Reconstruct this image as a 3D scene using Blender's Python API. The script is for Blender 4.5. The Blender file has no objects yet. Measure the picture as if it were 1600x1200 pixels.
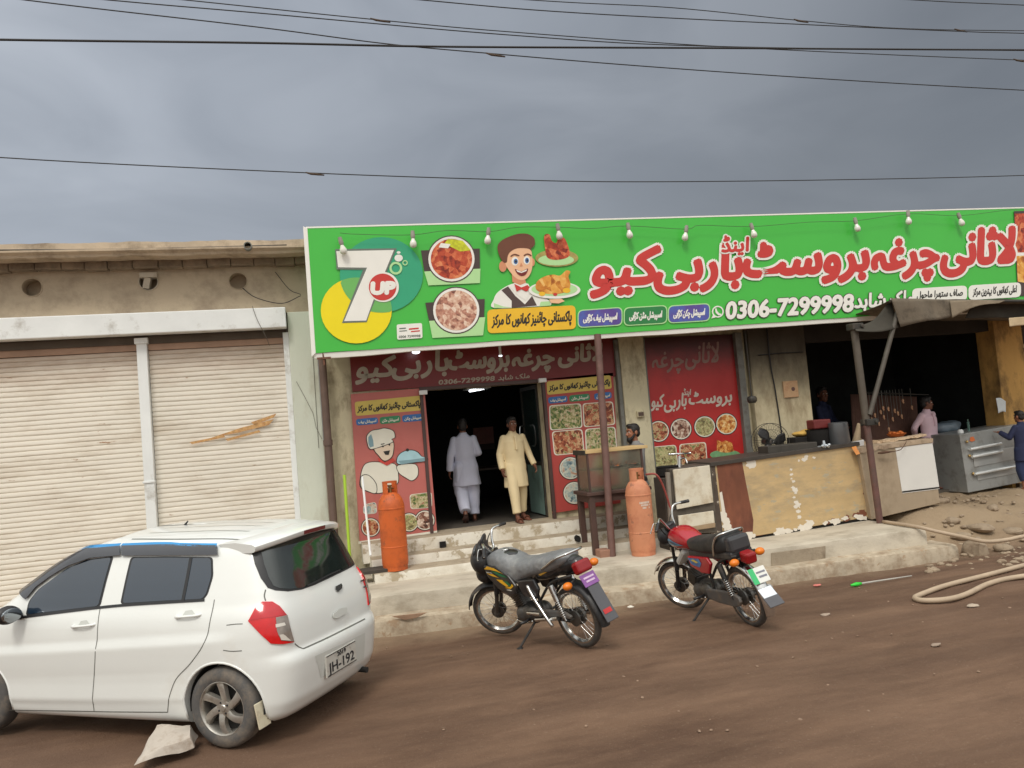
import bpy, bmesh, math, random
from math import sin, cos, pi, radians, sqrt, atan2
from mathutils import Vector, Matrix, noise
from mathutils.bvhtree import BVHTree

S = bpy.context.scene
COL = S.collection
random.seed(7)

# ------------------------------------------------------------------ camera
YAW, PITCH, ROLL, EYE = 0.2660, 0.0551, -0.0841, 2.35
FPX = 1200.0                                   # focal length in pixels of a 1600 px wide frame
FW = Vector((sin(YAW) * cos(PITCH), cos(YAW) * cos(PITCH), sin(PITCH)))
_r = Vector((cos(YAW), -sin(YAW), 0))
_u = _r.cross(FW)
RT = _r * cos(ROLL) + _u * sin(ROLL)
UP = _u * cos(ROLL) - _r * sin(ROLL)
O = Vector((0, 0, EYE))
cd = bpy.data.cameras.new('camera')
cam = bpy.data.objects.new('camera', cd)
COL.objects.link(cam)
cam.matrix_world = Matrix(((RT.x, UP.x, -FW.x, O.x), (RT.y, UP.y, -FW.y, O.y), (RT.z, UP.z, -FW.z, O.z), (0, 0, 0, 1)))
cd.sensor_width = 36
cd.lens = FPX / 1600 * 36
cd.clip_start = .1
cd.clip_end = 3000
S.camera = cam

# ------------------------------------------------------------------ world, sun, exposure
SUN_EL, SUN_AZ = radians(52), radians(205)     # azimuth clockwise from +Y: behind the camera, to the left
world = bpy.data.worlds.new('World')
S.world = world
world.use_nodes = True
wn, wl = world.node_tree.nodes, world.node_tree.links
bg = wn['Background']
bg.inputs['Strength'].default_value = 0.1
sky = wn.new('ShaderNodeTexSky')
sky.sky_type = 'NISHITA'
sky.sun_disc = False
sky.sun_elevation = SUN_EL
sky.sun_rotation = SUN_AZ
sky.air_density = 1.5
sky.dust_density = 3
tc = wn.new('ShaderNodeTexCoord')
def wnode(t, **k):
    n = wn.new(t)
    for a, b in k.items():
        setattr(n, a, b)
    return n
# heavy rain cloud over the street in front, a brighter veil of cloud behind and overhead
dot = wnode('ShaderNodeVectorMath', operation='DOT_PRODUCT')
wl.new(tc.outputs['Generated'], dot.inputs[0])
dot.inputs[1].default_value = Vector((.30, .93, -.12)).normalized()
mr = wnode('ShaderNodeMapRange', interpolation_type='SMOOTHSTEP')
wl.new(dot.outputs['Value'], mr.inputs['Value'])
mr.inputs['From Min'].default_value = -.25
mr.inputs['From Max'].default_value = .80
mp = wnode('ShaderNodeMapping')
mp.inputs['Scale'].default_value = (1.0, 1.0, 2.6)
wl.new(tc.outputs['Generated'], mp.inputs['Vector'])
nz = wnode('ShaderNodeTexNoise')
nz.inputs['Scale'].default_value = 3.2
nz.inputs['Detail'].default_value = 5
nz.inputs['Roughness'].default_value = .45
nz.inputs['Distortion'].default_value = .6
wl.new(mp.outputs[0], nz.inputs['Vector'])
cr = wnode('ShaderNodeValToRGB')
cr.color_ramp.elements[0].position = .36
cr.color_ramp.elements[0].color = (2.2, 2.42, 2.78, 1)
cr.color_ramp.elements[1].position = .68
cr.color_ramp.elements[1].color = (2.95, 3.2, 3.6, 1)
wl.new(nz.outputs['Fac'], cr.inputs['Fac'])
# lighter towards the upper left of the view
dot2 = wnode('ShaderNodeVectorMath', operation='DOT_PRODUCT')
wl.new(tc.outputs['Generated'], dot2.inputs[0])
dot2.inputs[1].default_value = Vector((-.62, .28, .74)).normalized()
mr2 = wnode('ShaderNodeMapRange')
wl.new(dot2.outputs['Value'], mr2.inputs['Value'])
mr2.inputs['From Min'].default_value = .05
mr2.inputs['From Max'].default_value = .85
mr2.inputs['To Min'].default_value = .78
mr2.inputs['To Max'].default_value = 1.85
mul = wnode('ShaderNodeVectorMath', operation='SCALE')
wl.new(cr.outputs[0], mul.inputs[0])
wl.new(mr2.outputs[0], mul.inputs['Scale'])
veil = wnode('ShaderNodeRGB')
veil.outputs[0].default_value = (12.0, 12.0, 11.6, 1)
sepz = wnode('ShaderNodeSeparateXYZ')
wl.new(tc.outputs['Generated'], sepz.inputs[0])
mr3 = wnode('ShaderNodeMapRange')
wl.new(sepz.outputs['Z'], mr3.inputs['Value'])
mr3.inputs['From Min'].default_value = .0
mr3.inputs['From Max'].default_value = .75
mr3.inputs['To Min'].default_value = .50
mr3.inputs['To Max'].default_value = 1.32
vsc = wnode('ShaderNodeVectorMath', operation='SCALE')
wl.new(veil.outputs[0], vsc.inputs[0])
wl.new(mr3.outputs[0], vsc.inputs['Scale'])
mixc = wnode('ShaderNodeMix', data_type='RGBA')
wl.new(mr.outputs[0], mixc.inputs[0])
wl.new(vsc.outputs[0], mixc.inputs[6])
wl.new(mul.outputs[0], mixc.inputs[7])
mixs = wnode('ShaderNodeMix', data_type='RGBA')
mixs.inputs[0].default_value = .93
wl.new(sky.outputs[0], mixs.inputs[6])
wl.new(mixc.outputs[2], mixs.inputs[7])
wl.new(mixs.outputs[2], bg.inputs['Color'])

sl = bpy.data.lights.new('sun', 'SUN')
sl.energy = 1.4
sl.angle = radians(14)
sl.color = (1, .95, .87)
so = bpy.data.objects.new('sun', sl)
COL.objects.link(so)
sd = Vector((sin(SUN_AZ) * cos(SUN_EL), cos(SUN_AZ) * cos(SUN_EL), sin(SUN_EL)))
so.rotation_euler = sd.to_track_quat('Z', 'Y').to_euler()
so.location = (0, -5, 30)
S.view_settings.view_transform = 'Standard'
S.view_settings.look = 'None'
S.view_settings.exposure = 0.0
S.view_settings.gamma = 1
S.view_settings.use_curve_mapping = False

# ------------------------------------------------------------------ helpers
def ray(px, py):
    return FW + RT * ((px - 800) / FPX) + UP * ((600 - py) / FPX)
def at(px, py, Y):
    """point of the plane y = Y behind a pixel of the photograph"""
    d = ray(px, py)
    return O + d * ((Y - O.y) / d.y)
def atz(px, py, z):
    d = ray(px, py)
    return O + d * ((z - O.z) / d.z)

def srgb(r, g, b, k=1.0):
    f = lambda c: (c / 255 / 12.92 if c <= 10 else ((c / 255 + .055) / 1.055) ** 2.4) * k
    return (min(f(r), .9), min(f(g), .9), min(f(b), .9), 1)

MATS = {}
def M(name, col, rough=.6, metal=0, var=.18, scale=3.0, stretch=(1, 1, 1), dirt=None, bump=0, bscale=30, spec=.5, coat=0, trans=0, emit=None, rust=None, zstain_shade=None):
    """procedural surface: base colour broken up by noise, optional dirt (colour, amount, scale) and rust patches, fine bump"""
    if name in MATS:
        return MATS[name]
    m = bpy.data.materials.new(name)
    m.use_nodes = True
    n, l = m.node_tree.nodes, m.node_tree.links
    b = n['Principled BSDF']
    if len(col) == 3:
        col = (*col, 1)
    t = n.new('ShaderNodeTexCoord')
    mpn = n.new('ShaderNodeMapping')
    mpn.inputs['Scale'].default_value = stretch
    l.new(t.outputs['Object'], mpn.inputs[0])
    def nse(sc, det=5, rg=.6):
        q = n.new('ShaderNodeTexNoise')
        q.inputs['Scale'].default_value = sc
        q.inputs['Detail'].default_value = det
        q.inputs['Roughness'].default_value = rg
        l.new(mpn.outputs[0], q.inputs['Vector'])
        return q.outputs['Fac']
    out = None
    if var:
        rp = n.new('ShaderNodeValToRGB')
        rp.color_ramp.elements[0].position = .3
        rp.color_ramp.elements[1].position = .7
        rp.color_ramp.elements[0].color = (*[c * (1 - var) for c in col[:3]], 1)
        rp.color_ramp.elements[1].color = (*[min(1, c * (1 + var * .6)) for c in col[:3]], 1)
        l.new(nse(scale), rp.inputs[0])
        out = rp.outputs[0]
    else:
        b.inputs['Base Color'].default_value = col
    for k, lay in enumerate((dirt, rust)):
        if not lay:
            continue
        dc, amt, dsc = lay[:3]
        mk = n.new('ShaderNodeValToRGB')
        lo = .62 - amt * .35
        mk.color_ramp.elements[0].position = lo
        mk.color_ramp.elements[1].position = lo + (.22 if k == 0 else .05)
        mk.color_ramp.elements[0].color = (0, 0, 0, 1)
        top = .85 if k == 0 else 1
        mk.color_ramp.elements[1].color = (top, top, top, 1)
        l.new(nse(dsc, 7, .68), mk.inputs[0])
        mx = n.new('ShaderNodeMix')
        mx.data_type = 'RGBA'
        l.new(mk.outputs[0], mx.inputs[0])
        if out:
            l.new(out, mx.inputs[6])
        else:
            mx.inputs[6].default_value = col
        mx.inputs[7].default_value = (*dc[:3], 1)
        out = mx.outputs[2]
    if zstain_shade:      # rust run-off, or kitchen soot with canopy shade painted in: colour, height where it fades out, height where it is full, spread of its ragged edge
        zc, za, zb, zn = zstain_shade
        sx = n.new('ShaderNodeSeparateXYZ'); l.new(t.outputs['Object'], sx.inputs[0])
        ma = n.new('ShaderNodeMath'); ma.operation = 'MULTIPLY_ADD'
        l.new(nse(2.6, 6, .7), ma.inputs[0]); ma.inputs[1].default_value = zn; l.new(sx.outputs['Z'], ma.inputs[2])
        mz = n.new('ShaderNodeMapRange'); mz.interpolation_type = 'SMOOTHSTEP'
        l.new(ma.outputs[0], mz.inputs['Value']); mz.inputs['From Min'].default_value = za + zn * .5; mz.inputs['From Max'].default_value = zb + zn * .5; mz.inputs['To Max'].default_value = .9
        mx = n.new('ShaderNodeMix'); mx.data_type = 'RGBA'
        l.new(mz.outputs[0], mx.inputs[0]); l.new(out, mx.inputs[6]); mx.inputs[7].default_value = (*zc[:3], 1)
        out = mx.outputs[2]
    if out:
        l.new(out, b.inputs['Base Color'])
    b.inputs['Roughness'].default_value = rough
    b.inputs['Metallic'].default_value = metal
    b.inputs['Specular IOR Level'].default_value = spec
    b.inputs['Coat Weight'].default_value = coat
    b.inputs['Coat Roughness'].default_value = .08
    b.inputs['Transmission Weight'].default_value = trans
    if emit:
        b.inputs['Emission Color'].default_value = (*emit[:3], 1)
        b.inputs['Emission Strength'].default_value = emit[3]
    if bump:
        bp = n.new('ShaderNodeBump')
        bp.inputs['Strength'].default_value = bump
        bp.inputs['Distance'].default_value = .02
        l.new(nse(bscale, 6, .65), bp.inputs['Height'])
        l.new(bp.outputs[0], b.inputs['Normal'])
    MATS[name] = m
    return m

def food(name, cols, scale=26, rough=.45):
    """printed photograph of a dish: chunky patches of the given colours"""
    if name in MATS:
        return MATS[name]
    m = bpy.data.materials.new(name)
    m.use_nodes = True
    n, l = m.node_tree.nodes, m.node_tree.links
    b = n['Principled BSDF']
    t = n.new('ShaderNodeTexCoord')
    dn = n.new('ShaderNodeTexNoise')
    dn.inputs['Scale'].default_value = scale * .5
    l.new(t.outputs['Object'], dn.inputs['Vector'])
    ad = n.new('ShaderNodeVectorMath')
    ad.operation = 'MULTIPLY_ADD'
    l.new(dn.outputs['Color'], ad.inputs[0])
    ad.inputs[1].default_value = (.08, .08, .08)
    l.new(t.outputs['Object'], ad.inputs[2])
    v = n.new('ShaderNodeTexVoronoi')
    v.inputs['Scale'].default_value = scale
    l.new(ad.outputs[0], v.inputs['Vector'])
    sp = n.new('ShaderNodeSeparateColor')
    l.new(v.outputs['Color'], sp.inputs[0])
    n2 = n.new('ShaderNodeTexNoise')
    n2.inputs['Scale'].default_value = scale * 1.3
    n2.inputs['Detail'].default_value = 6
    l.new(t.outputs['Object'], n2.inputs['Vector'])
    av = n.new('ShaderNodeMath')
    av.operation = 'MULTIPLY_ADD'
    l.new(n2.outputs['Fac'], av.inputs[0])
    av.inputs[1].default_value = .9
    hf = n.new('ShaderNodeMath')
    hf.operation = 'MULTIPLY_ADD'
    l.new(sp.outputs[0], hf.inputs[0])
    hf.inputs[1].default_value = .6
    hf.inputs[2].default_value = -.25
    l.new(hf.outputs[0], av.inputs[2])
    r = n.new('ShaderNodeValToRGB')
    e = r.color_ramp.elements
    while len(e) < len(cols):
        e.new(.5)
    for i, c in enumerate(cols):
        e[i].position = .12 + .76 * i / max(1, len(cols) - 1)
        e[i].color = srgb(*c)
    l.new(av.outputs[0], r.inputs[0])
    l.new(r.outputs[0], b.inputs['Base Color'])
    b.inputs['Roughness'].default_value = rough
    MATS[name] = m
    return m

WORLDROOT = set()
def tag(o, label=None, cat=None, group=None, kind=None):
    if label: o['label'] = label
    if cat: o['category'] = cat
    if group: o['group'] = group
    if kind: o['kind'] = kind
    return o
def thing(name, label, cat, loc=(0, 0, 0), rot=None, group=None):
    """an Empty at the base of a thing; unrotated ones take parts modelled in place"""
    o = bpy.data.objects.new(name, None)
    o.empty_display_size = .2
    COL.objects.link(o)
    o.location = loc
    if rot is None:
        WORLDROOT.add(o)
    else:
        o.rotation_euler = rot
    return tag(o, label, cat, group)
def top(o):
    while o.parent: o = o.parent
    return o

class MB:
    """collects shapes and links them as ONE mesh object"""
    def __init__(self):
        self.bm = bmesh.new()
        self.mats = []
        self.cur = 0
    def mat(self, m):
        if m not in self.mats: self.mats.append(m)
        self.cur = self.mats.index(m)
        return self
    def face(self, pts):
        try:
            f = self.bm.faces.new([self.bm.verts.new(p) for p in pts])
            f.material_index = self.cur
            return f
        except ValueError:
            return None
    def mesh(self, verts, faces):
        vs = [self.bm.verts.new(v) for v in verts]
        for f in faces:
            try:
                g = self.bm.faces.new([vs[i] for i in f])
                g.material_index = self.cur
            except ValueError:
                pass
        return vs
    def box(self, lo, hi, rot=None, piv=None):
        x0, y0, z0 = lo; x1, y1, z1 = hi
        v = [Vector(p) for p in ((x0,y0,z0),(x1,y0,z0),(x1,y1,z0),(x0,y1,z0),(x0,y0,z1),(x1,y0,z1),(x1,y1,z1),(x0,y1,z1))]
        if rot is not None:
            c = Vector(piv) if piv else (Vector(lo) + Vector(hi)) / 2
            v = [c + rot @ (p - c) for p in v]
        self.mesh(v, [(3,2,1,0),(4,5,6,7),(0,1,5,4),(1,2,6,5),(2,3,7,6),(3,0,4,7)])
        return self
    def slab(self, quad, d):
        """quad (4 points, seen counter-clockwise from outside) thickened backwards along vector d"""
        q = [Vector(p) for p in quad]; b = [p + Vector(d) for p in q]
        self.mesh(q + b, [(0,1,2,3),(7,6,5,4),(1,0,4,5),(2,1,5,6),(3,2,6,7),(0,3,7,4)])
        return self
    def ring(self, c, ax, r, n=12, ref=None, sy=1.0):
        ax = Vector(ax).normalized()
        u = (Vector(ref) if ref else (Vector((0,0,1)) if abs(ax.z) < .9 else Vector((1,0,0))))
        u = (u - ax * u.dot(ax)).normalized()
        w = ax.cross(u)
        return [Vector(c) + (u * cos(2*pi*i/n) + w * (sin(2*pi*i/n) * sy)) * r for i in range(n)]
    def loft(self, rings, caps=True, closed=False):
        vs = [[self.bm.verts.new(p) for p in r] for r in rings]
        n = len(rings[0])
        R = len(vs)
        for a in range(R if closed else R - 1):
            A, B = vs[a], vs[(a + 1) % R]
            for i in range(n):
                try:
                    f = self.bm.faces.new((A[i], A[(i+1)%n], B[(i+1)%n], B[i]))
                    f.material_index = self.cur
                except ValueError: pass
        if caps and not closed:
            for r in (vs[0][::-1], vs[-1]):
                try:
                    f = self.bm.faces.new(r); f.material_index = self.cur
                except ValueError: pass
        return self
    def cyl(self, p0, p1, r0, r1=None, n=12):
        p0, p1 = Vector(p0), Vector(p1)
        r1 = r0 if r1 is None else r1
        ax = p1 - p0
        return self.loft([self.ring(p0, ax, r0, n), self.ring(p1, ax, r1, n)])
    def tube(self, pts, r, n=8, closed=False, sub=0):
        P = [Vector(p) for p in pts]
        if sub:
            P = catmull(P, sub, closed)
        R = []
        ref = None
        for i, p in enumerate(P):
            a = P[i-1] if (i > 0 or closed) else p
            b = P[(i+1) % len(P)] if (i < len(P)-1 or closed) else p
            t = (b - a).normalized()
            if ref is None:
                ref = Vector((0,0,1)) if abs(t.z) < .9 else Vector((1,0,0))
            ref = (ref - t * ref.dot(t)).normalized()
            rr = r[min(i, len(r)-1)] if isinstance(r, (list, tuple)) else r
            R.append(self.ring(p, t, rr, n, ref))
        return self.loft(R, True, closed)
    def lathe(self, prof, c=(0,0,0), ax=(0,0,1), n=32, closed=False):
        """prof: (radius, height along ax)"""
        c = Vector(c); ax = Vector(ax).normalized()
        return self.loft([self.ring(c + ax * h, ax, max(r, 1e-4), n) for r, h in prof], not closed, closed)
    def ell(self, c, r, rot=None, u=16, v=10):
        c = Vector(c)
        rings = []
        for j in range(1, v):
            th = pi * j / v
            ring_ = []
            for i in range(u):
                p = Vector((r[0]*sin(th)*cos(2*pi*i/u), r[1]*sin(th)*sin(2*pi*i/u), -r[2]*cos(th)))
                ring_.append(c + (rot @ p if rot is not None else p))
            rings.append(ring_)
        vs = [[self.bm.verts.new(p) for p in q] for q in rings]
        a = Vector((0,0,-r[2])); b = Vector((0,0,r[2]))
        va = self.bm.verts.new(c + (rot @ a if rot is not None else a)); vb = self.bm.verts.new(c + (rot @ b if rot is not None else b))
        fs = []
        for j in range(len(vs)-1):
            for i in range(u):
                fs.append((vs[j][i], vs[j][(i+1)%u], vs[j+1][(i+1)%u], vs[j+1][i]))
        for i in range(u):
            fs.append((va, vs[0][(i+1)%u], vs[0][i])); fs.append((vb, vs[-1][i], vs[-1][(i+1)%u]))
        for f in fs:
            g = self.bm.faces.new(f); g.material_index = self.cur
        return self
    def cap(self, p0, p1, r0, r1=None, n=12):
        """capsule with rounded ends"""
        r1 = r0 if r1 is None else r1
        self.cyl(p0, p1, r0, r1, n)
        self.ell(p0, (r0,)*3, None, n, 8); self.ell(p1, (r1,)*3, None, n, 8)
        return self
    def prism(self, poly, o, ex, ey, d):
        """2-D polygon in the frame o, ex, ey, thickened by d on both sides"""
        o, ex, ey = Vector(o), Vector(ex), Vector(ey)
        nn = ex.cross(ey).normalized() * d
        a = [o + ex*x + ey*y + nn for x, y in poly]; b = [p - nn*2 for p in a]
        k = len(poly)
        self.mesh(a + b, [tuple(range(k)), tuple(range(2*k-1, k-1, -1))] + [((i+1)%k, i, k+i, k+(i+1)%k) for i in range(k)])
        return self
    def jitter(self, amp, sc=3.0, seed=0.0):
        for v in self.bm.verts:
            v.co += noise.noise_vector(v.co * sc + Vector((seed, 0, 0))) * amp
        return self
    def xf(self, mtx):
        self.bm.transform(mtx)
        return self
    def build(self, name, m=None, parent=None, smooth=False, bevel=0, seg=2, norm=True, mods=None):
        bm = self.bm
        if norm and bm.faces:
            bmesh.ops.recalc_face_normals(bm, faces=bm.faces[:])
        me = bpy.data.meshes.new(name)
        if parent is not None:
            r = top(parent)
            if r in WORLDROOT: bm.transform(Matrix.Translation(-r.location))
            loc = None
        else:
            xs = [v.co for v in bm.verts]
            loc = Vector(((min(v.x for v in xs)+max(v.x for v in xs))/2, (min(v.y for v in xs)+max(v.y for v in xs))/2, min(v.z for v in xs)))
            bm.transform(Matrix.Translation(-loc))
        bm.to_mesh(me); bm.free()
        o = bpy.data.objects.new(name, me)
        COL.objects.link(o)
        if loc is not None: o.location = loc
        if parent is not None: o.parent = parent
        ms = self.mats if self.mats else [m]
        if m is not None and self.mats: ms = self.mats
        for q in ms: me.materials.append(q)
        if smooth:
            for p in me.polygons: p.use_smooth = True
            if smooth is not True: me.set_sharp_from_angle(angle=radians(smooth))
        if bevel:
            bv = o.modifiers.new('bevel', 'BEVEL')
            bv.width = bevel; bv.segments = seg; bv.limit_method = 'ANGLE'; bv.angle_limit = radians(40)
            bv.harden_normals = False
        return o

def catmull(P, sub, closed=False):
    out = []
    n = len(P)
    for i in range(n if closed else n - 1):
        p1, p2 = P[i], P[(i+1) % n]
        p0 = P[i-1] if (i > 0 or closed) else p1 * 2 - p2
        p3 = P[(i+2) % n] if (i < n-2 or closed) else p2 * 2 - p1
        for k in range(sub):
            t = k / sub
            out.append(.5 * ((2*p1) + (p2-p0)*t + (2*p0-5*p1+4*p2-p3)*t*t + (3*p1-p0-3*p2+p3)*t**3))
    if not closed: out.append(P[-1])
    return out

def evaluated(bm, mods):
    """run modifiers over a bmesh, return a new bmesh"""
    me = bpy.data.meshes.new('work')
    bmesh.ops.recalc_face_normals(bm, faces=bm.faces[:])
    bm.to_mesh(me); bm.free()
    o = bpy.data.objects.new('work', me)
    COL.objects.link(o)
    for t, kw in mods:
        md = o.modifiers.new(t, t)
        for k, v in kw.items(): setattr(md, k, v)
    dg = bpy.context.evaluated_depsgraph_get()
    dg.update()
    res = bmesh.new()
    ev = o.evaluated_get(dg)
    m2 = ev.to_mesh()
    res.from_mesh(m2)
    ev.to_mesh_clear()
    bpy.data.objects.remove(o); bpy.data.meshes.remove(me)
    return res
def fuse(mb, voxel=.01, smooth=4, fac=.5):
    """melt overlapping closed shapes into one continuous skin"""
    mods = [('REMESH', dict(mode='VOXEL', voxel_size=voxel, adaptivity=0.0))]
    if smooth: mods.append(('SMOOTH', dict(factor=fac, iterations=smooth)))
    mb.bm = evaluated(mb.bm, mods)
    return mb
def sm(a, b, x):
    t = max(0, min(1, (x - a) / (b - a)))
    return t * t * (3 - 2 * t)
def interp(tab, x):
    """piecewise-linear table lookup with smooth joints"""
    if x <= tab[0][0]: return tab[0][1]
    for (a, p), (b, q) in zip(tab, tab[1:]):
        if x <= b: return p + (q - p) * (x - a) / (b - a)
    return tab[-1][1]

# ------------------------------------------------------------------ lettering
_G = {}
def _textmesh(s):
    c = bpy.data.curves.new('glyph', 'FONT'); c.body = s; c.size = 1; c.resolution_u = 3
    o = bpy.data.objects.new('glyph', c); COL.objects.link(o)
    dg = bpy.context.evaluated_depsgraph_get(); dg.update()
    ev = o.evaluated_get(dg); me = ev.to_mesh()
    V = [tuple(v.co) for v in me.vertices]; F = [tuple(p.vertices) for p in me.polygons]
    ev.to_mesh_clear(); bpy.data.objects.remove(o); bpy.data.curves.remove(c)
    return V, F
def _w(V): return (max(v[0] for v in V) - min(v[0] for v in V)) if V else 0
def glyph(ch):
    if ch not in _G:
        if ch == ' ':
            _G[ch] = ([], [], .27)
        else:
            V, F = _textmesh(ch); V2, _ = _textmesh(ch + ch)
            _G[ch] = (V, F, _w(V2) - _w(V))
    return _G[ch]
_FORM = {}
for _c, _b, _k in (('ا',0xFE8D,2),('ب',0xFE8F,4),('ت',0xFE95,4),('ث',0xFE99,4),('ج',0xFE9D,4),('ح',0xFEA1,4),('خ',0xFEA5,4),('د',0xFEA9,2),('ر',0xFEAD,2),('ز',0xFEAF,2),
                   ('س',0xFEB1,4),('ش',0xFEB5,4),('ص',0xFEB9,4),('ع',0xFEC9,4),('غ',0xFECD,4),('ف',0xFED1,4),('ل',0xFEDD,4),('م',0xFEE1,4),('ن',0xFEE5,4),('و',0xFEED,2),
                   ('پ',0xFB56,4),('ٹ',0xFB66,4),('چ',0xFB7A,4),('ڈ',0xFB88,2),('ڑ',0xFB8C,2),('ک',0xFB8E,4),('ں',0xFB9E,2),('ہ',0xFBA6,4),('ھ',0xFBAA,4),('ی',0xFBFC,4),('ئ',0xFE89,4)):
    _FORM[_c] = (_b, _k)
def shape(s):
    """join Arabic-script letters and lay them out left to right"""
    s = s.replace('لا', '\u0001')
    out = []
    for w in s.split(' '):
        r = []
        for i, c in enumerate(w):
            def joins(ch): return ch in _FORM or ch == '\u0001'
            def dual(ch): return ch in _FORM and _FORM[ch][1] == 4
            prev = i > 0 and dual(w[i-1]) and joins(c)
            nxt = i < len(w)-1 and dual(c) and joins(w[i+1])
            if c == '\u0001': r.append(chr(0xFEFC if prev else 0xFEFB))
            elif c in _FORM:
                b, k = _FORM[c]
                r.append(chr(b + ((3 if prev and nxt else 1 if prev else 2 if nxt else 0) if k == 4 else (1 if prev else 0))))
            else: r.append(c)
        out.append(''.join(r))
    return ' '.join(out)[::-1]

class Art:
    """flat print on the plane y = Y; drawn in the photograph's own measure, layered 2 mm apart"""
    def __init__(self, Y, gap=.002):
        self.Y, self.gap = Y, gap
    def p(self, x, y, L):
        return at(x, y, self.Y) + Vector((0, -self.gap * L, 0))
    def poly(self, mb, pts, L):
        mb.face([self.p(x, y, L) for x, y in pts])
    def disc(self, mb, c, rx, L, ry=None, n=36, sk=.0, a0=0, a1=2*pi):
        ry = rx if ry is None else ry
        pts = [(c[0] + rx*cos(a0+(a1-a0)*i/n) + sk*ry*sin(a0+(a1-a0)*i/n), c[1] + ry*sin(a0+(a1-a0)*i/n)) for i in range(n)]
        self.poly(mb, pts, L)
    def ringd(self, mb, c, r0, r1, L, n=36):
        for i in range(n):
            a, b = 2*pi*i/n, 2*pi*(i+1)/n
            self.poly(mb, [(c[0]+r*cos(t), c[1]+r*sin(t)) for r, t in ((r0,a),(r1,a),(r1,b),(r0,b))], L)
    def rquad(self, mb, q, r, L, n=5):
        """quad with rounded corners; q = tl, tr, br, bl"""
        pts = []
        for i in range(4):
            c = Vector(q[i]); a = (Vector(q[i-1]) - c).normalized()*r; b = (Vector(q[(i+1)%4]) - c).normalized()*r
            for k in range(n+1):
                t = k/n
                pts.append(tuple(c + a*(1-t)**2 + b*t**2))
        self.poly(mb, pts, L)
    def text(self, mb, s, x, y, h, L, w=None, ex=(1, -.05), ey=(.068, -1), bold=0, n=8, arab=False, layers=True):
        """baseline starts at pixel x, y; h = letter size in pixels; w = wanted total width"""
        if arab: s = shape(s)
        gl = [glyph(c) for c in s]
        tw = sum(g[2] for g in gl)
        sx = (w / tw) if w else h
        k = 0.0
        offs = [(0, 0)]
        if bold:
            offs += [(bold*cos(2*pi*i/n), bold*sin(2*pi*i/n)) for i in range(n)]
        for gi, (V, F, adv) in enumerate(gl):
            for oi, (dx, dy) in enumerate(offs):
                lay = L + .25 * (gi % 2) + oi * .07
                vs = [self.p(x + (v[0]+k)*sx*ex[0] + v[1]*h*ey[0] + dx, y + (v[0]+k)*sx*ex[1] + v[1]*h*ey[1] + dy, lay) for v in V]
                mb.mesh(vs, F)
            k += adv
        return mb
# ================================================================== materials of the setting
CONC = M('concrete', srgb(192, 182, 164), .9, 0, .16, 2.2, stretch=(.6, 1, 1), dirt=(srgb(146, 134, 116), .40, 3), bump=.35, bscale=22)
PLAST = M('stained_plaster', srgb(186, 170, 146), .9, 0, .12, 1.1, dirt=(srgb(146, 131, 112), .42, 2.0), bump=.3, bscale=18)
PALEP = M('pale_green_paint', srgb(206, 210, 194), .85, 0, .08, 1.2, stretch=(1, 1, .4), dirt=(srgb(176, 172, 152), .30, 3), bump=.25, bscale=25)
CREAMP = M('cream_paint', srgb(206, 196, 165), .88, 0, .15, 2, stretch=(1, 1, .5), dirt=(srgb(120, 104, 82), .45, 4), bump=.25, bscale=25)
WHITEP = M('chipped_white_paint', srgb(222, 216, 202), .85, 0, .1, 4, dirt=(srgb(190, 178, 158), .45, 2.4), rust=(srgb(170, 156, 132), .20, 5), bump=.35, bscale=18)
WHITEM = M('white_painted_metal', srgb(232, 234, 232), .5, 0, .08, 2, dirt=(srgb(150, 140, 124), .22, 3))
SHUT = M('shutter_paint', srgb(234, 227, 213), .55, 0, .07, 1.1, stretch=(.5, 1, 2), dirt=(srgb(200, 186, 166), .34, 1.6), rust=(srgb(160, 120, 86), -.1, 7), zstain_shade=(srgb(160, 126, 100), 3.2, 4.2, .8))
RUSTM = M('rusty_metal', srgb(120, 80, 62), .8, 0, .3, 5, dirt=(srgb(70, 46, 38), .45, 9), bump=.2)
BROWNM = M('brown_paint_metal', srgb(112, 82, 74), .65, 0, .2, 6, dirt=(srgb(84, 62, 54), .4, 5))
DARKM = M('dark_metal', srgb(62, 60, 56), .6, .3, .2, 6, dirt=(srgb(96, 84, 70), .35, 7))
GREYM = M('grey_metal', srgb(120, 120, 114), .55, .2, .15, 5, dirt=(srgb(84, 76, 66), .35, 6))
INWALL = M('darkened_interior', srgb(38, 42, 40), .9, 0, .3, 1.2, dirt=(srgb(22, 20, 18), .5, 2))  # darkness of the unlit rooms put into the wall colour
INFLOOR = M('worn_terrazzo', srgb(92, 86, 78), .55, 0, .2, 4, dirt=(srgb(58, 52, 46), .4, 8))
SOOT = M('soot_black', srgb(30, 27, 25), .95, 0, .4, 2)
YELP = M('ochre_paint', srgb(204, 160, 92), .85, 0, .16, 2, stretch=(1, 1, .5), dirt=(srgb(60, 45, 34), .40, 2.2), bump=.2)
WIREM = M('cable_rubber', srgb(38, 36, 36), .6, 0, .1, 4)

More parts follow.
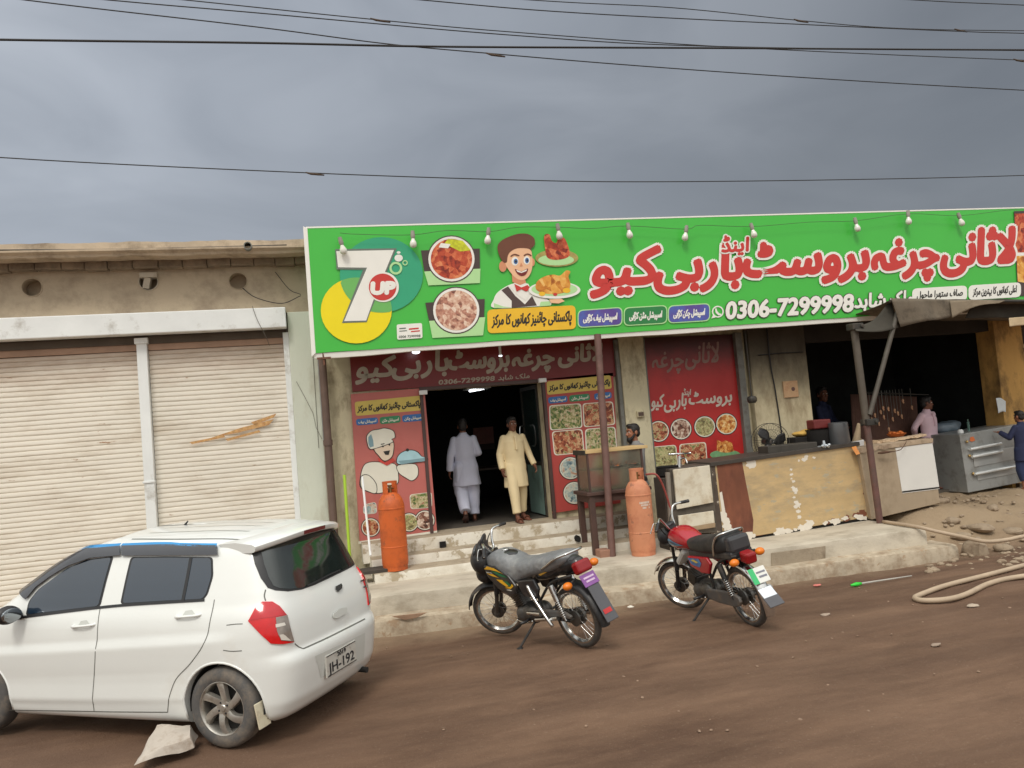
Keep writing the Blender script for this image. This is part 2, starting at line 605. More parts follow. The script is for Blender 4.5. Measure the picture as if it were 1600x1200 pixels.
# ================================================================== ground
def gz(x, y):
    z = .172 * (1 - sm(7.0, 9.0, y))
    z += .46 * sm(8.35, 9.2, x) * sm(9.0, 10.6, y) * (1 - sm(13.6, 15.0, y))
    z += .10 * (1 - sm(.0, .9, x)) * sm(8.5, 10.5, y)
    return z
DIRT = bpy.data.materials.new('dirt')
DIRT.use_nodes = True
def make_dirt():
    n, l = DIRT.node_tree.nodes, DIRT.node_tree.links
    b = n['Principled BSDF']
    t = n.new('ShaderNodeTexCoord')
    def nse(sc, det, rg, st=(1, 1, 1), rot=0):
        m = n.new('ShaderNodeMapping'); m.inputs['Scale'].default_value = st; m.inputs['Rotation'].default_value = (0, 0, rot)
        l.new(t.outputs['Object'], m.inputs[0])
        q = n.new('ShaderNodeTexNoise'); q.inputs['Scale'].default_value = sc; q.inputs['Detail'].default_value = det; q.inputs['Roughness'].default_value = rg
        l.new(m.outputs[0], q.inputs['Vector']); return q.outputs['Fac']
    def ramp(s, stops):
        r = n.new('ShaderNodeValToRGB'); e = r.color_ramp.elements
        while len(e) < len(stops): e.new(.5)
        for i, (p, c) in enumerate(stops): e[i].position = p; e[i].color = c
        l.new(s, r.inputs[0]); return r.outputs[0]
    base = ramp(nse(1.1, 9, .68, (.55, 1.5, 1), -.05), [(.28, srgb(82, 60, 46)), (.48, srgb(111, 86, 68)), (.66, srgb(127, 100, 80)), (.85, srgb(152, 129, 107))])
    trk = ramp(nse(.9, 5, .6, (.25, 2.6, 1), -.06), [(.40, (0, 0, 0, 1)), (.62, (.55, .55, .55, 1))])
    mx = n.new('ShaderNodeMix'); mx.data_type = 'RGBA'
    l.new(trk, mx.inputs[0]); l.new(base, mx.inputs[6]); mx.inputs[7].default_value = srgb(90, 68, 54)
    gr = ramp(nse(55, 4, .7), [(.60, (0, 0, 0, 1)), (.72, (.5, .5, .5, 1))])
    sx = n.new('ShaderNodeSeparateXYZ'); l.new(t.outputs['Object'], sx.inputs[0])
    ya = n.new('ShaderNodeMath'); ya.operation = 'MULTIPLY_ADD'; l.new(nse(1.6, 6, .7), ya.inputs[0]); ya.inputs[1].default_value = 1.4; l.new(sx.outputs['Y'], ya.inputs[2])
    yr = n.new('ShaderNodeMapRange'); l.new(ya.outputs[0], yr.inputs['Value']); yr.inputs['From Min'].default_value = 9.3; yr.inputs['From Max'].default_value = 10.6; yr.inputs['To Max'].default_value = .9
    md_ = n.new('ShaderNodeMix'); md_.data_type = 'RGBA'; l.new(yr.outputs[0], md_.inputs[0]); l.new(mx.outputs[2], md_.inputs[6]); md_.inputs[7].default_value = srgb(160, 140, 114)
    mx = md_
    m2 = n.new('ShaderNodeMix'); m2.data_type = 'RGBA'
    l.new(gr, m2.inputs[0]); l.new(mx.outputs[2], m2.inputs[6]); m2.inputs[7].default_value = srgb(156, 136, 116)
    l.new(m2.outputs[2], b.inputs['Base Color'])
    rr = ramp(nse(.8, 4, .6, (.5, 1.4, 1)), [(.38, (.62, .62, .62, 1)), (.6, (.95, .95, .95, 1))])
    l.new(rr, b.inputs['Roughness'])
    b.inputs['Specular IOR Level'].default_value = .3
    bp = n.new('ShaderNodeBump'); bp.inputs['Strength'].default_value = .8; bp.inputs['Distance'].default_value = .02
    ad = n.new('ShaderNodeMath'); ad.operation = 'MULTIPLY_ADD'
    l.new(nse(45, 8, .75), ad.inputs[0]); ad.inputs[1].default_value = .6; l.new(nse(9, 6, .7), ad.inputs[2])
    l.new(ad.outputs[0], bp.inputs['Height']); l.new(bp.outputs[0], b.inputs['Normal'])
make_dirt()
def fr(a, b, s):
    k = int(round((b - a) / s)); return [a + (b - a) * i / k for i in range(k + 1)]
gx = [-1500, -500, -160, -60, -30, -18, -12] + fr(-8, 15, .08) + [18, 24, 40, 80, 200, 500, 1500]
gy = [-1500, -400, -100, -40, -15, -6, -2, 0] + fr(2, 13, .07) + [16, 25, 60, 200, 600, 1500]
bm = MB()
gv = []
for y in gy:
    for x in gx:
        z = gz(x, y)
        if -8.1 < x < 15.1 and 1.9 < y < 13.1:
            k = 1 + 3.2 * sm(8.5, 9.0, x) * sm(8.9, 9.4, y) * (1 - sm(11.8, 12.6, x) * .5)
            e = min(1, (x + 8.1) / 1.5, (15.1 - x) / 1.5, (y - 1.9) / .8, (13.1 - y) / .8)
            z += e * k * (.020 * noise.noise((x * .8, y * 1.6, 0)) + .010 * noise.noise((x * 3.1, y * 4.2, 3)) + .004 * noise.noise((x * 11, y * 11, 7)))
        gv.append((x, y, z))
W = len(gx)
bm.mesh(gv, [(j*W+i, j*W+i+1, (j+1)*W+i+1, (j+1)*W+i) for j in range(len(gy)-1) for i in range(W-1)])
g = bm.build('ground', DIRT, smooth=True)
tag(g, kind='structure')

# concrete forecourt: a low kerb step with a platform behind it
def rough_strip(name, front, back_y, z0, z1, mat, seed, chips=.02):
    """a cast step with an uneven, chipped front edge; front = [(x, y), ...]"""
    mb = MB()
    (xa, ya), (xb, yb) = front[0], front[-1]
    N = int((xb - xa) / .07)
    rows = []
    for i in range(N + 1):
        x = xa + (xb - xa) * i / N
        y = interp(front, x)
        c = abs(noise.noise((x * 2.3, seed, 0))) * chips + abs(noise.noise((x * 9, seed, 5))) * chips * .6
        h = noise.noise((x * 1.1, seed, 9)) * .008
        c2 = .012 * noise.noise((x * 4, seed, 2))
        rows.append([(x, y + c2, z0), (x, y + c2, z1 - .06 - c), (x, y + .012 + c * .5 + c2, z1 - .012 + h - c * .4), (x, y + .05 + c, z1 + h), (x, y + .3, z1 + h), (x, back_y, z1 + h * .3), (x, back_y, z0)])
    mb.loft(rows)
    return mb.build(name, mat, smooth=35)
pv = tag(rough_strip('pavement_kerb', [(-1.2, 9.53), (.73, 9.33), (1.95, 9.2), (5.74, 8.93), (8.62, 8.86)], 10.0, -.05, .20, M('kerb_concrete', srgb(186, 172, 150), .92, 0, .2, 2.5, dirt=(srgb(128, 104, 80), .45, 3.5), rust=(srgb(160, 136, 110), .1, 6), bump=.4, bscale=20), 1.0, .05), kind='structure')
pv2 = tag(rough_strip('pavement', [(-1.2, 9.83), (.73, 9.62), (1.95, 9.5), (5.74, 9.22), (8.35, 9.12)], 11.3, -.04, .43, CONC, 4.0, .045), kind='structure')

def patch_on(name, px_q, yoff, m):
    """flat mortar patch lying on the kerb face"""
    mb = MB(); mb.slab([Vector(p) for p in px_q], (0, .02, 0)); return tag(mb.build(name, m, bevel=.004), kind='structure')
def onface(px, py, base, dy):
    """point on a riser whose front line is base, 6 mm proud of it"""
    Y = interp(base, 4.0)
    for k in range(6):
        p = at(px, py, Y); Y = interp(base, p.x) - dy
    return at(px, py, Y)
UPL = [(-1.2, 9.83), (.73, 9.62), (1.95, 9.5), (5.74, 9.22), (8.35, 9.12)]; LOL = [(-1.2, 9.53), (.73, 9.33), (1.95, 9.2), (5.74, 8.93), (8.62, 8.86)]
patch_on('pavement_patch', [onface(x, y, UPL, .02) for x, y in ((1206, 886), (1290, 875), (1290, 853), (1206, 864))], 0, M('kerb_block', srgb(160, 146, 126), .92, 0, .2, 3, dirt=(srgb(118, 104, 86), .4, 4), bump=.4))
patch_on('pavement_patch', [onface(x, y, LOL, .02) for x, y in ((633, 969), (652, 965), (668, 957), (612, 963))], 0, M('exposed_brick', srgb(158, 128, 104), .95, 0, .25, 9, bump=.5))
# ================================================================== cables across the sky
CABLES = [
    ('thick black cable running level across the sky, heaviest of all the overhead lines', 7.0, .011, [(-500, 52), (0, 62), (400, 67), (700, 73), (1100, 75), (1600, 78), (2000, 78)], []),
    ('thin lone cable sagging low over the shop roofs, lowest of the overhead lines', 9.0, .0065, [(-500, 205), (0, 246), (480, 270), (800, 281), (1000, 284), (1300, 281), (1600, 274), (2000, 258)], [(490, 271)]),
    ('thin cable slanting from top left across the thick black one to the lower right', 7.6, .0065, [(-400, -60), (40, 0), (400, 42), (600, 68), (760, 83), (1000, 103), (1300, 124), (1600, 141), (2000, 160)], [(772, 85)]),
    ('thin cable slanting from the top left edge to meet the thick black cable at right', 7.3, .006, [(-300, -45), (170, 0), (400, 20), (800, 55), (1100, 72), (1600, 79), (2000, 80)], []),
    ('thin taped cable slanting from the top edge to just under the thick black one', 7.9, .006, [(-200, -50), (290, 0), (580, 30), (800, 50), (1150, 74), (1600, 94), (2000, 106)], [(592, 31), (1592, 94)]),
    ('thin upper cable entering at the top middle and passing above the thick black one', 7.1, .006, [(200, -45), (660, 0), (900, 20), (1250, 38), (1500, 49), (1600, 52), (2000, 62)], []),
    ('topmost thin cable with two taped joints dipping towards the right edge', 8.2, .006, [(300, -40), (830, 0), (1050, 12), (1250, 32), (1400, 44), (1600, 48), (2000, 50)], [(1250, 32), (1500, 47)]),
    ('short stretch of thin cable cutting the top right corner of the sky', 7.5, .006, [(1000, -28), (1430, 0), (1600, 8), (2000, 26)], []),
]
for lab, Y, r, pts, joints in CABLES:
    mb = MB(); mb.tube([at(x, y, Y) for x, y in pts], r, 6, sub=8)
    if joints:
        p0 = at(*joints[0], Y)
        t = thing('overhead_cable', lab, 'cable', tuple(p0), group='overhead cables')
        mb.build('strand', WIREM, t, smooth=True)
        for jx, jy in joints:
            q = at(jx, jy, Y)
            k = MB(); k.tube([q + Vector((-.09, 0, .012)), q + Vector((-.03, 0, -.004)), q + Vector((.05, .0, -.012)), q + Vector((.12, 0, -.02))], [r*1.2, r*2.2, r*2.0, r*1.2], 6)
            k.build('tape_joint', M('old_tape', srgb(84, 70, 58), .8), t, smooth=True)
    else:
        tag(mb.build('overhead_cable', WIREM, smooth=True), lab, 'cable', 'overhead cables')

# ================================================================== the shuttered shop on the left
XL = -8.0
XP = at(446, 534, 11.5).x            # right edge of the shutters
XE = at(503, 650, 11.36).x                              # right edge of the pale green pier
def zat(px, py, Y): return at(px, py, Y).z
sh = thing('shuttered_shop', 'cream single-storey shop with two closed roller shutters and a stained parapet', 'shop building', (-2.5, 11.5, 0))
z_sh_top = zat(300, 533, 11.5); z_hd0 = zat(250, 520, 11.2); z_hd1 = zat(250, 487, 11.2)
z_eave = zat(250, 403, 11.0); z_brk = zat(250, 417, 11.24); z_par = zat(250, 376, 10.95)
z_hole = zat(230, 440, 11.4)
mb = MB()
mb.box((XL, 11.62, -.1), (XE, 12.0, z_par - .15))
mb.build('wall', PLAST, sh)
mb = MB()
mb.box((XL, 11.40, z_hd1 - .05), (XE + .15, 11.62, z_eave + .04))
cut = MB()
HOLES = [(50, 449), (232, 440), (372, 439)]
for hx, hy in HOLES:
    p = at(hx, hy, 11.4); cut.cyl((p.x, 11.2, p.z), (p.x, 11.60, p.z), .125, None, 28)
co = cut.build('cutter', DARKM)
wo = mb.build('upper_wall', PLAST, sh)
md = wo.modifiers.new('holes', 'BOOLEAN'); md.object = co; md.operation = 'DIFFERENCE'; md.solver = 'EXACT'
def apply_mods(o):
    dg = bpy.context.evaluated_depsgraph_get(); dg.update()
    me = bpy.data.meshes.new_from_object(o.evaluated_get(dg))
    old = o.data; o.modifiers.clear(); o.data = me; me.name = old.name; bpy.data.meshes.remove(old)
apply_mods(wo)
bpy.data.objects.remove(co)
for k, (hx, hy) in enumerate(HOLES):
    p = at(hx, hy, 11.4)
    q = MB(); q.lathe([(.126, 0), (.126, .2), (.118, .2), (.118, 0)], (p.x, 11.385, p.z), (0, 1, 0), 28, closed=True)
    if k == 1:
        q.mat(CONC); q.box((p.x - .10, 11.33, p.z + .05), (p.x + .12, 11.5, p.z + .115))
        q.box((p.x - .06, 11.36, p.z - .10), (p.x + .02, 11.5, p.z + .05), Matrix.Rotation(.2, 3, 'Y'))
    q.mats = q.mats or [PLAST]
    q.build('vent_pipe', PLAST, sh, smooth=35)
mb = MB()   # eave: a course of brick ends below a cast parapet
x = XL
while x < XE + .1:
    w = .30 + random.uniform(-.03, .03)
    mb.box((x, 11.24 + random.uniform(-.012, .012), z_brk + random.uniform(-.015, .01)), (x + w - .008, 11.42, z_eave + .05))
    x += w
mb.build('brick_course', M('eave_brick', srgb(142, 126, 106), .9, 0, .3, 4, dirt=(srgb(88, 76, 64), .4, 3), bump=.3), sh, bevel=.008)
mb = MB()
rows = []
N = 130
for i in range(N + 1):
    x = XL + (XE - .02 - XL) * i / N
    a = noise.noise((x * 1.7, 0, 0)) * .018 + noise.noise((x * 6, 0, 4)) * .008
    rows.append([(x, 10.98, z_eave + .03 + a), (x, 10.97, z_par - .16 + a * .4), (x, 10.92, z_par - .13), (x, 10.92, z_par - .105), (x, 10.99, z_par - .09), (x, 11.0, z_par + a), (x, 11.5, z_par + .03), (x, 12.4, z_par), (x, 12.4, z_eave), (x, 11.5, z_eave + .03)])
mb.loft(rows)
mb.build('parapet', M('parapet_concrete', srgb(190, 172, 148), .9, 0, .2, 2, dirt=(srgb(128, 112, 94), .42, 3.2), bump=.4, bscale=16), sh, smooth=30)
mb = MB(); mb.tube([at(-80, 393, 10.955), at(0, 391, 10.955), at(150, 390, 10.955), at(300, 387, 10.955), at(448, 383, 10.955)], .011, 6, sub=4); mb.build('ledge_line', DARKM, sh, smooth=True)  # added dark tube that draws the parapet ledge's thin dark line
mb = MB()
p = at(388, 387, 10.98)
mb.lathe([(.055, 0), (.055, .16), (.042, .16), (.042, 0)], (p.x, 10.86, p.z), (0, 1, 0), 16, closed=True)
mb.build('drain_spout', GREYM, sh, smooth=40)
mb = MB()
hx1 = at(447, 500, 11.2).x
mb.box((XL, 11.20, z_hd0), (hx1, 11.40, z_hd1))
mb.build('shutter_housing', WHITEM, sh, bevel=.012)
mb = MB(); mb.box((XL, 11.44, z_hd0 - .11), (hx1 - .02, 11.62, z_hd0 - .001))
mb.build('lintel_shadow_strip', M('shadowed_lintel', srgb(92, 82, 72), .9, 0, .25, 3), sh)  # shadow under the shutter housing put into this strip's colour
# roller shutters
XC = at(222, 545, 11.42).x
def shutter(x0, x1, ztop, seed):
    pitch = .066
    rows = []
    n = int((ztop - .12) / pitch)
    K = 30
    prof = [(0, .003), (.07, -.007), (.22, -.010), (.55, -.0115), (.88, -.009), (.95, .003)]
    zs = []
    for i in range(n):
        for t, d in prof: zs.append((.12 + (i + t) * pitch, d, i))
    mb = MB()
    V = []
    for z, d, i in zs:
        for k in range(K + 1):
            x = x0 + (x1 - x0) * k / K
            w = .016 * noise.noise((x * .9, z * .7, seed)) + .004 * noise.noise((x * 2.5, i * 1.7, seed))
            V.append((x, 11.5 + d + w, z + .006 * noise.noise((x * 1.2, i * .31, seed + 3))))
    mb.mesh(V, [(j*(K+1)+k, j*(K+1)+k+1, (j+1)*(K+1)+k+1, (j+1)*(K+1)+k) for j in range(len(zs)-1) for k in range(K)])
    o = mb.build('roller_shutter', SHUT, sh, smooth=50)
    b = MB(); b.box((x0, 11.465, .12 + n * pitch), (x1, 11.52, ztop + .10)); b.build('top_rail', M('rust_stained_rail', srgb(172, 140, 118), .7, 0, .2, 3), o)
    b = MB(); b.box((x0, 11.45, .02), (x1, 11.51, .16)); b.build('bottom_rail', RUSTM, o)
    return o
s1 = shutter(XL, XC - .07, z_sh_top - .06, 0)
s2 = shutter(XC + .07, XP - .03, z_sh_top - .05, 8)
a = Art(11.455)
scr = MB()
for pts in ([(330, 684), (378, 668), (428, 655), (420, 664), (372, 676)], [(296, 691), (350, 680), (352, 683), (300, 694)], [(392, 660), (432, 646), (428, 652), (398, 664)], [(352, 686), (405, 672), (407, 675), (356, 689)]):
    a.poly(scr, pts, 1)
scr.build('rust_scrape', M('orange_rust_paint', srgb(206, 164, 110), .8, 0, .3, 20, dirt=(srgb(176, 120, 74), .5, 30)), s2)
mb = MB(); mb.box((XC - .065, 11.38, 0), (XC + .065, 11.56, z_sh_top + .05)); mb.box((XC - .085, 11.36, z_sh_top - .02), (XC + .085, 11.56, z_sh_top + .06)); mb.box((XC - .08, 11.365, 2.0), (XC + .08, 11.375, 2.03))
mb.build('shutter_post', WHITEM, sh, bevel=.01)
mb = MB(); mb.box((XP - .03, 11.40, 0), (XP + .05, 11.56, z_sh_top + .05)); mb.build('guide_rail', WHITEM, sh, bevel=.008)
mb = MB(); mb.box((XP + .05, 11.36, 0), (XE, 11.62, z_hd1 - .05)); mb.build('pier', PALEP, sh, bevel=.01)
mb = MB()
mb.tube([at(463, 596, 11.35), at(476, 620, 11.35), at(489, 645, 11.35), at(494, 668, 11.35), at(503, 686, 11.35)], .003, 5); mb.tube([at(489, 556, 11.35), at(493, 620, 11.35), at(498, 700, 11.35)], .0035, 5)
mb.build('crack', M('crack_dark', srgb(98, 92, 80), .95), sh)
mb = MB()
mb.tube([at(379, 450, 11.37), at(400, 465, 11.33), at(440, 474, 11.3), at(470, 462, 11.25)], .006, 6, sub=6)
mb.tube([at(430, 425, 11.33), at(452, 452, 11.3), at(470, 460, 11.25)], .005, 6, sub=6)
tag(mb.build('loose_wire', WIREM, smooth=True), 'thin loose wire drooping out of the right round vent of the shuttered shop', 'wire')
mb = MB(); mb.tube([at(394, 478, 11.18), at(402, 500, 11.19), at(415, 525, 11.19), at(421, 540, 11.40)], .004, 5, sub=4)
tag(mb.build('hanging_string', M('string_grey', srgb(110, 104, 96), .9), smooth=True), 'short string hanging over the white shutter housing beside the pier', 'string')
PX = at(513, 700, 11.28).x
mb = MB(); mb.cyl((PX, 11.28, .45), (PX, 11.28, 3.62), .055, None, 14); mb.cyl((PX, 11.28, 2.3), (PX, 11.28, 2.38), .066, None, 14)
tag(mb.build('drain_pipe', M('pipe_brown', srgb(104, 84, 74), .7, 0, .2, 6), smooth=40), 'dull brown vertical drain pipe between the pale pier and the red panels', 'pipe')
tb_ = at(545, 852, 11.2); tt_ = at(538, 742, 11.22)
mb = MB(); mb.cyl((tb_.x, 11.20, .45), tt_, .022, None, 10)
tag(mb.build('tube_light', M('lime_plastic', srgb(176, 214, 70), .4, 0, .05, 4), smooth=40), 'thin lime green tube standing upright by the brown drain pipe', 'tube')
mb = MB(); mb.cyl(at(566, 745, 11.0), at(579, 868, 10.55), .016, None, 8); mb.mat(WHITEM)
tag(mb.build('white_pole', WHITEM, smooth=40), 'slim white pole leaning on the chef panel left of the orange cylinder', 'pole')
# ================================================================== the restaurant
FZ = .87
XD0, XD1 = at(667, 720, 11.5).x, at(855, 700, 11.5).x        # door opening
XR1 = 5.37; XR2 = 7.10; XK0 = 8.36; XK1 = 12.40
ZD = zat(760, 603, 11.5)
rs = thing('restaurant', 'low restaurant building with red printed panels, open doorway and a dark open kitchen', 'restaurant building', (6, 11.5, 0))
ZC = 3.72
mb = MB()
mb.box((.32, 11.5, 0), (XD0, 11.75, ZC)); mb.box((XD1, 11.5, 0), (4.93, 11.75, ZC)); mb.box((XD0, 11.5, ZD), (XD1, 11.75, ZC))
mb.box((5.37, 11.5, 0), (XR2 + .16, 11.75, ZC)); 
mb.box((.32, 11.5, ZC), (16, 11.75, 5.0)); mb.box((13.6, 11.5, 0), (16, 11.75, ZC))
mb.build('wall', CREAMP, rs)
mb = MB(); mb.box((XK0, 11.45, 3.38), (XK1, 11.75, ZC)); mb.build('sooty_shaded_lintel', M('sooted_shaded_lintel', srgb(52, 47, 42), .95, 0, .3, 2), rs)  # soot and the canopy's shade put into one dark colour
SOOTSHADE = M('smoked_shaded_cream_paint', srgb(200, 188, 156), .88, 0, .15, 2, stretch=(1, 1, .5), dirt=(srgb(150, 132, 104), .42, 3), bump=.25, bscale=25, zstain_shade=(srgb(46, 39, 34), 2.25, 3.35, .8))  # darker towards the top: kitchen soot plus painted canopy shade
mb = MB(); mb.box((4.93, 11.38, 0), (5.36, 11.75, ZC)); mb.build('pillar', CREAMP, rs, bevel=.012)
mb = MB(); mb.box((XR2 + .16, 11.36, 0), (XK0, 11.75, ZC)); mb.build('pillar', SOOTSHADE, rs, bevel=.012)
mb = MB(); mb.box((XK1, 11.34, 0), (13.05, 11.75, ZC)); mb.build('ochre_pillar', YELP, rs, bevel=.012)
mb = MB(); mb.box((13.05, 11.42, 0), (13.6, 11.72, ZC)); mb.build('sooty_wall', M('sooty_plaster', srgb(92, 78, 62), .9, 0, .3, 2, dirt=(srgb(30, 27, 25), .6, 3), rust=(srgb(190, 170, 130), .12, 6)), rs)
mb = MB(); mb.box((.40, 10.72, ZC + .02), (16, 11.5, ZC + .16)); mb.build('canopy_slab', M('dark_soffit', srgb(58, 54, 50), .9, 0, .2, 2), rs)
mb = MB(); mb.box((.40, 11.75, 4.9), (16, 16.5, 5.02)); mb.build('roof', CONC, rs)
# dark dining room and kitchen behind
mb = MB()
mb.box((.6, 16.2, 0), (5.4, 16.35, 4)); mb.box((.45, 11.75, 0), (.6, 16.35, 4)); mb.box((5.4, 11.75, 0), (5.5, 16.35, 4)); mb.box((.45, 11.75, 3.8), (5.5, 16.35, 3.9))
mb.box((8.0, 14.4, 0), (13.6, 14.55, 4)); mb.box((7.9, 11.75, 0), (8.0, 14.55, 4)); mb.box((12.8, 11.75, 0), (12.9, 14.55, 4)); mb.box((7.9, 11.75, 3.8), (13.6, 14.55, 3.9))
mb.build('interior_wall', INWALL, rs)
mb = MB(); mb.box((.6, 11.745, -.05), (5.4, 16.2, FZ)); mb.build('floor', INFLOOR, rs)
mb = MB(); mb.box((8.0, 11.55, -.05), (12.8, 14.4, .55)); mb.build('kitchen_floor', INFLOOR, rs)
# entrance steps with chipped white risers
def riser(y, z0, z1, x0, x1, seed):
    mb = MB(); N = 70; rows = []
    for i in range(N + 1):
        x = x0 + (x1 - x0) * i / N
        c = .03 * abs(noise.noise((x * 2.6, seed, 0))) + .02 * abs(noise.noise((x * 8, seed, 3)))
        dy = .01 * noise.noise((x * 3, seed, 6))
        rows.append([(x, y + dy, z0), (x, y + dy, z1 - .05 - c), (x, y + .015 + c * .4 + dy, z1 - .01), (x, y + .05, z1), (x, y + .6, z1), (x, y + .6, z0)])
    mb.loft(rows); return mb
TREAD = M('bare_tread', srgb(172, 158, 136), .92, 0, .18, 3, dirt=(srgb(134, 118, 98), .4, 4), bump=.3)
def tread(o):
    o.data.materials.append(TREAD)
    for p in o.data.polygons:
        if p.normal.z > .6 or (p.center.z % 1) < 0: p.material_index = 1
    return o
st = thing('entrance_steps', 'three worn concrete steps with chipped white risers below the restaurant doorway', 'steps', (2.9, 10.5, .43))
o1 = riser(10.45, .40, .555, .75, 4.95, 1).build('step', WHITEP, st, smooth=35)
o2 = riser(10.84, .50, .69, .75, 4.95, 5).build('step', WHITEP, st, smooth=35)
o3 = riser(11.14, .60, FZ, .66, 5.0, 9).build('step', WHITEP, st, smooth=35)
for o_ in (o1, o2, o3): tread(o_)
a = Art(10.835)
mb = MB(); mb.cyl((3.75, 10.80, .63), (3.75, 10.9, .63), .045, None, 9); mb.jitter(.02, 9); mb.build('hole', SOOT, o2)
mb = MB(); mb.box((1.75, 11.10, .70), (1.84, 11.2, .78)); mb.build('hole', SOOT, o3)

# ---- printed panels on the wall
RED = M('red_print', srgb(178, 74, 68), .45, 0, .1, 1.0, dirt=(srgb(150, 66, 60), .3, 2))
REDP = M('faded_red_print', srgb(192, 108, 100), .45, 0, .1, 1.0, dirt=(srgb(170, 86, 78), .3, 2))
DRED = M('dark_red_print', srgb(122, 34, 34), .4, 0, .15, 1.0)
PALE = M('pale_print', srgb(226, 222, 206), .5, 0, .05, 6)
GREYT = M('faded_grey_print', srgb(176, 166, 150), .6, 0, .15, 8)
YELPR = M('yellow_print', srgb(214, 190, 96), .5, 0, .08, 4)
BLUEP = M('blue_print', srgb(58, 112, 176), .5, 0, .15, 12)
GRNP = M('green_print', srgb(58, 140, 96), .5, 0, .15, 12)
INK = M('black_print', srgb(42, 40, 36), .5, 0, .1, 4)
SKYP = M('pale_blue_print', srgb(170, 208, 216), .5, 0, .1, 6)
SALAD = food('salad_print', [(60, 66, 40), (104, 128, 66), (168, 156, 108), (206, 196, 160), (150, 88, 60)], 24)
CURRY = food('curry_print', [(70, 34, 24), (140, 66, 44), (176, 104, 70), (210, 170, 130), (96, 120, 60)], 22)
KEBAB = food('kebab_print', [(60, 40, 34), (124, 76, 58), (196, 168, 148), (230, 214, 196)], 20)
RICE = food('rice_print', [(92, 84, 56), (150, 138, 92), (200, 190, 140), (110, 134, 70)], 26)
FRIED = food('fried_print', [(120, 60, 26), (196, 116, 50), (226, 168, 92), (240, 214, 160)], 20)
FISHP = food('fish_print', [(70, 96, 110), (150, 170, 170), (206, 206, 190), (180, 130, 100)], 18)

def panel(name, lab, q, Y, m, cat='poster', d=.035, group=None):
    t = thing(name, lab, cat, tuple(at(*q[3], Y)), group=group)
    mb = MB(); mb.slab([at(*q[3], Y), at(*q[2], Y), at(*q[1], Y), at(*q[0], Y)], (0, d, 0))
    mb.build('backing', m, t, bevel=.004)
    return t
YP = 11.46
# fascia above the door
t = panel('fascia_board', 'dark red board of faded grey lettering above the doorway, tucked under the green sign', [(545, 540), (966, 524), (962, 588), (551, 612)], YP, DRED, 'board')
A = Art(YP - .002)
mb = MB()
for w, x, y, h, wd in (('کیو', 555, 590, 44, 60), ('بی', 612, 584, 44, 46), ('بار', 660, 580, 44, 42), ('بروسٹ', 700, 577, 40, 96), ('چرغہ', 800, 572, 38, 66), ('لاثانی', 872, 566, 36, 70)):
    A.text(mb, w, x, y, h, 1, wd, ex=(1, -.055), bold=1.6, arab=True)
mb.build('lettering', GREYT, t)
mb = MB(); A.text(mb, '0306-7299998', 685, 601, 10, 1, 88, ex=(1, -.075), bold=.4); mb.build('phone_number', GREYT, t); mb = MB(); A.text(mb, 'ملک شاہد', 778, 594, 10, 1, 50, ex=(1, -.075), bold=.3, arab=True); mb.build('lettering', GREYT, t)

def small_badges(A, t, specs, L=1):
    for q, m, s, ink, h in specs:
        mb = MB().mat(m); A.rquad(mb, q, 4, L)
        mb.mat(ink)
        e = (q[2][1] - q[3][1]) / (q[2][0] - q[3][0])
        A.text(mb, s, q[3][0] + 3, q[3][1] - (q[3][1] - q[0][1]) * .34, h, L + 1.2, q[2][0] - q[3][0] - 6, ex=(1, e), bold=.5 if h > 9 else .25, arab=True)
        mb.build('badge', None, t)
# left panel with the chef
t = panel('printed_panel', 'red panel left of the doorway showing a cook who carries a covered dish', [(548, 616), (663, 606), (683, 830), (562, 848)], YP, REDP)
A = Art(YP - .002)
small_badges(A, t, [([(554, 628), (658, 618), (660, 641), (556, 650)], YELPR, 'پاکستانی چائنیز کھانوں کا مرکز', INK, 12),
                    ([(556, 655), (590, 652), (591, 662), (557, 665)], BLUEP, 'اسپیشل بیف', PALE, 6), ([(593, 652), (625, 649), (626, 660), (594, 663)], GRNP, 'اسپیشل مٹن', PALE, 6), ([(628, 649), (661, 646), (662, 657), (629, 660)], BLUEP, 'اسپیشل چکن', PALE, 6)])
ch = MB().mat(INK)
def outl(A, mb, pts, L, m, w=1.2):
    """filled shape with a dark outline"""
    if len(pts) > 4: pts = [(q.x, q.y) for q in catmull([Vector((*p, 0)) for p in pts], 4, True)]
    c = Vector((sum(p[0] for p in pts)/len(pts), sum(p[1] for p in pts)/len(pts)))
    mb.mat(INK); A.poly(mb, [tuple(Vector(p) + (Vector(p)-c).normalized()*w) for p in pts], L)
    mb.mat(m); A.poly(mb, pts, L + .6)
SKINP = M('print_skin', srgb(222, 202, 178), .5, 0, .05, 5)
DBLUE = M('print_shade', srgb(128, 160, 168), .5, 0, .05, 5)
z3 = lambda x, y: (500 + x/3.158, 520 + y/3.158)      # measured on a 3.158x enlargement
P3 = lambda *q: [z3(x, y) for x, y in q]
outl(A, ch, P3((215,660),(245,640),(300,640),(370,650),(385,700),(380,745),(330,780),(270,790),(205,765),(200,720)), 1, PALE)
outl(A, ch, P3((205,710),(240,705),(275,745),(275,790),(235,780),(205,762)), 2.2, PALE)
outl(A, ch, P3((385,655),(470,650),(482,700),(455,728),(425,715),(390,690)), 2, PALE)
outl(A, ch, P3((275,560),(355,535),(360,590),(345,620),(315,630),(290,605),(270,580)), 3, SKINP)
ch.mat(INK); A.poly(ch, P3((240,560),(285,570),(290,600),(275,595),(262,575)), 3.2)
outl(A, ch, P3((235,545),(232,510),(255,485),(290,478),(320,472),(360,485),(368,515),(352,525),(355,540),(270,570),(245,570)), 4.5, PALE)
ch.mat(DBLUE); A.poly(ch, P3((238,545),(238,515),(252,500),(262,530),(265,560),(245,566)), 6)
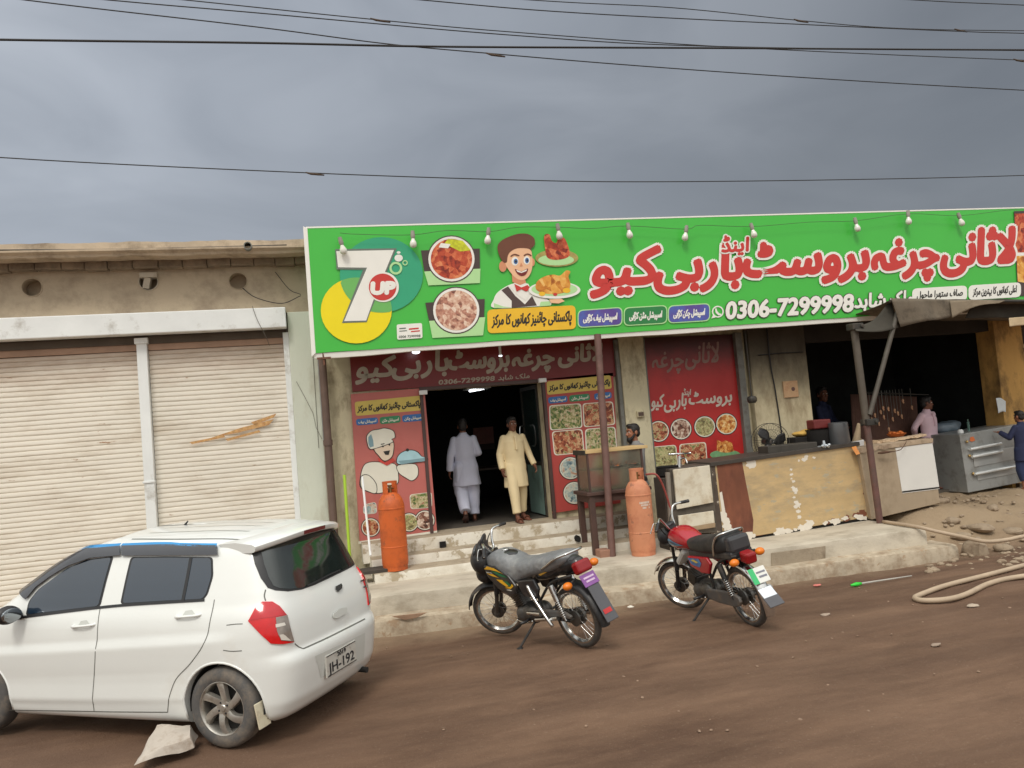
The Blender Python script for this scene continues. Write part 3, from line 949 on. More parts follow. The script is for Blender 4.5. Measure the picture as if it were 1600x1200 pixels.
ch.mat(INK); A.disc(ch, z3(310, 560), 1.5, 6.2); A.disc(ch, z3(342, 552), 1.5, 6.2); A.poly(ch, P3((300,548),(318,545),(318,549),(300,553)), 6.2); A.poly(ch, P3((312,585),(345,580),(338,602),(322,602)), 6.2)
ch.mat(M('print_scarf', srgb(200, 70, 60), .5)); A.poly(ch, P3((285,615),(320,640),(360,618),(372,632),(330,655),(290,635)), 6.4)
outl(A, ch, P3((380,640),(385,610),(410,588),(450,580),(480,590),(500,610),(528,618),(520,632),(450,640),(400,648)), 6.6, SKYP)
ch.mat(DBLUE); A.poly(ch, P3((385,632),(450,626),(522,616),(520,631),(450,641),(400,650)), 7.8)
ch.mat(INK); A.disc(ch, z3(431, 578), 2.4, 8)
ch.build('printed_cook', None, t)
def dishes(A, t, specs, L=1):
    for kind, q, r, m in specs:
        mb = MB()
        if kind == 'o':
            mb.mat(INK); A.disc(mb, q, r + 2.2, L); mb.mat(PALE); A.disc(mb, q, r + 1.0, L + .7); mb.mat(m); A.disc(mb, q, r - .6, L + 1.4)
        else:
            c = Vector((sum(p[0] for p in q)/4, sum(p[1] for p in q)/4))
            g = lambda s: [tuple(c + (Vector(p) - c) * s) for p in q]
            mb.mat(PALE); A.rquad(mb, g(1.07), r, L); mb.mat(m); A.rquad(mb, g(1.0), r, L + .7)
        mb.build('dish_picture', None, t)
dishes(A, t, [('o', z3(250, 960), 13, CURRY), ('o', z3(440, 935), 13, RICE), ('o', z3(517, 925), 14, KEBAB), ('q', P3((445,800),(548,788),(550,860),(450,868)), 5, SALAD), ('q', P3((215,850),(275,835),(280,890),(215,895)), 6, FISHP)])
mb = MB(); A.poly(mb, [(560, 850), (683, 832), (683, 829), (560, 846)], 1); mb.build('white_border', PALE, t)
# right panel with dishes
t = panel('printed_panel', 'red panel right of the doorway with rows of dish pictures, partly behind the food display', [(851, 592), (958, 582), (970, 786), (864, 802)], YP, RED)
small_badges(A, t, [([(854, 596), (954, 586), (956, 607), (855, 617)], YELPR, 'پاکستانی چائنیز کھانوں کا مرکز', INK, 11),
                    ([(856, 621), (886, 618), (887, 628), (857, 631)], BLUEP, 'اسپیشل بیف', PALE, 6), ([(889, 618), (921, 615), (922, 625), (890, 628)], GRNP, 'اسپیشل مٹن', PALE, 6), ([(928, 615), (955, 612), (956, 622), (929, 625)], BLUEP, 'اسپیشل چکن', PALE, 6)])
dishes(A, t, [('q', P3((1135,362),(1283,352),(1290,465),(1140,478)), 5, SALAD), ('q', P3((1300,352),(1440,342),(1452,450),(1306,462)), 5, CURRY), ('q', P3((1148,490),(1290,478),(1300,588),(1160,602)), 6, CURRY), ('q', P3((1312,478),(1452,466),(1462,570),(1316,582)), 6, SALAD),
              ('o', z3(1236, 668), 16, FISHP), ('o', z3(1255, 790), 16, FISHP), ('o', z3(1400, 650), 15, RICE)])
# red poster by the pillar
YQ = 11.47
t = panel('printed_panel', 'bright red poster between the cream pillars with white lettering and four round dishes', [(1001, 528), (1151, 522), (1163, 716), (1020, 736)], YQ, M('bright_red_print', srgb(186, 44, 42), .4, 0, .12, 1.2, dirt=(srgb(140, 30, 32), .3, 1.5), zstain_shade=(srgb(38, 24, 22), 1.35, 2.15, .5)), 'poster')  # top of the print darkened: soot with the canopy's shade painted in
A = Art(YQ - .002)
z4 = lambda x, y: (960 + x/3.0, 500 + y/3.0)
P4 = lambda *q: [z4(x, y) for x, y in q]
mb = MB()
for w, x, y, h, wd in (('کیو', 172, 408, 80, 56), ('بی', 232, 414, 86, 56), ('بار', 292, 404, 84, 46), ('بروسٹ', 346, 395, 80, 206)):
    px, py = z4(x, y); A.text(mb, w, px, py, h/3, 1, wd/3, ex=(1, -.06), bold=.75, arab=True)
px, py = z4(322, 352); A.text(mb, 'اینڈ', px, py, 12, 1, 12, bold=.4, arab=True)
mb.build('lettering', M('white_print', srgb(212, 200, 186), .5, 0, .1, 10), t)
mb = MB()
for w, x, y, h, wd in (('چرغہ', 175, 225, 110, 150), ('لاثانی', 330, 205, 130, 160)):
    px, py = z4(x, y); A.text(mb, w, px, py, h/3, 1, wd/3, ex=(1, -.06), bold=.7, arab=True)
mb.build('lettering', M('sooty_shaded_white_print', srgb(150, 118, 108), .6, 0, .2, 8), t)  # upper words dimmed to go with the painted soot and shade
dishes(A, t, [('o', z4(207, 522), 15, CURRY), ('o', z4(312, 511), 15, KEBAB), ('o', z4(423, 500), 15, RICE), ('o', z4(525, 487), 15, FRIED), ('q', P4((172,598),(285,588),(295,680),(178,690)), 5, RICE), ('q', P4((308,585),(425,575),(432,668),(312,680)), 5, CURRY)])
mb = MB().mat(M('green_plate_print', srgb(120, 168, 120), .5, 0, .2, 14)); A.disc(mb, z4(520, 632), 24, 1, 8); mb.mat(FRIED); A.poly(mb, P4((480,562),(505,572),(520,565),(550,575),(560,615),(530,622),(500,620),(480,612)), 2); mb.build('dish_picture', None, t)
for lo_, hi_ in (((at(1157, 600, 11.4).x - .02, 11.38, .43), (at(1157, 600, 11.4).x + .10, 11.5, 3.6)), ((4.86, 11.40, .85), (4.925, 11.5, 3.6)), ((5.365, 11.42, .5), (5.40, 11.5, 3.6))):
    mb = MB(); mb.box(lo_, hi_); mb.build('panel_frame', GREYM, rs, bevel=.006)
# door leaf folded inwards: teal lower panel and dark glass
pa, pb = at(866, 800, 11.52), at(832, 803, 12.5)
dl = thing('folded_door', 'folded glass door leaf with a dull teal lower panel on the right of the doorway', 'door', tuple(pa))
xa, ya, xb, yb = pa.x - .03, 11.76, pb.x + .02, 12.62
dv = Vector((xb - xa, yb - ya, 0)); nv = Vector((-dv.y, dv.x, 0)).normalized() * .025
def doorq(z0, z1, s0, s1, m, nm, par, th=1.0):
    mb = MB(); A0 = Vector((xa, ya, 0)) + dv * s0; B0 = Vector((xa, ya, 0)) + dv * s1
    mb.slab([A0 + Vector((0,0,z0)) + nv*th, B0 + Vector((0,0,z0)) + nv*th, B0 + Vector((0,0,z1)) + nv*th, A0 + Vector((0,0,z1)) + nv*th], -nv*2*th)
    return mb.build(nm, m, par)
doorq(FZ + .03, FZ + .82, .06, .94, M('teal_panel', srgb(138, 168, 158), .45, 0, .1, 3, dirt=(srgb(90, 110, 104), .35, 3)), 'lower_panel', dl, .7)
doorq(FZ + .88, ZD - .08, .06, .94, M('dark_door_glass', srgb(40, 52, 50), .08, 0, .05, 3), 'glass_pane', dl, .4)
for s0, s1, z0, z1 in ((0, .06, FZ + .01, ZD - .02), (.94, 1, FZ + .01, ZD - .02), (.06, .94, FZ + .82, FZ + .88), (.06, .94, ZD - .08, ZD - .02)):
    doorq(z0, z1, s0, s1, DARKM, 'door_frame', dl)
mb = MB(); h0 = Vector((xb - .03, yb - .15, FZ + 1.15)); mb.tube([h0 + Vector((0,0,.32)) + Vector((-.02,0,0)), h0 + Vector((-.10, -.03, .30)), h0 + Vector((-.10, -.03, 0)), h0 + Vector((-.02, 0, -.02))], .014, 8, sub=3); mb.build('door_handle', M('chrome', srgb(220, 220, 220), .15, 1, 0), dl, smooth=True)
mb = MB(); q = at(680, 780, 11.8); mb.box((XD0 + .01, 11.76, FZ), (XD0 + .06, 12.35, FZ + .86)); 
tag(mb.build('door_leaf', M('orange_brown_ply', srgb(150, 78, 46), .6, 0, .2, 5), bevel=.006), 'low orange brown door edge on the left side of the doorway', 'door')
mb = MB(); mb.box((XD0 - .04, 11.44, FZ), (XD0 + .01, 11.52, ZD)); mb.box((XD1 - .01, 11.44, FZ), (XD1 + .04, 11.52, ZD)); mb.box((XD0 - .04, 11.435, ZD - .01), (XD1 + .04, 11.52, ZD + .045)); mb.build('door_frame', M('door_frame_dark', srgb(80, 60, 56), .5, 0, .15, 4), rs, bevel=.006)
for k, (px, py) in enumerate(((662, 613), (848, 594))):
    p = at(px, py, 11.40); mb = MB(); mb.box((p.x - .07, 11.36, p.z - .035), (p.x + .05, 11.43, p.z + .03)); mb.mat(GREYM) ; mb.mats = [WHITEM]
    tag(mb.build('door_bracket', WHITEM, bevel=.006), ['small white bracket on the top left corner of the door frame', 'small white bracket on the top right corner of the door frame'][k], 'bracket', 'door brackets')
# inside: a notice on the far wall, a tube lamp, dining tables in the dark
mb = MB().mat(M('notice_paper', srgb(176, 120, 110), .7, 0, .2, 6)); p = at(757, 682, 16.1); mb.box((p.x - .22, 16.16, p.z - .16), (p.x + .22, 16.195, p.z + .2)); mb.mat(M('notice_dark', srgb(90, 70, 66), .7)); mb.box((p.x - .22, 16.15, p.z - .28), (p.x + .22, 16.195, p.z - .165))
tag(mb.build('wall_notice', None), 'small pinkish notice on the far wall inside the doorway', 'notice')
LAMP = M('lamp_glow', srgb(240, 240, 235), .3, 0, 0, emit=(.9, .95, 1, 5))
lt = thing('tube_lamp', 'lit tube lamp under the ceiling inside the doorway', 'lamp', tuple(at(745, 609, 12.9)))
p, q = at(734, 611, 12.9), at(756, 607, 13.2)
mb = MB(); mb.cyl(p, q, .018, None, 10); mb.build('tube', LAMP, lt, smooth=40)
mb = MB(); mb.box((p.x - .05, 12.9, p.z + .03), (q.x + .06, 13.25, p.z + .07)); mb.build('fitting', WHITEM, lt)
for k, (px, py, lab) in enumerate(((650, 545, 'small bright lamp under the canopy above the left of the doorway'), (782, 551, 'tiny faint lamp under the canopy above the middle of the doorway'))):
    p = at(px, py + 5, 11.25); r = .045 if k == 0 else .02
    ln = thing('canopy_lamp', lab, 'lamp', (p.x, p.y, ZC + .02), group='canopy lamps')
    mb = MB(); mb.ell((p.x, p.y, p.z), (r * 1.3, r, r * .6)); mb.build('glass', LAMP, ln, smooth=True)
    mb = MB(); mb.cyl((p.x, p.y, p.z + r * .4), (p.x, p.y, ZC + .03), .02, None, 10); mb.build('holder', WHITEM, ln)
def dtable(x, y, lab):
    t = thing('dining_table', lab, 'table', (x, y, FZ), group='tables inside the restaurant')
    wood = M('dim_wood', srgb(70, 56, 46), .5, 0, .2, 5)
    mb = MB(); mb.box((x - .55, y - .38, FZ + .72), (x + .55, y + .38, FZ + .76)); mb.build('table_top', wood, t, bevel=.006)
    for sx in (-.48, .48):
        for sy in (-.31, .31):
            mb = MB(); mb.box((x + sx - .025, y + sy - .025, FZ), (x + sx + .025, y + sy + .025, FZ + .72)); mb.build('leg', wood, t)
dtable(3.4, 14.2, 'dark dining table standing in the middle of the unlit dining room')
dtable(4.6, 15.3, 'dark dining table near the far wall of the unlit dining room')
# bits on the pillars
mb = MB(); p = at(1000, 647, 11.37); mb.box((p.x - .06, 11.33, p.z - .05), (p.x + .06, 11.38, p.z + .05)); mb.mat(DARKM)
sw = thing('switch_box', 'small cream switch box on the narrow pillar left of the red poster', 'switch box', (p.x, 11.38, p.z - .05))
mb.mats = [CREAMP]; mb.build('case', CREAMP, sw, bevel=.006)
mb = MB(); mb.box((p.x - .045, 11.325, p.z - .03), (p.x + .045, 11.332, p.z + .03)); mb.build('rocker', M('switch_dark', srgb(84, 66, 54), .6), sw)
p = at(1236, 608, 11.35)
sb = thing('patched_plate', 'square pinkish plate patched on the wide cream pillar', 'plate', (p.x, 11.36, p.z - .14))
mb = MB(); mb.box((p.x - .15, 11.335, p.z - .14), (p.x + .13, 11.365, p.z + .14)); mb.build('cover', M('pinkish_plate', srgb(202, 166, 128), .8, 0, .15, 8, dirt=(srgb(180, 130, 96), .4, 9)), sb, bevel=.006)
mb = MB(); mb.cyl((p.x + .03, 11.33, p.z + .0), (p.x + .03, 11.337, p.z), .035, None, 14); mb.build('knob', BROWNM, sb)
p = at(1175, 625, 11.0)
pl = thing('pendant_lamp', 'dark pendant lamp on a rod in front of the left edge of the wide pillar', 'lamp', (p.x, 11.0, p.z))
mb = MB(); mb.lathe([(.0, -.05), (.05, -.05), (.075, -.02), (.08, .03), (.06, .06), (.02, .07), (.0, .07)], (p.x, 11.0, p.z), n=18); mb.build('lamp_shade', DARKM, pl, smooth=40)
mb = MB(); mb.cyl((p.x, 11.0, p.z + .06), (p.x, 11.0, ZC + .02), .012, None, 8); mb.build('rod', DARKM, pl)
mb = MB(); mb.tube([(7.62, 11.33, ZC), (7.62, 11.33, 3.0), (7.66, 11.33, 2.55), (7.72, 11.33, 1.4)], .013, 6, sub=4); mb.tube([at(1185, 555, 11.33), at(1215, 552, 11.33), at(1255, 550, 11.33)], .009, 6)
tag(mb.build('pillar_wire', WIREM, smooth=True), 'dark cable running down and across the wide cream pillar', 'cable')
# ================================================================== the long green sign
YS = 10.55
SGRN = M('sign_green', srgb(72, 190, 70), .38, 0, .05, .6)
SW = M('sign_white', srgb(240, 238, 230), .45, 0, .03, 5)
SRED = M('sign_red', srgb(204, 58, 52), .4, 0, .05, 3)
SDARK = M('sign_brown_black', srgb(74, 60, 56), .45, 0, .1, 6)
SYEL = M('sign_amber', srgb(240, 190, 44), .4, 0, .05, 5)
SLEM = M('sign_lemon', srgb(250, 222, 10), .4, 0, .03, 5)
STEAL = M('sign_teal', srgb(52, 168, 124), .4, 0, .06, 1.5)
SOLIV = M('sign_mid_green', srgb(112, 184, 96), .4, 0, .04, 3)
SLGT = M('sign_pale_green', srgb(182, 226, 160), .4, 0, .04, 3)
SPUR = M('sign_purple', srgb(96, 72, 150), .4, 0, .12, 4, dirt=(srgb(70, 110, 190), .5, 2.2))
SDGR = M('sign_dark_green', srgb(44, 130, 70), .4, 0, .1, 4)
SEDGE = M('sign_edge_grey', srgb(110, 120, 110), .45, 0, .1, 6)
sg = thing('shop_sign', 'very long bright green sign with big red lettering, dish pictures and a phone number', 'sign', tuple(at(490, 552, YS)))
SL = [(478, 357), (492, 552)]
top_l, bot_l = at(478, 357, YS), at(491, 552, YS)
top_r, bot_r = at(1583, 326, YS), at(1591, 478, YS)
k = (14.2 - top_l.x) / (top_r.x - top_l.x)
top_e = top_l + (top_r - top_l) * k; bot_e = bot_l + (bot_r - bot_l) * k
mb = MB()
rows = []
N = 60
for i in range(N + 1):
    t = i / N
    a_, b_ = top_l.lerp(top_e, t), bot_l.lerp(bot_e, t)
    w1 = .008 * noise.noise((t * 30, 0, 0)); w2 = .016 * noise.noise((t * 24, 5, 0))
    rows.append([b_ + Vector((0, 0, w2 * .5)), a_.lerp(b_, .5) + Vector((0, .004 * noise.noise((t*9, 2, 2)), 0)), a_ + Vector((0, 0, w1 * .4)), a_ + Vector((0, .10, w1 * .4)), b_ + Vector((0, .10, w2 * .5))])
mb.loft(rows); mb.build('board', SGRN, sg, smooth=35)
mb = MB()
mb.slab([bot_l + Vector((-.035, -.008, -.05)), bot_l + Vector((.02, -.008, .0)), top_l + Vector((.02, -.008, .0)), top_l + Vector((-.035, -.008, .03))], (0, .11, 0))
mb.build('end_hem', SW, sg, bevel=.006)
mb = MB()
n = 40
rows = []
for i in range(n + 1):
    b_ = bot_l.lerp(bot_e, i / n) + Vector((0, 0, -.002)); h = .065 + .02 * noise.noise((i * .35, 0, 0))
    rows.append([b_ + Vector((0, .012, 0)), b_ + Vector((0, .10, 0)), b_ + Vector((0, .10, -h)), b_ + Vector((0, .02, -h))])
mb.loft(rows); mb.build('bottom_hem', SW, sg)
mb = MB()
rows = []
for i in range(n + 1):
    b_ = top_l.lerp(top_e, i / n) + Vector((0, 0, .001)); rows.append([b_ + Vector((0, -.004, 0)), b_ + Vector((0, .09, 0)), b_ + Vector((0, .09, .022)), b_ + Vector((0, -.004, .022))])
mb.loft(rows); mb.build('top_hem', SW, sg)
A = Art(YS - .012)
E_ = (1, -.05)
zs1 = lambda x, y: (460 + x/2.6667, 320 + y/2.6667)
zs2 = lambda x, y: (1000 + x/2.6667, 310 + y/2.6667)
PS1 = lambda *q: [zs1(x, y) for x, y in q]
PS2 = lambda *q: [zs2(x, y) for x, y in q]
z6 = lambda x, y: (440 + x/4.2857, 340 + y/4.2857)
P6 = lambda *q: [z6(x, y) for x, y in q]
# the drink logo: lemon and teal discs, a big 7 and a red UP disc
mb = MB()
mb.mat(STEAL); A.disc(mb, z6(668, 384), 65, 1, 59)
mb.mat(SLEM); A.disc(mb, z6(500, 622), 55.5, 2, 51.5)
# lens where the two discs cross
c1, r1, c2, r2 = Vector(z6(668, 384)), (65, 59), Vector(z6(500, 622)), (55.5, 51.5)
pts = []
for i in range(120):
    t = 2*pi*i/120
    q = c2 + Vector((r2[0]*cos(t), r2[1]*sin(t)))
    if ((q.x-c1.x)/r1[0])**2 + ((q.y-c1.y)/r1[1])**2 <= 1: pts.append(q)
    q = c1 + Vector((r1[0]*cos(t), r1[1]*sin(t)))
    if ((q.x-c2.x)/r2[0])**2 + ((q.y-c2.y)/r2[1])**2 <= 1: pts.append(q)
cc = sum(pts, Vector((0, 0))) / len(pts)
pts.sort(key=lambda q: atan2(q.y-cc.y, q.x-cc.x))
mb.mat(SOLIV); A.poly(mb, [tuple(q) for q in pts], 3)
logo = mb.build('drink_logo', None, sg)
mb = MB()
mb.mat(SEDGE); A.poly(mb, P6((358,212),(770,206),(590,640),(570,700),(404,706),(545,350),(368,348)), 4)
mb.mat(SW); A.poly(mb, P6((366,226),(752,218),(612,560),(566,690),(418,694),(572,336),(378,334)), 5)
mb.build('big_seven', None, logo)
mb = MB()
mb.mat(SW); A.disc(mb, z6(680, 466), 24.5, 6, 23.5); mb.mat(SRED); A.disc(mb, z6(676, 466), 21.5, 7, 21); mb.mat(SW)
px, py = z6(592, 512); A.text(mb, 'UP', px, py, 25, 8, 38, ex=(1, -.03), bold=2.2)
mb.build('red_disc', None, logo)
mb = MB()
mb.mat(SLGT); A.ringd(mb, z6(764, 340), 6.5, 10, 6); A.ringd(mb, z6(826, 304), 2.5, 4.2, 6); mb.mat(SW); A.disc(mb, z6(783, 272), 6.5, 6, 5.5); A.disc(mb, z6(783, 235), 3, 6, 2)
mb.build('bubbles', None, logo)
mb = MB()
mb.mat(SW); A.rquad(mb, P6((770,716),(940,706),(944,806),(774,818)), 3, 1)
mb.mat(SEDGE); px, py = z6(784, 806); A.text(mb, '0306 7299998', px, py, 5, 2, 34, bold=.15)
mb.mat(SRED); A.poly(mb, P6((852,742),(918,736),(918,746),(852,752)), 2); A.poly(mb, P6((866,760),(926,754),(926,762),(866,768)), 2)
mb.mat(SEDGE); A.poly(mb, P6((788,740),(832,736),(832,744),(788,748)), 2); A.poly(mb, P6((788,758),(840,754),(840,760),(788,764)), 2)
mb.build('small_card', None, sg)
# two round dishes on paper-like plates
MEAT = food('sign_meat', [(120, 34, 20), (178, 62, 34), (204, 92, 54), (226, 140, 90)], 13)
RICEB = food('sign_rice_meat', [(110, 66, 56), (190, 132, 110), (226, 190, 164), (240, 222, 204)], 15)
for tag_, c, r, m, top_q, bot_q in (('a', zs1(654, 226), 35.5, MEAT, ((527,190),(772,182),(773,268),(541,280)), ((541,278),(775,266),(773,326),(558,336))), ('b', zs1(674, 440), 35.5, RICEB, ((545,408),(793,392),(790,470),(561,486)), ((561,484),(795,468),(786,544),(575,555)))):
    mb = MB()
    mb.mat(SDARK); A.poly(mb, PS1(*top_q), 1); mb.mat(SLGT); A.poly(mb, PS1(*bot_q), 1.5)
    mb.mat(SDARK); A.disc(mb, c, r + 2.4, 2.5, r + 1.4); mb.mat(SW); A.disc(mb, c, r + .6, 3.5, r - .4); mb.mat(m); A.disc(mb, c, r - 3.2, 4.5, r - 4.2)
    if tag_ == 'a':
        mb.mat(M('sign_salad', srgb(206, 210, 40), .4, 0, .3, 20)); A.poly(mb, PS1((640,142),(700,150),(735,190),(690,195),(650,175),(625,160)), 5.3); mb.mat(SW); A.poly(mb, PS1((610,160),(650,165),(640,182),(600,178)), 5.6)
    mb.build('dish_picture', None, sg)
# waiter boy with a roast chicken, dishes beside him
SK1 = M('cartoon_skin', srgb(240, 190, 150), .45, 0, .04, 4); SK2 = M('cartoon_skin_fold', srgb(214, 146, 108), .45, 0, .04, 4)
HAIR = M('cartoon_hair', srgb(112, 66, 44), .45, 0, .12, 5); VEST = M('cartoon_vest', srgb(84, 66, 62), .45, 0, .08, 5); EYEB = M('cartoon_eye', srgb(74, 118, 178), .4)
def spoly(mb, pts, L): A.poly(mb, [(q.x, q.y) for q in catmull([Vector((*p, 0)) for p in pts], 4, True)], L)
mb = MB()
mb.mat(SW); spoly(mb, PS1((832,430),(830,395),(850,362),(905,330),(960,330),(1000,370),(1060,398),(1066,418),(1000,424)), 2)
mb.mat(SLGT); A.poly(mb, PS1((832,431),(831,410),(870,424),(908,428)), 2.5); A.poly(mb, PS1((1020,424),(1026,404),(1064,402),(1067,420)), 2.5)
mb.mat(VEST); A.poly(mb, PS1((862,356),(890,340),(920,380),(960,415),(990,380),(1010,420),(905,430),(905,400)), 3)
mb.mat(SW); A.poly(mb, PS1((895,338),(930,318),(975,330),(985,360),(965,400),(940,385),(915,362)), 3.6)
mb.mat(SK2); A.poly(mb, PS1((905,285),(955,300),(965,325),(940,335),(908,322)), 4.2)
mb.mat(SK2); A.disc(mb, zs1(868, 257), 6, 4.6, 8.5); A.disc(mb, zs1(992, 240), 3.4, 4.6, 6)
mb.mat(SK1); spoly(mb, PS1((875,200),(905,180),(975,180),(990,215),(990,262),(978,295),(955,314),(925,308),(898,280),(878,245)), 5.2)
mb.mat(HAIR); spoly(mb, PS1((868,238),(850,205),(846,172),(862,150),(890,135),(930,122),(970,122),(998,140),(1000,168),(985,184),(990,200),(975,184),(930,182),(900,196),(888,215),(884,240)), 6)
mb.mat(SW); A.disc(mb, zs1(918, 236), 5.4, 6.6, 6.8); A.disc(mb, zs1(967, 232), 5.0, 6.6, 6.6)
mb.mat(EYEB); A.disc(mb, zs1(921, 237), 3.2, 7.2, 4.2); A.disc(mb, zs1(968, 233), 3.0, 7.2, 4.2); mb.mat(INK); A.disc(mb, zs1(922, 237), 1.6, 7.8, 2.1); A.disc(mb, zs1(969, 233), 1.5, 7.8, 2.1)
mb.mat(HAIR); spoly(mb, PS1((900,213),(915,205),(935,210),(934,215),(915,211),(902,218)), 7.2); spoly(mb, PS1((955,210),(970,203),(986,210),(985,215),(970,209),(957,215)), 7.2)
mb.mat(SK2); A.poly(mb, PS1((943,240),(951,256),(938,258)), 7.2)
mb.mat(M('cartoon_mouth', srgb(120, 36, 34), .4)); spoly(mb, PS1((918,268),(945,278),(972,266),(964,290),(946,298),(928,288)), 7.2); mb.mat(SW); A.poly(mb, PS1((922,271),(945,280),(969,269),(965,277),(945,285),(928,280)), 7.8)
mb.mat(SRED); A.poly(mb, PS1((915,330),(945,345),(970,335),(985,350),(965,362),(945,352),(925,362)), 8)
mb.build('printed_waiter', None, sg)
ROAST = food('sign_roast', [(150, 78, 20), (206, 128, 42), (230, 166, 70), (244, 200, 120)], 9)
mb = MB()
mb.mat(SK1); A.poly(mb, PS1((1060,395),(1110,392),(1125,402),(1100,412),(1068,410)), 8)
mb.mat(SW); A.disc(mb, zs1(1082, 356), 40.5, 9, 13.5); mb.mat(SLGT); A.disc(mb, zs1(1082, 353), 36, 9.7, 10.5)
mb.mat(ROAST); spoly(mb, PS1((1003,345),(1010,320),(1040,300),(1075,292),(1105,296),(1130,275),(1148,280),(1140,300),(1148,330),(1140,358),(1100,372),(1050,372),(1015,362)), 10.5)
mb.mat(SYEL); A.disc(mb, zs1(1030, 372), 5, 11.2, 3.4); A.disc(mb, zs1(1132, 358), 6, 11.2, 4); mb.mat(SRED); A.disc(mb, zs1(1085, 374), 3.4, 11.2, 2.4)
mb.build('roast_picture', None, sg)
mb = MB()
mb.mat(M('sign_platter', srgb(176, 160, 90), .4, 0, .3, 12)); A.disc(mb, zs1(1093, 222), 33.5, 2, 13.5); mb.mat(SLGT); A.disc(mb, zs1(1090, 230), 28, 2.7, 8.5)
mb.mat(MEAT); spoly(mb, PS1((1040,130),(1062,124),(1072,150),(1090,160),(1100,140),(1125,140),(1145,190),(1140,218),(1095,230),(1055,222),(1045,190)), 3.4)
mb.build('dish_picture', None, sg)
# headline
def word(w, x, y, h, wd, out=4.4, bold=1.7, e=E_):
    mw = MB(); A.text(mw, w, x, y, h, 1, wd, ex=e, bold=out, n=14, arab=True); 
    mr_ = MB(); A.text(mr_, w, x, y, h, 3, wd, ex=e, bold=bold, n=8, arab=True)
    return mw, mr_
def lettering(words, m1=SW, m2=SRED, **kw):
    wh, rd = MB(), MB()
    for w in words:
        A.text(wh, w[0], w[1], w[2], w[3], 1 + (w[5] if len(w) > 5 else 0), w[4], ex=E_, bold=kw.get('out', 7.2), n=14, arab=True)
        A.text(rd, w[0], w[1], w[2], w[3], 3 + (w[5] if len(w) > 5 else 0), w[4], ex=E_, bold=kw.get('bold', 3.6), n=8, arab=True)
    o = rd.build('headline', m2, sg); wh.build('white_outline', m1, o)
for w in (('کیو', 922, 446, 78, 104), ('بی', 1022, 441, 76, 76), ('بار', 1098, 437, 74, 62), ('بروسٹ', 1160, 431, 70, 198), ('چرغہ', 1362, 421, 68, 104), ('لاثانی', 1470, 414, 74, 116)):
    lettering([w])
lettering([('اینڈ', 1126, 394, 29, 44, 4)], out=3.4, bold=1.2)
# phone line
mb = MB(); A.text(mb, '0306-7299998', 1133, 498, 37, 1, 200, ex=(1, -.062), bold=2.6, n=10); o_ = MB(); A.text(o_, '0306-7299998', 1133, 498, 37, 2.5, 200, ex=(1, -.062), bold=1.5, n=10)
po = o_.build('phone_number', SW, sg); mb.build('dark_outline', SDARK, po)
mb = MB(); A.text(mb, 'شاہد', 1334, 481, 30, 1, 50, ex=(1, -.055), bold=2.0, n=10, arab=True); A.text(mb, 'ملک', 1390, 477, 30, 1, 36, ex=(1, -.055), bold=2.0, n=10, arab=True)
o_ = MB(); A.text(o_, 'شاہد', 1334, 481, 30, 2.5, 50, ex=(1, -.055), bold=1.0, n=10, arab=True); A.text(o_, 'ملک', 1390, 477, 30, 2.5, 36, ex=(1, -.055), bold=1.0, n=10, arab=True)
po = o_.build('owner_name', SW, sg); mb.build('dark_outline', SDARK, po)
mb = MB().mat(SW); A.ringd(mb, (1121.5, 487), 7.2, 9.2, 1); A.poly(mb, [(1114, 492), (1118, 496), (1111.5, 497.5)], 1.2)
A.poly(mb, [(1117, 482), (1119.5, 482), (1120.5, 486), (1123.5, 489.5), (1127, 490.5), (1126.5, 493), (1122, 492.5), (1118, 488.5)], 1.4)
mb.build('phone_icon', None, sg)
for q, m, s, ink, h, b in (([(761, 484), (899, 477), (900, 514), (762, 521)], SYEL, 'پاکستانی چائنیز کھانوں کا مرکز', INK, 22, .6),
                        ([(904, 486), (971, 481), (971, 507), (904, 511)], SPUR, 'اسپیشل بیف کڑاہی', SW, 14, .5), ([(976, 482), (1041, 478), (1041, 504), (976, 508)], SDGR, 'اسپیشل مٹن کڑاہی', SW, 14, .5), ([(1045, 479), (1108, 475), (1108, 500), (1045, 504)], SPUR, 'اسپیشل چکن کڑاہی', SW, 14, .5),
                        ([(1425, 451), (1511, 446), (1511, 469), (1425, 474)], SW, 'صاف ستھرا ماحول', INK, 14, .4), ([(1513, 446), (1595, 441), (1595, 464), (1513, 469)], SW, 'اعلی کھانوں کا بہترین مرکز', INK, 15, .4)):
    e = (q[2][1] - q[3][1]) / (q[2][0] - q[3][0])
    mb = MB()
    if m in (SPUR, SDGR):
        c = Vector((sum(p[0] for p in q)/4, sum(p[1] for p in q)/4)); mb.mat(SLGT); A.rquad(mb, [tuple(Vector(p) + Vector((1.6 if p[0] > c.x else -1.6, 1.6 if p[1] > c.y else -1.6))) for p in q], 9, 1)
    mb.mat(m); A.rquad(mb, q, 8, 1.8)
    mb.mat(ink); A.text(mb, s, q[3][0] + 7, q[3][1] - (q[3][1] - q[0][1]) * .36, h, 3, q[2][0] - q[3][0] - 14, ex=(1, e), bold=b, arab=True)
    mb.build('badge', None, sg)
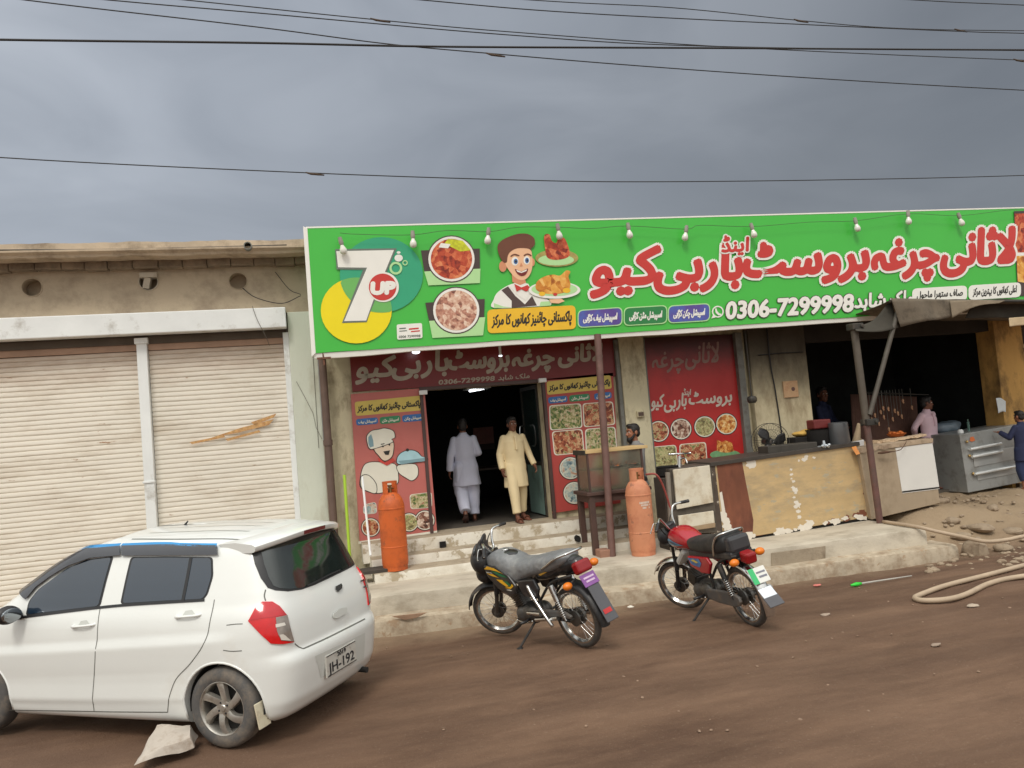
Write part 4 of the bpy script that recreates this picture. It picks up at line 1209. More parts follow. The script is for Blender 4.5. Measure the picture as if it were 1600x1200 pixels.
# pictures at the far right end of the sign
mb = MB()
mb.mat(SDARK); A.poly(mb, [(1584, 330), (1700, 326), (1706, 466), (1590, 462)], 1)
mb.mat(MEAT); A.poly(mb, [(1585, 334), (1699, 330), (1701, 391), (1587, 395)], 1.8); mb.mat(ROAST); A.poly(mb, [(1588, 400), (1702, 396), (1704, 460), (1590, 440)], 1.8)
mb.mat(SW); A.poly(mb, [(1586, 395), (1702, 391), (1702, 396), (1586, 400)], 2.4)
mb.build('dish_picture', None, sg)
mb = MB()   # rusty hanger and brackets below the sign
p = at(505, 560, YS + .02); mb.cyl(p + Vector((0, 0, .08)), p + Vector((.01, 0, -.09)), .012, None, 6); mb.box((p.x - .08, p.y - .02, p.z - .01), (p.x + .1, p.y + .02, p.z + .015))
mb.build('rusty_hook', RUSTM, sg)
for x in (1.2, 4.0, 6.8, 9.6, 12.4):
    b_ = bot_l.lerp(bot_e, (x - bot_l.x) / (bot_e.x - bot_l.x)); t_ = top_l.lerp(top_e, (x - top_l.x) / (top_e.x - top_l.x))
    mb = MB(); mb.box((x - .025, YS + .10, b_.z), (x + .025, YS + .15, t_.z - .02)); mb.box((x - .025, YS + .15, t_.z - .12), (x + .025, 11.5, t_.z - .07)); mb.box((x - .025, YS + .15, ZC + .17), (x + .025, 11.5, ZC + .21)); mb.build('bracket', DARKM, sg)

# bulbs on a drooping wire along the top of the sign
GLS = M('bulb_glass', srgb(226, 224, 214), .15, 0, .03, 9, spec=.6)
SOCK = M('bulb_socket', srgb(150, 146, 136), .5, 0, .1, 9)
BUL = [(533, 379), (645, 369), (763, 364), (872, 357), (982, 356), (1072, 360), (1175, 356), (1337, 347), (1419, 336), (1499, 339)]
YB = YS - .10
wp = [at(531, 364, YB), at(560, 366, YB), at(643, 367, YB), at(700, 360, YB), at(763, 362, YB), at(810, 355, YB), at(872, 355, YB), at(925, 357, YB), at(982, 353, YB), at(1072, 358, YB), at(1094, 352, YB), at(1175, 354, YB), at(1265, 347, YB), at(1337, 345, YB), at(1419, 334, YB), at(1499, 337, YB), at(1580, 328, YB), at(1640, 330, YB)]
mb = MB(); mb.tube(wp, .004, 5, sub=4)
tag(mb.build('bulb_wire', M('wire_dark', srgb(70, 90, 60), .6), smooth=True), 'thin wire of hanging bulbs strung along the top of the green sign', 'wire')
def bulb(first):
    x, y = first
    p = at(x, y, YB); t = thing('hanging_bulb', 'bulb', 'bulb', tuple(p), group='bulbs hanging along the sign')
    mb = MB(); mb.lathe([(.0, .075), (.026, .075), (.03, .03), (.034, .0), (.028, -.03), (.0, -.03)], (0, 0, 0), n=14); mb.xf(Matrix.Translation(p)); mb.build('socket', SOCK, t, smooth=40)
    mb = MB(); mb.lathe([(.0, -.028), (.022, -.03), (.026, -.05), (.044, -.085), (.05, -.115), (.044, -.145), (.024, -.162), (.0, -.166)], (0, 0, 0), n=16); mb.xf(Matrix.Translation(p)); mb.build('glass', GLS, t, smooth=True)
    return t
def copy_tree(o, parent=None):
    c = o.copy(); COL.objects.link(c)
    if parent is not None: c.parent = parent
    if o in WORLDROOT: WORLDROOT.add(c)
    for chd in list(o.children): copy_tree(chd, c)
    return c
b0 = bulb(BUL[0])
WHERE = ['over the big white seven, first from the sign\'s left end', 'between the white seven and the round meat dish', 'left of the waiter\'s hair', 'over the upper platter beside the waiter', 'over the first letters of the headline, right of the platter', 'over the gap before the small headline word', 'just right of the small headline word', 'above the middle of the headline, right of the long word', 'second from the right end of the sign', 'nearest the right end, above the last headline word']
for i, q in enumerate(BUL):
    b_ = b0 if i == 0 else copy_tree(b0)
    b_.location = at(*q, YB)
    b_.rotation_euler = (random.uniform(-.1, .1), random.uniform(-.25, .25), 0)
    b_['label'] = 'pale bulb hanging ' + WHERE[i]
# ================================================================== street furniture and kitchen gear in front of the restaurant
PZ = .43
# supporting poles
t = thing('canopy_pole', 'brown painted pole under the green sign, in front of the food display case', 'pole', (4.02, 10.16, PZ))
p0, p1 = at(957, 873, 10.16), at(934, 528, 10.48)
p0.z = PZ - .02
mb = MB(); mb.cyl(p0, p1 + Vector((0, 0, .05)), .052, None, 14); mb.build('shaft', BROWNM, t, smooth=40)
mb = MB(); mb.box((p0.x - .18, p0.y - .02, PZ - .01), (p0.x - .02, p0.y + .18, PZ + .10)); mb.build('base_block', M('brick_base', srgb(158, 118, 98), .9, 0, .2, 9, bump=.3), t, bevel=.01)
t = thing('awning_pole', 'grey brown pole with clamps at the left end of the tarpaulin, beside the painted counter', 'pole', (8.28, 9.92, PZ))
p0, pm, p1 = at(1375, 817, 9.92), at(1354, 662, 9.92), at(1334, 511, 9.92)
p0.z = PZ - .02
mb = MB(); mb.cyl(pm, p1 + Vector((0, 0, .02)), .056, None, 14); mb.build('upper_tube', M('pole_grey', srgb(92, 84, 74), .6, .1, .2, 6), t, smooth=40)
mb = MB(); mb.cyl(p0, pm, .050, None, 14); mb.build('lower_tube', M('pole_maroon', srgb(108, 76, 70), .6, .1, .25, 5, dirt=(srgb(84, 74, 66), .5, 3)), t, smooth=40)
for z, nm in ((p1, 'top_clamp'), (pm + Vector((.03, 0, .02)), 'clamp')):
    mb = MB(); mb.box((z.x - .08, z.y - .08, z.z - .05), (z.x + .12, z.y + .08, z.z + .05)); mb.cyl((z.x + .08, z.y - .11, z.z), (z.x + .08, z.y + .11, z.z), .03, None, 10); mb.build(nm, DARKM, t, bevel=.012)
# tarpaulin awning
TARP = M('tarpaulin', srgb(112, 101, 86), .9, 0, .25, 2.5, dirt=(srgb(74, 66, 56), .45, 4), bump=.3, bscale=40)
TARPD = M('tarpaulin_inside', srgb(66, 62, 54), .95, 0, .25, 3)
aw = thing('tarpaulin_awning', 'sagging brown tarpaulin awning stretched over the right end of the kitchen', 'awning', (8.9, 9.7, 3.3))
YT = 9.75
fl = at(1392, 467, YT); frn = at(1640, 468, YT)
mb = MB(); K = 36; J = 8
V = []
for j in range(J + 1):
    for i in range(K + 1):
        u, v = i / K, j / J
        x = fl.x + (13.6 - fl.x) * u; y = YT + (11.3 - YT) * v
        z = fl.z + (frn.z - fl.z) * u * (13.6 - fl.x) / (frn.x - fl.x) - .10 * v - .09 * sin(pi * v) * (.6 + .4 * sin(u * 9)) + .02 * noise.noise((x * 2, y * 2, 0))
        V.append((x, y, z))
mb.mesh(V, [(j*(K+1)+i, j*(K+1)+i+1, (j+1)*(K+1)+i+1, (j+1)*(K+1)+i) for j in range(J) for i in range(K)])
so_ = mb.build('sheet', TARP, aw, smooth=True)
sd_ = so_.modifiers.new('thick', 'SOLIDIFY'); sd_.thickness = .006
def hang(name, topl, botl, Y, m, sag=.03, par=None, yb=None):
    """cloth hanging between two pixel polylines"""
    mb = MB(); n = 28; rows = []
    tl = catmull([Vector((*p, 0)) for p in topl], 8); bl = catmull([Vector((*p, 0)) for p in botl], 8)
    def smp(L, t):
        k = t * (len(L) - 1); i = min(int(k), len(L) - 2); return L[i].lerp(L[i+1], k - i)
    V = []; R = 7
    for j in range(R + 1):
        for i in range(n + 1):
            a_, b_ = smp(tl, i/n), smp(bl, i/n); q = a_.lerp(b_, j/R)
            yy = Y + ((yb if yb else Y) - Y) * j / R
            p = at(q.x, q.y, yy); V.append(p + Vector((0, sag * noise.noise((p.x * 3.5, p.z * 2.2, 1)) * j / R - .02 * j / R, 0)))
    mb.mesh(V, [(j*(n+1)+i, j*(n+1)+i+1, (j+1)*(n+1)+i+1, (j+1)*(n+1)+i) for j in range(R) for i in range(n)])
    o = mb.build(name, m, par, smooth=True)
    s_ = o.modifiers.new('thick', 'SOLIDIFY'); s_.thickness = .006
    return o
hang('front_flap', [(1392, 466), (1440, 467), (1500, 469), (1560, 470)], [(1407, 511), (1440, 503), (1484, 496), (1520, 478), (1562, 471)], YT - .01, TARP, .10, aw)
hang('fold', [(1484, 470), (1520, 469), (1570, 470)], [(1440, 500), (1486, 497), (1524, 479), (1560, 474)][1:], YT - .05, M('tarpaulin_fold', srgb(136, 122, 102), .9, 0, .2, 3, bump=.3), .05, aw)
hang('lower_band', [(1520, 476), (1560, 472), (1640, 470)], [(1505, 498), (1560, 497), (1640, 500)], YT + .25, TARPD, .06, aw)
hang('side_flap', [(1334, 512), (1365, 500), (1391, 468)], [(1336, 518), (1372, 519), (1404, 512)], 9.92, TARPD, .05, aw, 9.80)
hang('hanging_rag', [(1576, 497), (1600, 495), (1640, 493)], [(1574, 511), (1600, 508), (1640, 506)], YT + .1, M('cream_rag', srgb(196, 174, 140), .9, 0, .15, 5), .04, aw)
mb = MB(); mb.cyl(fl + Vector((-.02, .01, -.03)), Vector((13.6, YT + .01, fl.z - .22)), .022, None, 10); mb.cyl(at(1338, 514, 9.92), at(1398, 500, 9.85), .022, None, 10)
mb.build('front_rail', DARKM, aw, smooth=40)
mb = MB(); mb.cyl(at(1359, 648, 9.86), at(1406, 474, YT + .04), .036, None, 12); mb.build('brace', M('brace_grey', srgb(92, 86, 78), .6, .2, .2, 6), aw, smooth=40)

# gas cylinders
def gas(name, lab, base, top_px, Y, body, r, lettering_=False):
    p = base; h = 1.02
    t = thing(name, lab, 'gas cylinder', tuple(p), group='gas cylinders')
    mb = MB()
    prof = [(0, .06), (r*.96, .06), (r, .10), (r, h*.30), (r+.004, h*.305), (r+.004, h*.315), (r, h*.32), (r, h*.80), (r+.005, h*.805), (r+.005, h*.82), (r, h*.825), (r*.985, h*.86), (r*.90, h*.92), (r*.68, h*.985), (r*.40, h*1.02), (0, h*1.02)]
    mb.lathe(prof, p, n=36); mb.build('body', body, t, smooth=35)
    mb = MB(); mb.lathe([(r*.90, 0), (r*.93, 0), (r*.95, .10), (r*.91, .10)], p, n=32, closed=True); mb.build('foot_ring', body, t, smooth=35)
    mb = MB(); mb.cyl(p + Vector((0, 0, h*1.0)), p + Vector((0, 0, h*1.10)), .028, .022, 12); mb.cyl(p + Vector((-.05, -.02, h*1.07)), p + Vector((.05, .02, h*1.07)), .014, None, 8); mb.lathe([(0, 0), (.03, 0), (.03, .02), (0, .02)], p + Vector((0, 0, h*1.10)), n=12); mb.build('valve', M('valve_brass', srgb(150, 120, 76), .4, .7, .1, 9), t, smooth=40)
    mb = MB()   # shroud: two curved plates joined by a rim
    for a0, a1 in ((-.6, 1.2), (2.2, 4.3)):
        ro, ri = r*.56, r*.52; ns = 10
        V = []
        for i in range(ns + 1):
            a_ = a0 + (a1 - a0) * i / ns
            for rr_, z in ((ro, h*.96), (ro, h*1.16), (ri, h*1.16), (ri, h*.96)): V.append(p + Vector((rr_*cos(a_), rr_*sin(a_), z)))
        mb.mesh(V, [(i*4+k, i*4+(k+1)%4, (i+1)*4+(k+1)%4, (i+1)*4+k) for i in range(ns) for k in range(4)] + [(0,1,2,3), (ns*4+3, ns*4+2, ns*4+1, ns*4)])
    mb.build('shroud', body, t, smooth=35)
    mb = MB(); mb.lathe([(r*.52, 0), (r*.57, 0), (r*.57, .02), (r*.52, .02)], p + Vector((0, 0, h*1.15)), n=28, closed=True); mb.build('handle_ring', body, t, smooth=35)
    if lettering_:
        mb = MB(); rows_ = ('LPG GAS', '45 KG', 'FLAMMABLE')
        for k, s in enumerate(rows_[:0]): pass
        for k, (z0, z1) in enumerate(((.70, .728), (.668, .692), (.632, .657))):
            for seg in range(9):
                if (k == 0 and seg > 7) or random.random() < .12: continue
                a0 = -1.95 + seg * .105; a1 = a0 + .085
                V = [p + Vector(((r+.0035)*cos(q), (r+.0035)*sin(q), z)) for q, z in ((a0, h*z0), (a1, h*z0 + .004), (a1, h*z1 + .004), (a0, h*z1))]
                mb.face(V)
        mb.build('stencilled_text', M('stencil_white', srgb(222, 204, 188), .7, 0, .15, 30), t)
    return t
ORG = M('orange_cylinder_paint', srgb(206, 98, 40), .55, 0, .12, 3, dirt=(srgb(150, 70, 36), .42, 4), rust=(srgb(130, 78, 52), .04, 5))
SAL = M('faded_orange_paint', srgb(206, 138, 102), .65, 0, .12, 3, dirt=(srgb(176, 104, 76), .42, 4), rust=(srgb(160, 108, 84), .05, 6))
c1 = at(617, 868, 10.62); c1.z = .555
gas('gas_cylinder', 'bright orange tall gas cylinder standing on the steps beside the chef panel', c1, None, 10.6, ORG, .178)
c2 = at(1006, 868, 9.97); c2.z = PZ
gas('gas_cylinder', 'faded salmon gas cylinder with white stencilled lines in front of the food display', c2, None, 9.97, SAL, .178, True)
mb = MB(); b_ = c1 + Vector((-.2, -.1, 0)); mb.box((c1.x - .55, 10.50, .556), (c1.x - .12, 10.80, .60)); 
tag(mb.build('dark_board', M('dark_board', srgb(66, 60, 54), .8, 0, .2, 5), bevel=.006), 'dark flat board lying at the foot of the white pole', 'board')
mb = MB(); hs = c2 + Vector((.12, -.05, 1.1)); mb.tube([hs, hs + Vector((.12, -.1, -.02)), at(1040, 770, 9.85), at(1052, 812, 9.85), at(1062, 850, 9.75)], .014, 8, sub=6)
tag(mb.build('gas_hose', M('red_hose', srgb(150, 70, 62), .5, 0, .1, 6), smooth=True), 'dull red hose running down beside the salmon gas cylinder', 'hose')

# food display case on a wooden table
WOOD = M('dark_wood', srgb(86, 62, 54), .7, 0, .25, 5, stretch=(1, 1, .3), dirt=(srgb(54, 44, 40), .4, 5))
GLASS = M('dirty_glass', srgb(206, 206, 186), .25, 0, .05, 4, trans=.9)
dt = thing('display_table', 'dark wooden table carrying the glass food case beside the brown pole', 'table', (4.2, 10.4, PZ))
ta, tb_, tcx, td = at(897, 770, 10.75), at(952, 779, 10.35), at(1012, 767, 10.35), at(985, 760, 10.9)
x0, x1, y0, y1 = 3.82, 4.74, 10.36, 10.90
zt = 1.27
mb = MB(); mb.box((x0 - .04, y0 - .03, zt), (x1 + .04, y1 + .03, zt + .05)); mb.build('table_top', WOOD, dt, bevel=.008)
mb = MB(); mb.box((x0, y0 + .01, zt - .10), (x1, y0 + .03, zt - .002)); mb.box((x0, y1 - .03, zt - .10), (x1, y1 - .01, zt - .002)); mb.box((x0 + .003, y0 + .031, zt - .10), (x0 + .023, y1 - .031, zt - .002)); mb.build('apron', WOOD, dt)
for lx, ly in ((x0 + .04, y0 + .04), (x1 - .04, y0 + .04), (x0 + .04, y1 - .04), (x1 - .04, y1 - .04)):
    zb = PZ if ly < 10.6 else .555
    mb = MB(); mb.box((lx - .042, ly - .042, zb), (lx + .042, ly + .042, zt - .001)); mb.build('leg', WOOD, dt, bevel=.006)
fc = thing('food_case', 'glass food display case with fried snacks on its shelf, standing on the dark table', 'display case', (4.25, 10.5, zt + .05))
z0, z1 = zt + .051, zt + .60
fx0, fx1, fy0, fy1 = x0 + .03, x1 - .05, y0 + .03, y1 - .06
for px_, py_ in ((fx0, fy0), (fx1, fy0), (fx0, fy1), (fx1, fy1)):
    mb = MB(); mb.box((px_ - .014, py_ - .014, z0), (px_ + .014, py_ + .014, z1)); mb.build('corner_post', WOOD, fc)
mb = MB(); mb.box((fx0 - .03, fy0 - .03, z1 + .001), (fx1 + .10, fy1 + .03, z1 + .045)); mb.build('top_board', M('pale_board', srgb(206, 176, 124), .7, 0, .12, 5, stretch=(.4, 1, 1)), fc, bevel=.005)
mb = MB(); mb.box((fx0 - .045, fy0 - .02, z1 - .02), (fx0 - .016, fy1 + .02, z1 + .05)); mb.build('edge_strip', DARKM, fc)
for q, nm in ((((fx0 + .014, fy0 - .002, z0), (fx1 - .014, fy0 + .003, z1)), 'glass_pane'), (((fx0 - .002, fy0 + .014, z0), (fx0 + .003, fy1 - .014, z1)), 'glass_pane'), (((fx1 - .003, fy0 + .014, z0), (fx1 + .002, fy1 - .014, z1)), 'glass_pane')):
    mb = MB(); mb.box(*q); mb.build(nm, GLASS, fc)
for zz in (z0 + .02, z0 + .30):
    mb = MB(); mb.box((fx0 + .015, fy0 + .015, zz), (fx1 - .015, fy1 - .015, zz + .012)); mb.build('shelf', M('case_shelf', srgb(150, 146, 130), .5, .3, .1, 5), fc)
SNACK = M('fried_snack', srgb(206, 112, 44), .6, 0, .3, 14, dirt=(srgb(140, 66, 28), .4, 20))
for k, (zz, cx) in enumerate(((z0 + .315, 4.30), (z0 + .315, 4.56), (z0 + .035, 4.6))):
    tr = thing('snack_tray', ['round steel tray heaped with orange fritters on the left of the upper case shelf', 'round steel tray heaped with orange fritters on the right of the upper case shelf', 'low tray of dark fried pieces on the bottom shelf of the food case'][k], 'tray of snacks', (cx, 10.5, zz), group='snack trays')
    mb = MB(); mb.lathe([(0, 0), (.12, 0), (.14, .025), (.136, .025), (.116, .006), (0, .006)], (cx, 10.5, zz), n=24); mb.build('plate', M('steel', srgb(190, 190, 186), .3, .9, .08, 5), tr, smooth=40)
    mb = MB()
    for q in range(26 if k < 2 else 10):
        a_ = random.uniform(0, 2*pi); rr_ = .11 * sqrt(random.random()); hgt = (.11 - rr_) * (.9 if k < 2 else .2)
        mb.ell((cx + rr_*cos(a_), 10.5 + rr_*sin(a_), zz + .02 + random.uniform(0, max(hgt, .005))), (random.uniform(.018, .03), random.uniform(.018, .03), random.uniform(.012, .02)), Matrix.Rotation(random.uniform(0, 3), 3, 'Z'), 8, 6)
    mb.jitter(.006, 30); mb.build('fritters', SNACK, tr, smooth=True)
# steel stove cabinet with a tap and a dark pot beside it
BRUSH = M('brushed_steel', srgb(224, 216, 196), .42, .12, .12, 3, dirt=(srgb(182, 160, 126), .42, 4), bump=.05)
sv = thing('steel_cabinet', 'small stained steel cabinet on legs between the salmon cylinder and the painted counter', 'cabinet', (5.22, 9.9, PZ))
Y1 = 9.88
q = lambda a_, b_: at(a_, b_, Y1)
def slabq(pts, d, nm, m, par, bev=.006):
    mb = MB(); mb.slab([q(*pts[3]), q(*pts[2]), q(*pts[1]), q(*pts[0])], (0, d, 0)); return mb.build(nm, m, par, bevel=bev)
slabq([(1052, 734), (1109, 727), (1115, 785), (1058, 796)], .03, 'front_panel', BRUSH, sv)
slabq([(1060, 806), (1115, 798), (1117, 817), (1062, 826)], .03, 'drawer_front', BRUSH, sv)
mb = MB(); A0, B0, C0, D0 = at(1046, 733, Y1 + .04), at(1112, 725, Y1 + .04), at(1121, 832, Y1 + .04), at(1055, 836, Y1 + .04); mb.slab([D0, C0, B0, A0], (0, .45, 0)); mb.build('carcass', M('stove_dark', srgb(96, 88, 78), .6, .3, .2, 5, dirt=(srgb(60, 52, 46), .4, 6)), sv, bevel=.008)
slabq([(1058, 826), (1118, 817), (1118, 824), (1058, 833)], .04, 'bottom_rail', M('rail_tan', srgb(170, 146, 116), .6, .2, .2, 6), sv)
for px_ in (1060, 1114):
    p = at(px_, 832, Y1 + .06); mb = MB(); mb.box((p.x - .025, p.y, PZ), (p.x + .025, p.y + .05, p.z)); mb.build('leg', RUSTM, sv)
    mb = MB(); mb.box((p.x - .02, p.y + .34, PZ), (p.x + .02, p.y + .385, p.z)); mb.build('leg', RUSTM, sv)
mb = MB(); p = at(1045, 790, Y1 + .02); mb.cyl(at(1043, 738, Y1), Vector((at(1050, 850, Y1).x, Y1, PZ)), .035, None, 12); mb.build('side_pipe', M('dull_pipe', srgb(150, 142, 130), .5, .4, .15, 6), sv, smooth=40)
CHR = M('chrome', srgb(220, 220, 220), .15, 1, 0)
tp = thing('water_tap', 'chrome tap with crossbar handle above the small steel cabinet', 'tap', tuple(at(1062, 730, Y1 + .15)))
mb = MB(); a0, a1 = at(1062, 734, Y1 + .15), at(1062, 712, Y1 + .15); mb.cyl(a0, a1, .03, .026, 12); mb.build('stem', CHR, tp, smooth=40)
mb = MB(); mb.cyl(at(1046, 710, Y1 + .12), at(1078, 708, Y1 + .18), .014, None, 10); mb.ell(at(1046, 710, Y1 + .12), (.02,)*3); mb.ell(at(1078, 708, Y1 + .18), (.02,)*3); mb.build('handle', CHR, tp, smooth=True)
mb = MB(); mb.tube([at(1062, 718, Y1 + .15), at(1070, 716, Y1 + .05), at(1074, 724, Y1 - .02)], .012, 8, sub=4); mb.build('spout', CHR, tp, smooth=True)
pt = thing('black_pot', 'sooty round pot standing behind the steel cabinet on its left side', 'pot', tuple(at(1045, 742, Y1 + .25)))
p = at(1044, 745, Y1 + .28); mb = MB(); mb.lathe([(0, 0), (.12, 0), (.15, .03), (.155, .14), (.165, .15), (.155, .155), (.14, .145), (.135, .03), (0, .02)], p, n=24); mb.build('bowl', SOOT, pt, smooth=40)
mb = MB(); mb.tube([p + Vector((.15, 0, .12)), p + Vector((.19, -.01, .15)), p + Vector((.2, -.02, .11)), p + Vector((.155, 0, .08))], .009, 6, sub=3); mb.build('handle', SOOT, pt, smooth=True)
mb = MB(); mb.box((p.x - .16, p.y - .16, PZ), (p.x + .16, p.y + .16, p.z)); tag(mb.build('pot_stand', M('stand_dark', srgb(74, 66, 58), .8, 0, .25, 4), bevel=.01), 'dark box stand under the sooty pot', 'stand')

# long counter of painted, peeling sheet metal
PEEL = M('peeling_paint', srgb(200, 172, 126), .75, 0, .16, 2.6, stretch=(.6, 1, 1.6), dirt=(srgb(164, 146, 116), .46, 3), rust=(srgb(176, 164, 138), .13, 7), bump=.15)
MAROON = M('maroon_sheet', srgb(128, 76, 54), .75, 0, .3, 4, stretch=(1, 1, .4), dirt=(srgb(92, 52, 40), .4, 5))
FLAKE = M('white_flaked_paint', srgb(226, 218, 204), .8, 0, .08, 8)
pc = thing('painted_counter', 'long serving counter clad in peeling ochre and maroon painted sheet metal', 'counter', (7, 10.2, PZ))
def lineY(px): return 9.98 + (px - 1145) / 220 * .30
cq = lambda x, y, dy=0: at(x, y, lineY(x) + dy)
mb = MB(); mb.slab([cq(1132, 846), cq(1368, 806), cq(1342, 694), cq(1113, 727)], (.02, .72, 0)); mb.build('carcass', PEEL, pc, bevel=.006)
mb = MB(); mb.slab([cq(1133, 846, -.004), cq(1192, 836, -.004), cq(1178, 718, -.004), cq(1120, 727, -.004)], (0, .003, 0)); mb.build('maroon_panel', MAROON, pc)
def flakes(pts, seed, n, size):
    """ragged patches of bare white undercoat along a pixel polyline"""
    random.seed(seed); mb = MB()
    for i in range(n):
        k = random.random() * (len(pts) - 1); a_ = int(k); f = k - a_
        cx = pts[a_][0] + (pts[a_+1][0] - pts[a_][0]) * f + random.gauss(0, 1.6); cy = pts[a_][1] + (pts[a_+1][1] - pts[a_][1]) * f + random.gauss(0, 1.6)
        s = size * random.uniform(.5, 1.9); m_ = 13; pz = random.uniform(0, 99)
        dy = -.0065 - i * .00008
        mb.face([cq(cx + s * 1.4 * cos(2*pi*j/m_) * (1 + .75 * noise.noise((2*cos(2*pi*j/m_) + pz, 2*sin(2*pi*j/m_), 0))), cy + s * sin(2*pi*j/m_) * (1 + .75 * noise.noise((2*cos(2*pi*j/m_) + pz, 2*sin(2*pi*j/m_), 0))), dy) for j in range(m_)])
    return mb
mb = flakes([(1134, 842), (1160, 839), (1180, 836)], 3, 14, 2.8); flk = flakes
o = mb.build('paint_flakes', FLAKE, pc)
flakes([(1128, 800), (1140, 842)], 4, 16, 2.6).build('paint_flakes', FLAKE, pc)
flakes([(1176, 720), (1172, 727)], 5, 4, 3).build('paint_flakes', FLAKE, pc)
flakes([(1234, 730), (1240, 760), (1246, 790), (1252, 818)], 6, 22, 1.7).build('paint_flakes', FLAKE, pc)
flakes([(1212, 833), (1226, 830), (1240, 828), (1252, 822), (1262, 824), (1266, 812), (1290, 817), (1310, 813), (1356, 806)], 7, 44, 2.4).build('paint_flakes', FLAKE, pc)
flakes([(1232, 722), (1262, 716), (1310, 706)], 8, 7, 1.7).build('paint_flakes', FLAKE, pc)
mb = MB(); mb.face([cq(x, y, -.006) for x, y in ((1124, 770), (1128, 768), (1140, 838), (1150, 840), (1150, 845), (1134, 846))]); mb.build('white_strip', FLAKE, pc)
random.seed(11)
mb = flakes([(1290, 816), (1330, 808), (1352, 800), (1356, 760)], 9, 16, 2.4); mb.build('rust_patches', MAROON, pc)
mb = MB(); mb.slab([cq(1130, 850, .02), cq(1370, 810, .02), cq(1370, 806, .02), cq(1130, 846, .02)], (.02, .66, 0)); mb.build('dark_plinth', SOOT, pc)
mb = MB(); mb.slab([cq(1110, 729, -.03), cq(1344, 696, -.03), cq(1343, 690, -.03), cq(1110, 723, -.03)], (.02, .80, 0)); mb.build('counter_top', M('counter_top_dark', srgb(74, 68, 62), .5, .2, .2, 5), pc, bevel=.004)
mb = MB(); mb.slab([cq(1112, 846, -.01), cq(1131, 846, -.01), cq(1117, 727, -.01), cq(1104, 729, -.01)], (.02, .3, 0)); mb.build('end_post', M('end_post_dark', srgb(84, 72, 62), .85, 0, .3, 6, rust=(srgb(190, 180, 164), .12, 6)), pc)
# tan box counter with a white sheet
tc_ = thing('tan_counter', 'plain tan serving counter with a white sheet on its front, beside the awning pole', 'counter', (9.4, 10.4, .45))
TAN = M('tan_counter_paint', srgb(168, 150, 126), .8, 0, .1, 2, dirt=(srgb(140, 122, 98), .35, 3), bump=.1)
l2 = lambda px: 10.16 + (px - 1342) / 126 * .22
c2q = lambda x, y, dy=0: at(x, y, l2(x) + dy)
mb = MB(); mb.slab([c2q(1362, 812), c2q(1469, 786), c2q(1457, 690), c2q(1342, 702)], (.02, .75, 0)); mb.build('carcass', TAN, tc_, bevel=.008)
mb = MB(); mb.slab([c2q(1410, 771, -.006), c2q(1468, 764, -.006), c2q(1457, 692, -.006), c2q(1399, 700, -.006)], (0, .004, 0)); mb.build('white_sheet', M('white_sheet', srgb(224, 222, 216), .55, 0, .04, 3), tc_)
mb = MB(); mb.slab([c2q(1410, 770, -.009), c2q(1468, 763, -.009), c2q(1468, 760.5, -.009), c2q(1410, 767.5, -.009)], (0, .002, 0)); mb.build('black_line', INK, tc_)
mb = MB()
V = []
rows = []
N = 40
for i in range(N + 1):
    t_ = i / N; x = 1340 + 118 * t_; y = 703 - 15 * t_
    dp = 3 + 5 * abs(noise.noise((t_ * 7, 1, 0))) * (1 if t_ < .62 else .25)
    yv = l2(x)
    rows.append([at(x, y + dp, yv - .02), at(x, y - 3, yv - .025), at(x, y - 3, yv - .02) + Vector((.02, .8, .02)), at(x, y + 1, yv) + Vector((.02, .8, 0))])
mb.loft(rows); mb.build('worn_top', M('worn_top', srgb(190, 168, 142), .8, 0, .2, 4, dirt=(srgb(110, 84, 66), .42, 7)), tc_)
# loose things lying on the counters
def zct(x):
    a_, b_ = cq(1113, 725, -.03), cq(1344, 692, -.03); return a_.z + (b_.z - a_.z) * (x - a_.x) / (b_.x - a_.x) + .004
def onct(px_, Y): p = at(px_, 700, Y); return Vector((p.x, Y, zct(p.x)))
mb = MB(); p = onct(1313, 10.35); mb.lathe([(0, 0), (.155, 0), (.16, .01), (.145, .34), (.13, .35), (.0, .35)], p, n=26)
tag(mb.build('steel_canister', M('dull_steel', srgb(112, 114, 116), .35, .6, .15, 4), smooth=40), 'dull grey upright steel canister on the painted counter near the awning pole', 'canister')
mb = MB(); p = onct(1280, 10.55); mb.lathe([(0, 0), (.13, 0), (.17, .06), (.175, .26), (.185, .27), (.165, .265), (.15, .05), (0, .02)], p, n=24)
tag(mb.build('dark_bucket', SOOT, smooth=40), 'dark soot-stained bucket left of the steel canister on the painted counter', 'bucket')
mb = MB(); p = p + Vector((.03, 0, .272)); mb.box((p.x - .15, p.y - .1, p.z), (p.x + .15, p.y + .1, p.z + .15)); mb.jitter(.02, 8)
tag(mb.build('red_crate', M('dim_red_plastic', srgb(112, 42, 40), .5, 0, .15, 5), bevel=.02), 'dim red box resting on the dark bucket in the kitchen', 'box')
st_ = MB(); p = onct(1238, 10.3)
st_.box((p.x - .50, 10.18, p.z), (p.x + .36, 10.46, p.z + .11)); tag(st_.build('griddle', M('griddle_dark', srgb(70, 66, 60), .6, .2, .2, 6), bevel=.01), 'long dark griddle lying on the painted counter in front of the fan', 'griddle')
mb = MB(); p = onct(1256, 10.72); mb.box((p.x - .22, p.y - .12, p.z), (p.x + .2, p.y + .12, p.z + .17)); tag(mb.build('dark_tray', SOOT, bevel=.01), 'black tray box under the yellow bundle on the painted counter', 'tray')
mb = MB(); p = p + Vector((0, 0, .215)); mb.ell(p, (.18, .12, .05)); mb.ell(p + Vector((.08, .02, .02)), (.1, .09, .045)); mb.jitter(.02, 9)
